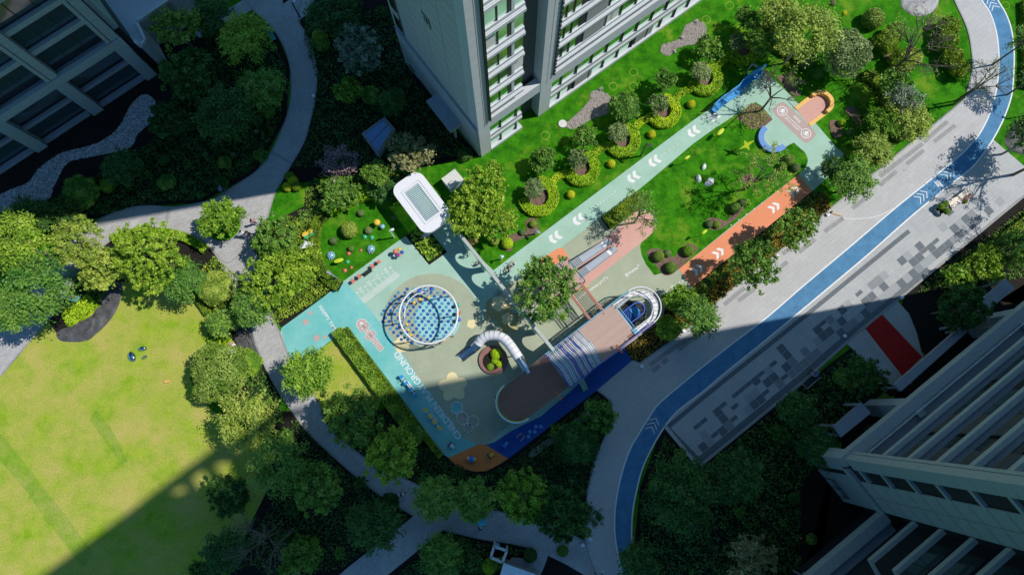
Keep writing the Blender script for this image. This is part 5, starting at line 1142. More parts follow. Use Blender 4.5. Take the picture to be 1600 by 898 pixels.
butterfly('white butterfly ornament with dark body on the hedge', (479, 383), 'shirtw', 'shirtw', -.2); butterfly('pink and white butterfly ornament by the footpath', (361.5, 544), 'shirtp', 'shirtw', 1.4, .9); butterfly('yellow and green butterfly ornament in the flower shrubs', (482, 366), 'yellow', 'green', .5, .9); butterfly('orange-yellow flower ornament against the arched wall', (740, 377), 'sand', 'sand', .4, .85)
# boulders
def boulder(label, px, a, b, h, seed, m='boulder', rz=0, name='boulder', cat='boulder', grp=None):
    q = random.Random(seed); bm_ = bmesh.new(); bmesh.ops.create_icosphere(bm_, subdivisions=3, radius=1)
    offs = [Vector((q.uniform(-1, 1), q.uniform(-1, 1), q.uniform(-1, 1))).normalized() for _ in range(14)]
    for v in bm_.verts:
        n = v.co.normalized(); d = 1.0
        for o in offs:
            t_ = n.dot(o)
            if t_ > .55: d -= (t_ - .55) * .38
        v.co = Vector((n.x * a * d, n.y * b * d, max(-.05, n.z * h * d)))
    me = bpy.data.meshes.new(name); bm_.to_mesh(me); bm_.free(); me.materials.append(M[m]); tag(link(name, me, None, at(*px), rz), label, cat, grp)
boulder('smallest and topmost of the three white boulders on the lawn', (1099, 261), .34, .42, .5, 1, grp='white boulders'); boulder('upright middle white boulder on the lawn', (1091, 279), .38, .55, .6, 2, grp='white boulders'); boulder('widest white boulder, lowest of the three on the lawn', (1107, 284), .72, .52, .6, 3, rz=.4, grp='white boulders')
for i, (px, lb) in enumerate((((207.5, 557), 'largest kidney-shaped mirror steel pebble on the big lawn'), ((224, 544.5), 'upper mirror steel pebble on the big lawn'), ((227.5, 558), 'smallest mirror steel pebble on the big lawn'))):
    s_ = (.55, .42, .27)[i]; tag(MB().ball((0, 0, .12), 1, 'mirror', 20, 10, (s_ * .62 if i == 0 else s_, s_ if i == 0 else s_ * .55, .3)).obj('steel_pebble', None, at(*px), (.5, .1, .6)[i], smooth=True), lb, 'sculpture', 'mirror steel pebbles')
for px, lb, s_ in (((801, 22 + 195 - 8), 0, 0),): pass
for i, (px, lb) in enumerate((((939, 140), 'grey rock at the tip of the upper right end of the lower gravel bed'), ((1087, 33), 'grey rock at the top of the upper gravel bed'), ((1065, 59), 'small grey rock on the waist of the upper gravel bed'), ((1053, 81), 'grey rock at the lower tip of the upper gravel bed'), ((401, 207), 'pale rock group in deep shade inside the path curve'), ((365, 242), 'blue-grey rock in shade above the footpath'))):
    boulder(lb, px, .35, .28, .4, 10 + i, 'gravel')
tag(MB().prism(circle((0, 0), .42, 20), .0, .12, 'whitew').obj('round_slab', None, at(879, 194)), 'round white slab at the lower tip of the gravel bed', 'slab')
# poles and lamps
def lamp(label, px, h, arm, rz, m='grey', grp='garden lamp posts', head=None):
    p = at(*px); t = thing('lamp_post', label, 'lamp post', (p.x, p.y, 0), rz, grp); MB().tube([(0, 0, 0), (0, 0, h)], [.085, .07], m, 8).obj('pole', t)
    MB().tube([(0, 0, h), (arm, 0, h)], .06, m, 6).obj('arm', t); MB().box(arm * .35, arm, -.11, .11, h + .02, h + .09, head or m).obj('lamp_head', t); return t
lamp('dark lamp post between the lawn and the wide path at the upper right', (1493, 158), 3.5, .8, R(-25), 'dkmetal'); lamp('dark lamp post on the lawn beside the mint lane, middle of the lane', (1001, 244), 3.3, .55, R(-28), 'dkmetal')
lamp('lamp post beside the arched wall, nearest the playground', (783, 405), 1.6, .3, R(-30), 'pale'); lamp('lamp post beside the mulch bed right of the lime tree', (836, 366), 1.6, .55, R(-35), 'grey'); lamp('white lamp post in the shadow of the pavilion', (616, 371), 2.6, .45, R(20), 'white', head='white'); lamp('grey lamp post at the hedge corner of the small lawn', (530, 437), 2.2, .75, R(150), 'grey')
lamp('lamp post behind the azure blue wall bench', (1163, 118), 2.4, .6, R(-35), 'grey'); lamp('black lamp post beside the path fork at the top', (469, 28), 2.6, .4, R(40), 'dkmetal', head='white'); lamp('blue lamp post in the dark bed at the bottom right', (1238, 890), 2.2, .4, R(60), 'ledge')
lamp('dark lamp post hidden at the edge of the right lawn', (1607, 180), 3.3, .6, R(160), 'dkmetal')
for i, (px, lb) in enumerate((((1002, 572), 'white marker block at the bed corner beside the shaded road'), ((1407, 465), 'white marker block at the corner of the entrance court'), ((1318, 525), 'white marker block on the kerb left of the red carpet'), ((1085, 727), 'white block at the pointed end of the mosaic plaza'), ((491, 152), 'white marker block on the outer edge of the shaded path'), ((1213, 401), 'white marker block under the roadside tree'), ((1292, 336), 'white marker block and stake beside the lit road'), ((1068, 517), 'white marker lamp among the roadside shrubs'), ((910, 850), 'white marker block on the shaded fork, left one'), ((922, 841), 'white marker block on the shaded fork, right one'))):
    tag(MB().box(-.13, .13, -.13, .13, .05, .3, 'whitew').box(-.15, .15, -.15, .15, .3, .34, 'white').obj('marker_block', None, at(*px), TH), lb, 'marker')
tag(MB().tube([(0, 0, .1), (1.0, -.3, .12)], .05, 'sand', 6).tube([(-.1, 0, 0), (-.1, 0, .5)], .1, 'dkmetal', 8).obj('traffic_stake', None, at(1298, 333)), 'orange and white stake lying on the edge of the lit road', 'stake')
tag(MB().tube([(-.22, 0, .15), (.22, .05, .15)], .13, 'sand', 10).obj('bollard', None, at(262, 596)), 'small orange roll lying on the big lawn', 'toy')
# concrete planter boat on the plaza
t = thing('planter_bench', 'cream stone planter bench with two green beds standing on the plaza', 'planter', at(1487, 318), 0); o_ = at(1487, 318, .5)
def lq(lst): return [at(x, y, .5) - o_ for x, y in lst]
MB().prism(lq([(1457, 329), (1465, 321), (1475, 315), (1490, 310), (1498, 318), (1482, 331), (1463, 337)]), 0, .5, 'dkmetal', 'grey').obj('planter_body', t)
MB().prism(lq([(1474, 315), (1490, 310), (1498, 318), (1482, 331), (1479, 325)]), .5, .62, 'creamst').obj('seat', t); MB().prism(lq([(1491, 308), (1507, 296), (1511, 302), (1497, 315)]), 0, .62, 'creamst').obj('seat', t); MB().prism(lq([(1497, 315), (1511, 303), (1516, 308), (1512, 312), (1499, 317)]), 0, .45, 'planter').obj('planter_body', t)
tag(MB().box(-.85, .85, -.22, .22, .38, .45, 'tealp').box(-.7, -.6, -.2, .2, 0, .38, 'dkmetal').box(.6, .7, -.2, .2, 0, .38, 'dkmetal').obj('bench', None, at(425, 56), R(-58)), 'teal bench under the tree inside the curved path at the top', 'bench')
t = thing('playground_slide', 'small turquoise slide beside the big left tree', 'slide', at(119, 467), R(-6)); MB().add([(-.9, -.22, .9), (-.9, .22, .9), (.9, .3, .12), (.9, -.3, .12), (-.9, -.22, .8), (-.9, .22, .8), (.9, .3, .02), (.9, -.3, .02)], [(3, 2, 1, 0), (4, 5, 6, 7), (0, 1, 5, 4), (1, 2, 6, 5), (2, 3, 7, 6), (3, 0, 4, 7)], 'tealp').obj('chute', t); MB().box(-1.25, -.9, -.25, .25, .85, .95, 'salmon').tube([(-1.1, 0, 0), (-1.1, 0, .9)], .1, 'salmon', 6).obj('platform', t)

# ------------------------------------------------------------ PEOPLE (skin-modifier bodies, one surface each)
def person(label, px, pose='walk', rz=0, shirt='shirtw', trousers='cloth', hair='hair', k=1.0):
    J = {'pelvis': (0, 0, .95), 'spine': (0, .0, 1.2), 'chest': (0, .02, 1.4), 'neck': (0, .02, 1.52), 'head': (0, .04, 1.64), 'crown': (0, .03, 1.74)}
    if pose == 'walk': lg = (((-.1, .0, .9), (-.11, .18, .5), (-.11, .12, .08), (-.11, .28, .03)), ((.1, 0, .9), (.11, -.02, .48), (.11, -.28, .12), (.11, -.16, .03))); ar = (((-.19, 0, 1.43), (-.25, -.08, 1.15), (-.25, .10, .93), (-.25, .16, .85)), ((.19, 0, 1.43), (.25, .06, 1.15), (.25, .26, 1.0), (.25, .33, .95)))
    elif pose == 'reach': lg = (((-.1, .0, .9), (-.16, .06, .5), (-.17, .0, .08), (-.17, .16, .03)), ((.1, 0, .9), (.15, .04, .48), (.16, -.04, .1), (.16, .12, .03))); ar = (((-.19, 0, 1.43), (-.28, .22, 1.3), (-.24, .48, 1.25), (-.22, .58, 1.24)), ((.19, 0, 1.43), (.30, .22, 1.3), (.3, .46, 1.3), (.28, .56, 1.3)))
    else:
        J = {a: (x, y, z - .5) for a, (x, y, z) in J.items()}
        lg = (((-.1, .02, .45), (-.15, .42, .48), (-.15, .45, .1), (-.15, .6, .05)), ((.1, .02, .45), (.15, .42, .48), (.15, .48, .1), (.15, .62, .05))); ar = (((-.19, 0, .93), (-.28, .18, .75), (-.22, .42, .7), (-.2, .5, .7)), ((.19, 0, .93), (.28, .18, .75), (.22, .42, .75), (.2, .5, .75)))
    names = list(J); vs = [J[n] for n in names]; rs = [.13, .12, .14, .055, .09, .075]; ed = [(i, i + 1) for i in range(5)]
    for ch in lg:
        p = 0
        for q, r in zip(ch, (.085, .062, .042, .035)): vs.append(q); rs.append(r); ed.append((p, len(vs) - 1)); p = len(vs) - 1
    for ch in ar:
        p = 2
        for q, r in zip(ch, (.062, .046, .035, .03)): vs.append(q); rs.append(r); ed.append((p, len(vs) - 1)); p = len(vs) - 1
        h = Vector(vs[-1]); d = (h - Vector(vs[-2])).normalized()
        for f in range(4): e = h + d * (.07 + .01 * (f in (1, 2))) + Vector(((f - 1.5) * .018, 0, -.01)); vs.append(tuple(e)); rs.append(.009); ed.append((p, len(vs) - 1))
        vs.append(tuple(h + d * .03 + Vector((.045 if h.x < 0 else -.045, 0, .01)))); rs.append(.01); ed.append((p, len(vs) - 1))
    me = bpy.data.meshes.new('body'); me.from_pydata(vs, ed, []); o = bpy.data.objects.new('tmp', me); C.objects.link(o); o.modifiers.new('s', 'SKIN')
    for i, r in enumerate(rs): me.skin_vertices[0].data[i].radius = (r, r * .85)
    me.skin_vertices[0].data[0].use_root = True; sb = o.modifiers.new('d', 'SUBSURF'); sb.levels = 1; sb.render_levels = 1
    bpy.context.view_layer.update(); b2 = bpy.data.meshes.new_from_object(o.evaluated_get(bpy.context.evaluated_depsgraph_get())); bpy.data.objects.remove(o); b2.name = 'body'
    b2.materials.clear(); [b2.materials.append(M[m]) for m in ('skin', shirt, trousers)]; zp = J['pelvis'][2]; zn = J['neck'][2]
    for f in b2.polygons:
        c = f.center; f.material_index = 1 if (zp + .05 < c.z < zn - .01 and abs(c.x) < .27 and c.y < .22) else (2 if c.z <= zp + .05 and not (pose != 'sit' and abs(c.x) > .2 and c.z > .7) else 0); f.use_smooth = True
    p = at(*px); t = thing('person', label, 'person', (p.x, p.y, .05), rz); t.scale = (k, k, k); link('body', b2, t)
    hx_, hy_, hz_ = J['head']; MB().ball((hx_, hy_ - .02, hz_ + .03), .115, hair, 12, 8, (.95, 1.08, 1.0), -.1).obj('hair', t, smooth=True)
    MB().ball((hx_, hy_ + .1, hz_ - .02), .016, 'skin', 6, 4).obj('nose', t); [MB().ball((hx_ + s_ * .035, hy_ + .085, hz_ + .01), .012, 'hair', 6, 4).obj('eye', t) for s_ in (-1, 1)]; [MB().ball((hx_ + s_ * .092, hy_, hz_), .022, 'skin', 6, 4).obj('ear', t) for s_ in (-1, 1)]
    MB().ball((hx_, hy_ + .088, hz_ - .055), .02, 'red', 6, 4, (1, .4, .35)).obj('mouth', t); return t
person('person in dark blue walking on the edge of the shaded footpath', (352, 300), 'walk', 1.2, 'shirtb', 'shirtb'); person('person in white with a long shadow on the sunlit footpath fork', (386, 368), 'walk', 2.4, 'shirtw', 'shirtw'); person('person in black beside the one in white on the footpath fork', (395, 369), 'walk', 2.0, 'cloth', 'cloth')
person('person in purple-grey at the hedge end of the sunlit footpath', (402, 351), 'walk', .5, 'shirtp', 'cloth'); person('child in dark clothes standing on the teal walkway by the arched wall', (732, 400), 'walk', 2.0, 'shirtw', 'cloth', k=.8); person('crouching child in the arch shadow of the teal walkway', (749, 414), 'sit', 1.0, 'shirtp', 'cloth', k=.75)
person('person in white lying back under the edge of the big playground tree', (803, 417), 'sit', .9, 'shirtw', 'shirtw'); person('person in white and red sitting under the edge of the big playground tree', (795, 427), 'sit', .3, 'shirtw', 'cloth'); person('person in white walking on the shaded footpath below the playground', (631, 770), 'reach', .3, 'shirtw', 'cloth')
person('person in black in the shade where the footpaths meet', (681, 791), 'walk', 2.6, 'cloth', 'cloth'); person('person in pale blue at the bottom edge of the shaded fork', (939, 894), 'walk', 1.8, 'shirtb', 'shirtw'); person('person in grey at the bottom edge of the shaded fork, left one', (926, 896), 'walk', 1.5, 'shirtw', 'cloth')
person('person in a blue shirt sitting on the kerb of the mosaic plaza', (1271, 586), 'sit', .9, 'shirtb', 'cloth', k=1.1); person('person with arms out on the blue floor beside the stepping stumps', (816, 678), 'reach', 2.5, 'shirtp', 'cloth', k=.9); person('person in white at the end of the red carpet by the entrance', (1409, 600), 'walk', -.6, 'shirtb', 'shirtw')
t = thing('bench', 'thin white framed bench beside the person in a blue shirt', 'bench', at(1266, 595), R(38)); MB().tube([(-.9, .25, .4), (-.9, -.25, .4), (.9, -.25, .4)], .025, 'whitew', 5).obj('frame', t); MB().box(-.88, .88, -.23, .3, .34, .38, 'cloth').obj('seat', t); [MB().tube([(a, b, 0), (a, b, .36)], .02, 'whitew', 5).obj('leg', t) for a in (-.85, .85) for b in (-.2, .25)]
t = thing('umbrella', 'teal umbrella carried along the shaded footpath', 'umbrella', at(752, 812, 1.9) * 1); t.location.z = 0
for i in range(8):
    a0, a1 = R(45 * i), R(45 * i + 45); r_ = .58; m_ = 'umb'
    MB().add([(0, 0, 2.05), (r_ * .55 * math.cos(a0), r_ * .55 * math.sin(a0), 1.98), (r_ * math.cos(a0), r_ * math.sin(a0), 1.8), (r_ * .93 * math.cos((a0 + a1) / 2), r_ * .93 * math.sin((a0 + a1) / 2), 1.83), (r_ * math.cos(a1), r_ * math.sin(a1), 1.8), (r_ * .55 * math.cos(a1), r_ * .55 * math.sin(a1), 1.98)], [(0, 1, 2, 3, 4, 5)], m_).obj('canopy_panel', t)
MB().tube([(0, 0, 1.0), (0, 0, 2.12)], .012, 'dkmetal', 5).obj('shaft', t)
pu = person('person under the teal umbrella on the shaded footpath', (752, 822), 'walk', 1.5, 'shirtw', 'cloth')
# ------------------------------------------------------------ VEGETATION
def leafmesh(name, P, N, size, asp=.6, tint=None, jit=.8, core=None):
    """many small folded leaves; P positions, N preferred normals"""
    n = len(P); nn = N + rng.normal(0, jit, (n, 3)); nn /= np.linalg.norm(nn, axis=1)[:, None] + 1e-9
    r = rng.normal(0, 1, (n, 3)); a = np.cross(nn, r); a /= np.linalg.norm(a, axis=1)[:, None] + 1e-9; b = np.cross(nn, a)
    s = (size * rng.uniform(.65, 1.3, n))[:, None]; a = a * s; b = b * s * asp
    v = np.stack([P - a, P + b * .9 - a * .1, P + a, P - b * .9 - a * .1], 1).reshape(-1, 3)
    me = bpy.data.meshes.new(name); nc = 0
    if core: cv, cf = core; nc = len(cv)
    me.vertices.add(n * 4 + nc); allv = v if not nc else np.vstack([v, np.array([tuple(q) for q in cv])]); me.vertices.foreach_set('co', allv.astype(np.float32).ravel())
    li = np.arange(n * 4); starts = list(np.arange(0, n * 4, 4)); tot = [4] * n; mi = [0] * n; loops = list(li)
    if nc:
        for f in cf: starts.append(len(loops)); tot.append(len(f)); loops += [n * 4 + i for i in f]; mi.append(1)
    me.loops.add(len(loops)); me.loops.foreach_set('vertex_index', np.array(loops, np.int32)); me.polygons.add(len(starts))
    me.polygons.foreach_set('loop_start', np.array(starts, np.int32)); me.polygons.foreach_set('material_index', np.array(mi, np.int32))
    t = rng.uniform(0, 1, n) if tint is None else np.clip(tint + rng.uniform(-.3, .3, n), 0, 1)
    at_ = me.attributes.new('tint', 'FLOAT', 'POINT'); at_.data.foreach_set('value', np.concatenate([np.repeat(t, 4), np.zeros(nc)]).astype(np.float32))
    me.materials.append(M['l_mid']); me.materials.append(M['core']); me.update(calc_edges=True); return me
def dirs(n): d = rng.normal(0, 1, (n, 3)); return d / np.linalg.norm(d, axis=1)[:, None]
def crown(style, R_):
    """crown around the origin, radius R_, vertical half height ~.7R_ ; returns mesh and the limb ends"""
    tips = []
    if style == 'lobed':      # broad crown of leafy clumps with gaps
        k = int(22 + R_ * R_ * 15); d = dirs(k * 3); d = d[d[:, 2] > -.2][:k]; ax = dirs(5); lump = np.max(np.maximum(d @ ax.T, 0) ** 3, axis=1)
        rad_ = rng.uniform(.25, 1.0, len(d)) ** .55 * (.80 + .24 * lump) * rng.uniform(.88, 1.1, len(d))
        c = d * rad_[:, None] * np.array([R_, R_, R_ * .66]); P = []; N = []; T = []
        for q in c:
            m = int(rng.integers(26, 62)); rl = rng.uniform(.20, .38); e = rng.normal(0, .5, (m, 3)) * np.array([1, 1, .45]) * rl
            e[:, 2] -= (e[:, 0] ** 2 + e[:, 1] ** 2) * .8
            P.append(q + e); N.append(e * 2.2 + np.array([0, 0, .45]) + q / R_ * .35); T.append(np.full(m, rng.uniform(.1, .9)))
            if rng.random() < .35: tips.append(q)
        P = np.vstack(P); N = np.vstack(N); T = np.concatenate(T); return leafmesh('crown', P, N, .13, .62, T, jit=.8), tips
    if style == 'branchy':    # feathery crown, leaves strung along twigs
        k = int(60 + R_ * 14); d = dirs(k * 2); d = d[d[:, 2] > -.15][:k]; P = []; N = []; T = []
        for q in d:
            L = R_ * rng.uniform(.7, 1.02); m = int(34 + 12 * R_); t = rng.uniform(.35, 1, m) ** .7; w_ = rng.normal(0, .055 * R_ + .05, (m, 3))
            base = q * np.array([1, 1, .62]) * L; P.append(t[:, None] * base + w_ - np.array([0, 0, .12]) * (t[:, None] ** 2) * R_ * .6); N.append(np.tile([0, 0, 1.3], (m, 1)) + w_ * 3); T.append(np.full(m, rng.uniform(.1, .9)))
            if rng.random() < .4: tips.append(base * .8)
        P = np.vstack(P); N = np.vstack(N); return leafmesh('crown', P, N, .13, .5, np.concatenate(T)), tips
    if style == 'sparse':     # thin young crown, most of the ground shows through
        k = int(40 + R_ * 10); d = dirs(k * 2); d = d[d[:, 2] > -.1][:k]; P = []; N = []
        for q in d:
            L = R_ * rng.uniform(.45, 1.05); base = q * np.array([1, 1, .7]) * L; m = int(rng.integers(14, 34)); P.append(base + rng.normal(0, .16, (m, 3))); N.append(np.tile([0, 0, 1.], (m, 1))); tips.append(base)
        return leafmesh('crown', np.vstack(P), np.vstack(N), .10, .55), tips
    if style == 'bare':
        k = int(30 + R_ * 7); d = dirs(k * 2); d = d[d[:, 2] > .0][:k]; P = []; N = []
        for q in d:
            L = R_ * rng.uniform(.6, 1.1); base = q * np.array([1, 1, .7]) * L; m = int(rng.integers(3, 9)); P.append(base + rng.normal(0, .18, (m, 3))); N.append(np.tile([0, 0, 1.], (m, 1))); tips.append(base)
        return leafmesh('crown', np.vstack(P), np.vstack(N), .08, .55), tips
    if style == 'dense':      # rounded, fine leaved, closed crown
        m = int(2300 + 1300 * R_); e = dirs(m); e[:, 2] = np.where(e[:, 2] < -.3, -e[:, 2], e[:, 2]); bumps = dirs(34); big = dirs(4)
        bb_ = np.max(np.maximum(e @ bumps.T, 0) ** 22, axis=1); rr_ = .74 + .17 * bb_ + .16 * np.max(np.maximum(e @ big.T, 0) ** 2, axis=1) + np.abs(rng.normal(0, .045, m)); tint = bb_
        P = e * (R_ * rr_)[:, None] * np.array([1, 1, .8])
        nu = 12; cv = []; cf = []
        for i in range(7):
            ph = math.pi * .62 * i / 6
            for j in range(nu): cv.append((math.sin(ph) * math.cos(j * math.tau / nu) * R_ * .68, math.sin(ph) * math.sin(j * math.tau / nu) * R_ * .68, math.cos(ph) * R_ * .52))
        for i in range(6):
            for j in range(nu): cf.append((i * nu + j, (i + 1) * nu + j, (i + 1) * nu + (j + 1) % nu, i * nu + (j + 1) % nu))
        return leafmesh('crown', P, e + np.array([0, 0, .3]), .12, .6, .15 + tint * .8, core=(cv, cf)), [np.array([.3 * R_, 0, 0]), np.array([-.3 * R_, .2 * R_, 0])]  # tint follows the bumps: leaves paler on them, darker in the hollows
TM = {}
def tmpl(style, R_, var):
    key = (style, R_, var)
    if key not in TM: TM[key] = crown(style, R_)
    return TM[key]
TK = {}
def trunk(style, R_, var, h, m):
    key = (style, R_, var, round(h, 1), m)
    if key in TK: return TK[key]
    tips = tmpl(style, R_, var)[1]; mb = MB(); zc = h - .62 * R_; top = Vector((0, 0, zc)); fork = Vector((.05, .05, max(.4, zc - .75 * R_))); r0 = .05 + .028 * R_
    mb.tube([(0, 0, 0), (.02, .0, fork.z * .5), fork], [r0, r0 * .85, r0 * .7], m, 8)
    q = random.Random(var * 7 + int(R_ * 10)); mx = {'bare': 60, 'sparse': 44, 'branchy': 34}.get(style, 22)
    tt = [Vector(t) for t in tips]; q.shuffle(tt)
    mains = [fork.lerp(Vector((t.x, t.y, t.z + zc)), .5) + Vector((0, 0, .12 * R_)) for t in tt[:6]]
    for a in mains: mb.tube([fork, fork.lerp(a, .55) + Vector((0, 0, .06 * R_)), a], [r0 * .6, r0 * .45, r0 * .3], m, 6)
    for t in tt[:mx]:
        e = Vector((t.x, t.y, t.z + zc)); b = min(mains, key=lambda p: (p - e).length) if mains else fork
        md = b.lerp(e, .5) + Vector((q.uniform(-.1, .1), q.uniform(-.1, .1), .05)) * R_ * .5; mb.tube([b, md, e], [r0 * .28, r0 * .18, .012], m, 4)
        if style in ('bare', 'sparse', 'branchy'):
            for _ in range(5 if style == 'bare' else 2): s_ = md.lerp(e, q.uniform(.1, .7)); mb.tube([s_, s_ + Vector((q.uniform(-1, 1), q.uniform(-1, 1), q.uniform(0, .6))) * R_ * .2], [.016, .006], m, 3)
    TK[key] = mb.mesh('trunk'); return TK[key]
sizes = {'lobed': (1.4, 2.2, 3.0, 3.8), 'branchy': (1.6, 2.4, 3.2, 4.0), 'sparse': (1.5, 2.4, 3.4), 'bare': (2.4, 3.6), 'dense': (.9, 1.5, 2.2, 3.0)}
tc_ = [0]
def tree(px, py, rpx, h, style, leaf, label, cat='tree', name=None, bark='bark', grp=None):
    rpx *= 1.03
    zc = max(.5, h - rad(rpx, py) * .6); p = at(px, py, zc); r = rad(rpx, py, zc); R_ = min(sizes[style], key=lambda s_: abs(s_ - r)); tc_[0] += 1; var = tc_[0] % 3
    if style in ('bare', 'sparse'): var = tc_[0] % 2
    k = r / R_; t = thing(name or ('tree' if cat == 'tree' else 'shrub'), label, cat, (p.x, p.y, 0), random.uniform(0, 6.28), grp)
    cm = tmpl(style, R_, var)[0]; c = link('crown', cm, t, (0, 0, h - .62 * R_ * k)); c.scale = (k, k, k)
    c.material_slots[0].link = 'OBJECT'; c.material_slots[0].material = M['l_' + leaf]
    hh = round(h / k * 2) / 2; tk = link('trunk', trunk(style, R_, var, hh, bark), t); tk.scale = (k, k, h / hh); return t
def ball(px, py, rpx, leaf, label, h=None, cat='topiary', grp=None, zc=None):
    r = rad(rpx, py); R_ = .9
    if zc is None: zc = r * .75
    p = at(px, py, zc); t = thing('clipped_ball_shrub', label, cat, (p.x, p.y, 0), random.uniform(0, 6), grp)
    if 'ballm' not in TM:
        e = dirs(2600); e[:, 2] = np.where(e[:, 2] < -.5, -e[:, 2], e[:, 2]); cv = []; cf = []; nu = 12
        for i in range(7):
            ph = math.pi * .7 * i / 6
            for j in range(nu): cv.append((math.sin(ph) * math.cos(j * math.tau / nu) * .88, math.sin(ph) * math.sin(j * math.tau / nu) * .88, math.cos(ph) * .88))
        for i in range(6):
            for j in range(nu): cf.append((i * nu + j, (i + 1) * nu + j, (i + 1) * nu + (j + 1) % nu, i * nu + (j + 1) % nu))
        TM['ballm'] = leafmesh('crown', e * rng.uniform(.9, 1.02, (2600, 1)), e, .085, .65, jit=.5, core=(cv, cf))
    c = link('crown', TM['ballm'], t, (0, 0, zc)); c.scale = (r, r, r); c.material_slots[0].link = 'OBJECT'; c.material_slots[0].material = M['l_' + leaf]
    link('stem', MB().tube([(0, 0, 0), (0, 0, max(.1, zc))], .035, 'bark', 6).mesh('stem'), t); return t
def hedge(label, line, wd, h, leaf, dens=240, size=.085, name='hedge', closed=False, cat='hedge', smooth=True):
    pts = [at(x, y) for x, y in line]; pts = catmull(pts, 5, closed) if smooth else pts; base = pts[0].copy(); pts = [p - base for p in pts]; P = []; N = []
    segs = list(zip(pts[:-1], pts[1:])) + ([(pts[-1], pts[0])] if closed else [])
    for a, b in segs:
        L = (b - a).length; n = Vector((-(b - a).y, (b - a).x, 0)).normalized(); m = max(3, int(L * (wd + 2 * h * .7) * dens)); t = rng.uniform(0, 1, m); u = rng.uniform(-1, 1, m); sd_ = rng.random(m) < (2 * h * .7) / (wd + 2 * h * .7)
        ww = np.where(sd_, np.sign(u) * 1.0, u); zz = np.where(sd_, rng.uniform(.05, 1, m), 1.0 + rng.normal(0, .05, m)); edge = np.where(np.abs(ww) > .8, .93, 1.0)
        x = a.x + (b.x - a.x) * t + n.x * ww * wd / 2 * rng.uniform(.94, 1.05, m); y = a.y + (b.y - a.y) * t + n.y * ww * wd / 2 * rng.uniform(.94, 1.05, m)
        P.append(np.stack([x, y, zz * h * edge], 1)); N.append(np.stack([np.where(sd_, n.x * np.sign(u), 0), np.where(sd_, n.y * np.sign(u), 0), np.where(sd_, .4, 1.2)], 1))
    P = np.vstack(P); N = np.vstack(N); cb = MB(); ribbon(cb, pts, wd * .9, 0, h * .9, 'core', closed)
    me = leafmesh(name, P, N, size, .62, np.clip(.5 + .5 * np.sin(P[:, 0] * 3.1) * np.sin(P[:, 1] * 2.7), 0, 1), core=(cb.v, cb.f)); me.materials[0] = M['l_' + leaf]
    o = link(name, me, None, base); tag(o, label, cat); return o
def cover(label, pxs, leaf, dens, h, size=.09, name='ground_cover', blobh=.3):
    w_ = [at(x, y) for x, y in pxs]; ar = abs(sum(w_[i].x * w_[(i + 1) % len(w_)].y - w_[(i + 1) % len(w_)].x * w_[i].y for i in range(len(w_)))) / 2
    q = inpoly(w_, int(ar * dens)); f = np.sin(q[:, 0] * 2.3 + 1.3) * np.sin(q[:, 1] * 2.9) + .5 * np.sin(q[:, 0] * 5.1 + q[:, 1] * 4.3); z = h * (.55 + blobh * f) * rng.uniform(.5, 1.05, len(q)) + (.075 if name == 'leaf_litter' else .03)
    P = np.stack([q[:, 0], q[:, 1], z], 1); me = leafmesh(name, P, np.tile([0, 0, 1.], (len(q), 1)), size, .6, np.clip(.5 + .4 * f, 0, 1)); me.materials[0] = M['l_' + leaf]  # tint follows the mounds: leaves darker where the mass is lower
    tag(link(name, me), label, 'ground cover', kind='stuff')
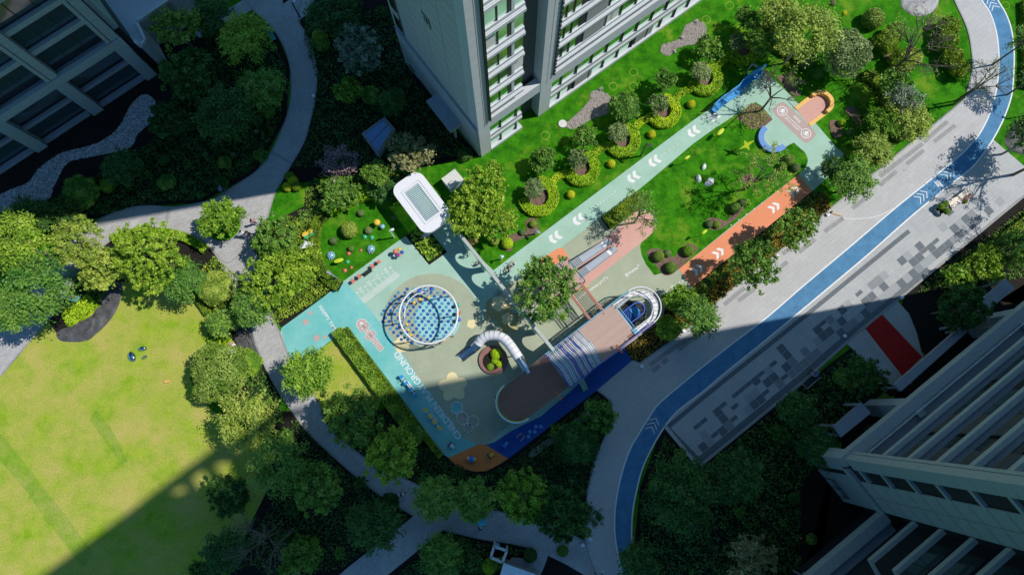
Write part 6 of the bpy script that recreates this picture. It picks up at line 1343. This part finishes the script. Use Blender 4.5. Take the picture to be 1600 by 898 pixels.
# trees ------------------------------------------------------ (px, py, radius px, height m, habit, leaf, label)
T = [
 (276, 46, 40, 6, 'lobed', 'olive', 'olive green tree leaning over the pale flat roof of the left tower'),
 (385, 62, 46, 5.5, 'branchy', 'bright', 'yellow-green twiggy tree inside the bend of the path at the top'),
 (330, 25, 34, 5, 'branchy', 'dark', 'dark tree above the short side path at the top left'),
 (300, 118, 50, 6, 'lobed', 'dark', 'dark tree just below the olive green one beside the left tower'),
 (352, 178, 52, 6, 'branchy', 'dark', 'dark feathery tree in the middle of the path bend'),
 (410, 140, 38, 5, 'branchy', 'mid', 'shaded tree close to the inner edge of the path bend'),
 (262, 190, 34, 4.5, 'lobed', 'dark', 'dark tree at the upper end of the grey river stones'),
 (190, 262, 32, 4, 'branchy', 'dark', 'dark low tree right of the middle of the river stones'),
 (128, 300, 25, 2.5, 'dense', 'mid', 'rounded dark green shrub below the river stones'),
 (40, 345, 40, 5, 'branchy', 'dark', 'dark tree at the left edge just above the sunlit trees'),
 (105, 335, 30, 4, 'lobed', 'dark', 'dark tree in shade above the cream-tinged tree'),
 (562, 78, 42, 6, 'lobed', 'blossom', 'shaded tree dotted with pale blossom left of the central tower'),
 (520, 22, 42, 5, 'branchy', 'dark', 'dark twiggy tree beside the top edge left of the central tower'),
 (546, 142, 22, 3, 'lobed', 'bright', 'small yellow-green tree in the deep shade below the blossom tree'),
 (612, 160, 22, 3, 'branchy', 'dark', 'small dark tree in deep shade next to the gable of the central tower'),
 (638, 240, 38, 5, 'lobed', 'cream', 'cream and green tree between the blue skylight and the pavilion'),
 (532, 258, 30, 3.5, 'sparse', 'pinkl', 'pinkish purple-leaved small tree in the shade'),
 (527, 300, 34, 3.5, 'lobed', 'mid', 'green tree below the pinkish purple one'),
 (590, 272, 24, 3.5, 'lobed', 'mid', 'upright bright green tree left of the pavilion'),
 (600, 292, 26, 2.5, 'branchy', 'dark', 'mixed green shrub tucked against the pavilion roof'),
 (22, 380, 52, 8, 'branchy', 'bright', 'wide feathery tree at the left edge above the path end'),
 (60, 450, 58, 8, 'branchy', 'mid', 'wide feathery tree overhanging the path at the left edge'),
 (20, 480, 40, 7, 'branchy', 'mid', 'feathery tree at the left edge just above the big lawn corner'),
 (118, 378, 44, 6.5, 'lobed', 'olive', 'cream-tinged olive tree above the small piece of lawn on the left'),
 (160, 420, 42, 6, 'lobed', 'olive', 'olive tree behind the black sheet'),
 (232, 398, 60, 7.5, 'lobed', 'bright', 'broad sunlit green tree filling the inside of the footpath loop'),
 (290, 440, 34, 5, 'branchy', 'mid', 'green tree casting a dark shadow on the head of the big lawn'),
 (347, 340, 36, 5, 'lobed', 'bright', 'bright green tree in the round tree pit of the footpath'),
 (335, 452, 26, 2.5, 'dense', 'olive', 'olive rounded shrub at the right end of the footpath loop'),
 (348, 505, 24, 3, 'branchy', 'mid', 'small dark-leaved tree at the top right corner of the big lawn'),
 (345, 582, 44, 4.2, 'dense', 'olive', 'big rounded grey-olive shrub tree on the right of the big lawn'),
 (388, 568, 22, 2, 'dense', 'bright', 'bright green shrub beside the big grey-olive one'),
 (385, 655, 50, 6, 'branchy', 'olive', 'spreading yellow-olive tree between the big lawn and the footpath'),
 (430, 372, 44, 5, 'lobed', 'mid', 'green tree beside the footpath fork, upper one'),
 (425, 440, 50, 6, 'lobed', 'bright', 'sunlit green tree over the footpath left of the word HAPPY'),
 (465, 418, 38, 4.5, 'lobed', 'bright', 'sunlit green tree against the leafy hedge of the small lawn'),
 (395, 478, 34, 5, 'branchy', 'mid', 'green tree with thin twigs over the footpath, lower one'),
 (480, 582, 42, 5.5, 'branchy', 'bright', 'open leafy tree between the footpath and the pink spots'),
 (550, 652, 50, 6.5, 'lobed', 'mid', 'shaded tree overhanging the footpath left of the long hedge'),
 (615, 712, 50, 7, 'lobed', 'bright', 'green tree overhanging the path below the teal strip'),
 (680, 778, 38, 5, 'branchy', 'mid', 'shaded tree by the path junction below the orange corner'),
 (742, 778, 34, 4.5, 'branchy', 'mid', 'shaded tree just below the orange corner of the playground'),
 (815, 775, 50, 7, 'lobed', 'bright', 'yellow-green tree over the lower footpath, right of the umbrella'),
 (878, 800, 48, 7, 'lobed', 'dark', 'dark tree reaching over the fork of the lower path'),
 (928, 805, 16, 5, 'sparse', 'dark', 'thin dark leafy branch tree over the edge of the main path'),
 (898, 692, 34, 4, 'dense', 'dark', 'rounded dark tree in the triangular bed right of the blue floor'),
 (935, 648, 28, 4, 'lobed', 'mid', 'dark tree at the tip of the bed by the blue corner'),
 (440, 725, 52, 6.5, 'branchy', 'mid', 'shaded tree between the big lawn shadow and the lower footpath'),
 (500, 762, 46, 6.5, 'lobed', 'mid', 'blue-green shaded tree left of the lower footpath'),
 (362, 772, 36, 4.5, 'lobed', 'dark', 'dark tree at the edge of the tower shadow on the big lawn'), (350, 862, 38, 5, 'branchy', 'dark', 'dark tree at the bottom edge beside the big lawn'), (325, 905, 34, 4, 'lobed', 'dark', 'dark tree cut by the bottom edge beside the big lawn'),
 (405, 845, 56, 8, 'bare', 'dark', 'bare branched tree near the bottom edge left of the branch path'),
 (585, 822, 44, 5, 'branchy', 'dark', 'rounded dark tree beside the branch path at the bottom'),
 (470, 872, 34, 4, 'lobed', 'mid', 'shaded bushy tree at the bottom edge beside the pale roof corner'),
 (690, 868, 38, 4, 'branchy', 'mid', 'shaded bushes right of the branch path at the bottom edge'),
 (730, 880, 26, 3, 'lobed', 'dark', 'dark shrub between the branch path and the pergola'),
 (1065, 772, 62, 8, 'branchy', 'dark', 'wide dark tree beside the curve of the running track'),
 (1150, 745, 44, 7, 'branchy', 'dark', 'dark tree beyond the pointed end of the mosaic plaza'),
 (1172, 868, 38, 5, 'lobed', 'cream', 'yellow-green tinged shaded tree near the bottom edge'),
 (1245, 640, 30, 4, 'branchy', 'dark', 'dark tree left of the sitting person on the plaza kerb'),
 (1280, 700, 34, 4, 'branchy', 'dark', 'dark tree in front of the corner of the right tower'),
 (1350, 585, 34, 5, 'lobed', 'dark', 'dark tree left of the red carpet'),
 (1500, 480, 46, 6, 'lobed', 'dark', 'dark tree right of the red carpet in front of the tower'),
 (1000, 880, 34, 4, 'branchy', 'dark', 'dark shrub mass at the bottom beside the running track'),
 (1500, 434, 26, 2.6, 'lobed', 'bright', 'sunlit shrub at the left end of the hedge beside the plaza'),
 (1540, 412, 30, 3, 'lobed', 'bright', 'sunlit shrub in the middle of the hedge beside the plaza'),
 (1585, 388, 34, 3.2, 'lobed', 'mid', 'sunlit shrub at the right edge beside the plaza'),
 (850, 452, 56, 7.5, 'lobed', 'mid', 'large green tree growing up through the playground'),
 (758, 290, 40, 6, 'lobed', 'bright', 'yellow-green tree beside the white utility box, upper crown'),
 (738, 335, 40, 5.5, 'lobed', 'bright', 'yellow-green tree right of the pavilion, lower crown'),
 (782, 345, 32, 5, 'lobed', 'bright', 'yellow-green tree beside the lime ring hedge nearest the pavilion'),
 (1003, 330, 36, 5.5, 'sparse', 'mid', 'slender tree casting a long shadow over the pink strip'),
 (1190, 272, 50, 6.5, 'sparse', 'olive', 'thin-leaved tree near the boulders with branches like a fan'),
 (1216, 140, 40, 6.5, 'bare', 'mid', 'nearly bare tree over the mint lane corner'),
 (1262, 52, 52, 8, 'branchy', 'olive', 'tall pale green tree at the top right garden'),
 (1218, 22, 34, 6, 'branchy', 'olive', 'pale green tree touching the top edge beside the tall one'),
 (1325, 85, 36, 5, 'dense', 'grey', 'rounded grey-green tree in the top right garden'),
 (1190, 60, 30, 4.5, 'lobed', 'mid', 'green tree between the ring hedges and the pale green trees'),
 (1398, 135, 26, 4, 'lobed', 'mid', 'green tree below the bare one in the top right garden'),
 (1412, 158, 26, 4.5, 'sparse', 'blossom', 'pale-leaved airy tree in the top right garden'),
 (1422, 190, 34, 4.5, 'branchy', 'olive', 'olive tree beside the lawn next to the wide path'),
 (1380, 195, 28, 4, 'lobed', 'bright', 'yellow-green tree left of the olive one'),
 (1365, 235, 32, 4, 'branchy', 'olive', 'olive tree near the roadside at the upper right'),
 (1436, 72, 62, 8.5, 'bare', 'olive', 'large bare tree with black limbs spreading over the top right lawn'),
 (1545, 125, 40, 7, 'bare', 'mid', 'bare tree leaning across the running track at the right'),
 (1335, 282, 36, 5, 'branchy', 'mid', 'green tree overhanging the road below the mint corner'),
 (1245, 355, 36, 5.5, 'lobed', 'mid', 'green roadside tree beside the upper terracotta lane'),
 (1178, 415, 44, 6, 'lobed', 'mid', 'large green roadside tree beside the lower terracotta lane'),
 (1092, 495, 34, 5.5, 'branchy', 'mid', 'open green tree overhanging the road by the shadow edge'),
 (1065, 470, 28, 3, 'lobed', 'bright', 'bushy green tree right of the white spiral end'),
 (1043, 512, 19, 2, 'dense', 'bright', 'small round bright green bush in the bed below the spiral end'),
 (1300, 262, 20, 3, 'lobed', 'dark', 'dark green tree at the mint corner of the lane'),
 (1662, 236, 62, 9.0, 'sparse', 'mid', 'bare tree beyond the right edge shading the running track'),
 (1700, 345, 56, 9, 'sparse', 'mid', 'leafy tree beyond the right edge shading the plaza'),
 (1615, 215, 40, 6, 'branchy', 'dark', 'dark tree at the right edge behind the grey sheet'),
 (1606, 62, 36, 6.5, 'sparse', 'mid', 'leafy tree at the right edge shading the top of the running track'),
 (1618, 120, 26, 5, 'sparse', 'dark', 'dark tree at the right edge beside the upper hedge'),
 (885, 215 - 0, 0, 0, 'x', '', '')]
for r_ in T:
    if r_[4] != 'x': tree(*r_, bark='barkl' if r_[4] in ('branchy',) else 'bark')
# the row of ring hedges with their pairs of shrubs
rings = [(841, 308, 29), (908, 264, 26), (972, 221, 25), (1036, 176, 24), (1101, 126, 24), (1160, 80, 24)]
nm = ['first (nearest the pavilion)', 'second', 'third', 'fourth', 'fifth', 'sixth (topmost)']
for i, (x, y, r) in enumerate(rings):
    pts = [(x + (r - 5) * math.cos(R(a)), y - (r - 5) * math.sin(R(a))) for a in range(-170, 95, 20)]
    tag(hedge('x', pts, 1.0, .6, 'lime', 300, .08), 'lime green ring hedge, ' + nm[i] + ' of the row along the tower')
    struct(MB().prism(circle(at(x, y), rad(r - 9, y), 20), 0, .07, 'mulch').obj('mulch_bed'))
    tree(x - 6, y - 14, 16.5, 2.4, ('branchy', 'lobed')[i % 2], 'grey', 'grey-green shrub inside the ' + nm[i] + ' lime ring hedge', 'shrub')
    tree(x + 5, y - 52 if i else y - 58, (22, 19, 24, 20, 22, 18)[i], 2.9, 'dense' if i == 2 else 'lobed', 'mid', 'dark green rounded tree above the ' + nm[i] + ' lime ring hedge')
    if i < 5: hedge('lime low hedge linking the ' + nm[i].split(' (')[0] + ' lime ring and the next ring', [(x + 16, y - 18), (x + 30, y - 30), (x + 44, y - 36)], .7, .45, 'lime', 220, .08)
# ball shrubs
B = [(892, 304, 6.5, 'yellow', 'yellow ball shrub by the lane, lowest of the row'), (955, 256, 6.5, 'yellow', 'yellow ball shrub by the lane, second from the pavilion end'), (1018, 210, 6.5, 'yellow', 'yellow ball shrub by the lane, third from the pavilion end'), (1080, 163, 6.5, 'yellow', 'yellow ball shrub by the lane, nearest the blue wall bench'),
 (453, 276, 8, 'boxw', 'dark green ball in the yellow ball cluster beside the path'), (458, 283, 8, 'yellow', 'topmost yellow ball beside the shaded path'), (449, 292, 7.5, 'yellow', 'lowest yellow ball beside the shaded path'), (463, 291, 8, 'boxw', 'green ball in the yellow cluster'),
 (168, 290, 11, 'bright', 'bright ball shrub next to the dark rounded shrub in the shade'), (116, 321, 8, 'bright', 'small yellow-green ball shrub left of the dark rounded shrub'), (500, 58, 12, 'bright', 'yellow-green ball shrub right of the path at the top'),
 (1258, 97, 11, 'grey', 'grey-green clipped ball in the top right garden'), (1277, 117, 8, 'mid', 'small dark green ball below the grey-green clipped ball'), (1231, 103, 4, 'yellow', 'tiny yellow ball shrub in the top right garden'), (1235, 125, 7, 'lime', 'lime ball shrub in the mulch beside the sand yellow seat wall'), (1252, 129, 5, 'grey', 'small grey-green ball beside the lime one'),
 (1354, 182, 6, 'mid', 'small green ball beside the curved mulch bed'), (1407, 210, 12, 'olive', 'olive ball shrub at the foot of the olive tree'), (1326, 207, 5, 'grey', 'pale ball shrub at the foot of the mulch bed'), (1315, 192, 6, 'lime', 'lime shrub behind the sand yellow seat wall'), (564, 333, 5.5, 'grey', 'grey-green ball tree on the small lawn, topmost'),
 (576, 360, 6, 'grey', 'grey-green ball shrub on the small lawn below the yellow ornament'), (616, 339, 4.5, 'grey', 'grey-green ball in the slatted shadow of the pavilion'), (549, 388, 5, 'mid', 'small green ball above the red beetle'), (521, 376, 6, 'grey', 'grey-green shrub at the left of the small lawn'),
 (793, 380, 9, 'lime', 'lime bush on the mulch strip by the lane'), (773, 377, 7, 'olive', 'olive bush on the mulch strip by the lane'), (833, 350, 6, 'bright', 'green bush on the mulch strip, upper end'), (816, 363, 5, 'grey', 'grey bush in the middle of the mulch strip'),
 (1029, 400, 9, 'olive', 'olive bush in the mulch island by the sage floor, left'), (1043, 396, 6, 'grey', 'grey bush in the mulch island by the sage floor'), (1075, 392, 9, 'bright', 'green bush at the right of the mulch island'), (1048, 418, 9, 'mid', 'dark bush at the lower end of the mulch island'),
 (1108, 350, 6, 'grey', 'grey bush in the small mulch bed by the terracotta lane'), (1120, 351, 6, 'olive', 'olive bush in the small mulch bed by the terracotta lane'), (1148, 325, 9, 'mid', 'green bush at the upper end of the small mulch bed'), (1160, 316, 6, 'grey', 'pale bush at the upper end of the small mulch bed'),
 (1233, 250, 9, 'olive', 'olive bush near the inner corner of the mint lane'), (1243, 262, 7, 'grey', 'pale bush near the inner corner of the mint lane'), (1222, 260, 7, 'mid', 'green bush near the inner corner of the mint lane'), (879, 860, 9, 'mid', 'dark green ball in the triangular bed at the bottom'), (828, 867, 11, 'dark', 'dark round bush beside the garden terrace at the bottom'),
 (765, 884, 12, 'lime', 'lime green round bush left of the pale blue roof'), (491, 846, 8, 'bright', 'yellow-green ball shrub in the dark bed at the bottom left'), (1022, 758, 10, 'mid', 'small round dark shrub by the running track'), (773, 563, 6, 'lime', 'pale round bush in the middle of the round planter'), (775, 553, 9, 'lime', 'lime bush at the back of the round planter'), (766, 573, 6, 'bright', 'small green bush at the front of the round planter'), (780, 568, 6, 'lime', 'small lime bush at the right of the round planter'),
 
 (1364, 30, 16, 'olive', 'olive bush left of the pale grey sheet'), (546, 359, 13, 'olive', 'variegated round shrub in the middle of the small lawn'), (524, 417, 0, '', ''), (1508, 330 - 16, 4, 'boxw', 'red and green bush in the upper end of the planter bench')]
for x, y, r, leaf, lb in B:
    if r: ball(x, y, r, leaf, lb, cat='shrub')
ball(1301, 5, 5, 'cream', 'cream ball tree on a thin stem near the top edge', cat='topiary', zc=1.6); ball(1319, 21, 4, 'yellow', 'yellow ball tree on a thin stem near the top edge', cat='topiary', zc=1.6)
for x, y, lb in ((1471, 323, 'left'), (1479, 330, 'lower right'), (1477, 319, 'upper')): ball(x, y, 5, 'bright' if lb != 'upper' else 'mid', 'green plant in the big bed of the planter bench, the ' + lb + ' one', cat='plant', zc=.75)
for x, y, r, h, lf, lb in ((1480, 44, 17, 1.7, 'boxw', 'top end of the long rounded bush beside the wide path'), (1478, 66, 16, 1.7, 'boxw', 'upper part of the long rounded bush beside the wide path'), (1487, 88, 15, 1.6, 'boxw', 'lower part of the long rounded bush beside the wide path'), (1497, 108, 15, 1.6, 'boxw', 'bottom end of the long rounded bush beside the wide path'),
                        (1382, 66, 19, 1.9, 'boxw', 'rounded bush left of the bare tree at the top right'), (1400, 52, 15, 1.6, 'bright', 'yellow-green bush above the bare tree trunk'), (1408, 98, 19, 1.9, 'boxw', 'rounded bush below the bare tree at the top right'), (1424, 90, 16, 1.7, 'olive', 'brownish green bush right of the bare tree trunk')):
    tree(x, y, r, h, 'dense', lf, lb, 'shrub')
# dark understory shrubs in the shaded beds
q_ = random.Random(11)
for bi, n, wh in ((0, 20, 'inside the bend of the shaded path'), (1, 9, 'between the shaded path and the central tower'), (2, 15, 'left of the branch path in the shade'), (4, 12, 'in the shaded bed below the playground'), (7, 18, 'in the shaded bed at the lower right'), (5, 5, 'beside the pergola')):
    w_ = inpoly([Vector((x, y, 0)) for x, y in beds[bi]], n)
    for x, y in w_:
        if y > 890 or y < 8 or x < 10 or (x < 250 and y < 330): continue
        tree(float(x), float(y), q_.uniform(8, 15), q_.uniform(.8, 1.6), q_.choice(('dense', 'lobed', 'lobed')), q_.choice(('dark', 'dark', 'mid')), 'low dark understory shrub ' + wh, 'shrub', grp='understory shrubs ' + wh)
# hedges
hedge('light green hedge with pink flowers beside the teal strip', [(528, 517), (560, 560), (600, 615), (640, 668), (660, 690)], 1.0, .9, 'bright', 260, .085, smooth=False)
hedge('narrow dark green hedge directly against the teal strip', [(541, 514), (570, 553), (604, 600), (650, 662), (690, 712)], .55, .75, 'boxw', 240, .08, smooth=False)
hedge('curved leafy hedge round the left side of the small lawn', [(505, 340), (494, 360), (492, 385), (498, 412), (515, 437), (533, 448)], 1.1, .8, 'boxw', 220, .085)
hedge('leafy hedge along the top of the small lawn', [(512, 330), (535, 316), (570, 304), (598, 299), (612, 296)], 1.5, .8, 'lime', 200, .085)
hedge('clipped hedge curving round the right head of the big lawn', [(290, 452), (305, 462), (318, 477), (328, 492)], .6, .6, 'boxw', 220, .08)
hedge('thick rounded hedge at the tip of the pink strip', [(945, 350), (958, 342), (975, 330), (990, 318), (1003, 312)], 1.5, .75, 'boxw', 220, .085)
hedge('long hedge along the right lawn beside the plaza', [(1500, 418), (1540, 390), (1570, 368), (1600, 345), (1640, 315)], .9, .9, 'boxw', 200, .085, smooth=False)
hedge('dark hedge beyond the running track at the right edge', [(1600, 5), (1601, 40), (1603, 90), (1601, 140)], 1.0, .7, 'boxw', 200, .085)
hedge('low curving hedge in the top right garden', [(1345, 120), (1362, 128), (1374, 140), (1383, 158), (1385, 175)], 1.0, .8, 'boxw', 200, .085)
hedge('low shrub hedge below the central garden lawn at the top right', [(1210, 70), (1235, 85), (1262, 78), (1290, 66)], 1.5, .7, 'olive', 170, .09)
hedge('lime hedge edging inside the footpath loop', [(178, 376), (200, 368), (235, 364), (270, 366), (300, 376), (325, 392)], .8, .6, 'lime', 220, .085)
hedge('lime green hedge by the black sheet at the head of the big lawn', [(105, 500), (120, 492), (135, 482), (150, 468)], 1.6, .55, 'lime', 220, .085)
hedge('flowering low hedge edging the bed beside the blue floor', [(828, 712), (850, 695), (880, 676), (905, 656), (925, 640)], .5, .5, 'blossom', 160, .08)
for lb, line in (('left', [(333, 520), (340, 545), (350, 560), (375, 570)]), ('middle', [(350, 528), (362, 545), (372, 562)])): hedge('yellow-green low hedge by the dark grey sheet, ' + lb + ' strip', line, 1.0, .5, 'lime', 200, .085)
# ground cover, one mass each
cover('yellow and green bedding under the roadside trees', [(1290, 300), (1298, 325), (1200, 407), (1145, 450), (1070, 517), (1042, 505), (1045, 475), (1081, 452), (1165, 385)], 'gold', 130, .35)
cover('green bushes under the roadside trees beside the terracotta lane', [(1270, 300), (1290, 300), (1180, 395), (1081, 470), (1045, 480), (1081, 450), (1165, 384)], 'mid', 110, .6)
cover('low shrubs between the shade and the small lawn', [(480, 292), (500, 272), (640, 272), (625, 298), (612, 303), (560, 311), (525, 328), (500, 340), (478, 322)], 'bright', 90, .5)
cover('dry brownish bedding below the spiral end of the deck', [(978, 545), (1030, 502), (1062, 520), (1000, 564), (987, 560)], 'gold', 90, .3)
cover('mixed flowering shrubs left of the leafy hedge', [(492, 345), (450, 338), (410, 360), (400, 440), (430, 508), (480, 480), (530, 445), (505, 425), (492, 400)], 'bright', 110, .6)
cover('mixed shrubs above the small lawn', [(500, 325), (465, 330), (470, 355), (495, 360), (520, 335), (600, 305), (625, 285), (600, 275), (540, 300)], 'mid', 110, .6)
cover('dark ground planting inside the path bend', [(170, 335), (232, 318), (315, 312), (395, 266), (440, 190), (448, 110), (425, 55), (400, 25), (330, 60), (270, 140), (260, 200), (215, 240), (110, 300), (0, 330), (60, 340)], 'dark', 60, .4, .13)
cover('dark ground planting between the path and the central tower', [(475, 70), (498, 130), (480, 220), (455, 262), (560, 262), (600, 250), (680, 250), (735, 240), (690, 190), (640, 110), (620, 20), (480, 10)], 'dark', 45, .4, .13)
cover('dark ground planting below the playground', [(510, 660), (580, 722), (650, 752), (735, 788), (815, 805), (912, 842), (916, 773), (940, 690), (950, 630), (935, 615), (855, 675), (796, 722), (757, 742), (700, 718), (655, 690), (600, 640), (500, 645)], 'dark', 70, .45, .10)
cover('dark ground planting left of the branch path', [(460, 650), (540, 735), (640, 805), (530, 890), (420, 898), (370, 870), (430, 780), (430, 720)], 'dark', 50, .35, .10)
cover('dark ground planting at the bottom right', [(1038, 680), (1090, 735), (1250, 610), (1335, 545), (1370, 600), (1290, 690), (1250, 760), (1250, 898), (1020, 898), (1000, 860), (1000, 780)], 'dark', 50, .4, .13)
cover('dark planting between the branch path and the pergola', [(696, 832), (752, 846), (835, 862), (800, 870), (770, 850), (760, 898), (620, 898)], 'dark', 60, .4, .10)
cover('shrubs right of the black sheet under the trees', [(335, 400), (385, 440), (392, 490), (350, 530), (330, 500), (305, 465), (300, 440)], 'bright', 110, .6)
cover('shrubs right of the big lawn beside the footpath', [(398, 545), (412, 580), (435, 615), (445, 660), (400, 655), (385, 600), (392, 560)], 'mid', 110, .5)
cover('shrubs behind the black sheet', [(100, 430), (160, 385), (300, 400), (300, 440), (250, 438), (190, 438), (150, 470), (110, 495), (80, 480)], 'mid', 90, .6)
cover('shrubs and flowers at the right lawn hedge', [(1462, 424), (1500, 400), (1600, 325), (1680, 260), (1700, 420), (1560, 440), (1470, 450), (1425, 460)], 'mid', 60, .5)
cover('loose planting in the top right garden', [(1200, 100), (1290, 70), (1340, 110), (1390, 110), (1430, 160), (1440, 200), (1380, 240), (1330, 262), (1310, 225), (1350, 150), (1250, 90)], 'boxw', 60, .45)
cover('plants growing in the mulch bed at the lane corner', [(1150, 170), (1174, 163), (1190, 170), (1203, 187), (1185, 202), (1165, 205)], 'olive', 60, .4)
cover('leafy plants in the pocket bed by the pavilion', [(640, 371), (670, 408), (694, 392), (671, 363), (655, 355)], 'bright', 45, .7, .2)
cover('fallen twigs and leaves on the pink strip', [(955, 370), (985, 345), (1010, 335), (1018, 358), (960, 400), (930, 415)], 'pinkl', 10, .06, .05)

cover('fallen leaves scattered on the road and the plaza', [(1145, 452), (1300, 330), (1430, 225), (1515, 160), (1545, 190), (1500, 262), (1250, 440), (1100, 560), (1010, 570)], 'gold', .9, .02, .05, 'leaf_litter', 0)
cover('fallen leaves scattered on the curved footpath', [(440, 290), (420, 345), (360, 400), (300, 360), (200, 350), (320, 322), (400, 272)], 'gold', 1.2, .02, .05, 'leaf_litter', 0)
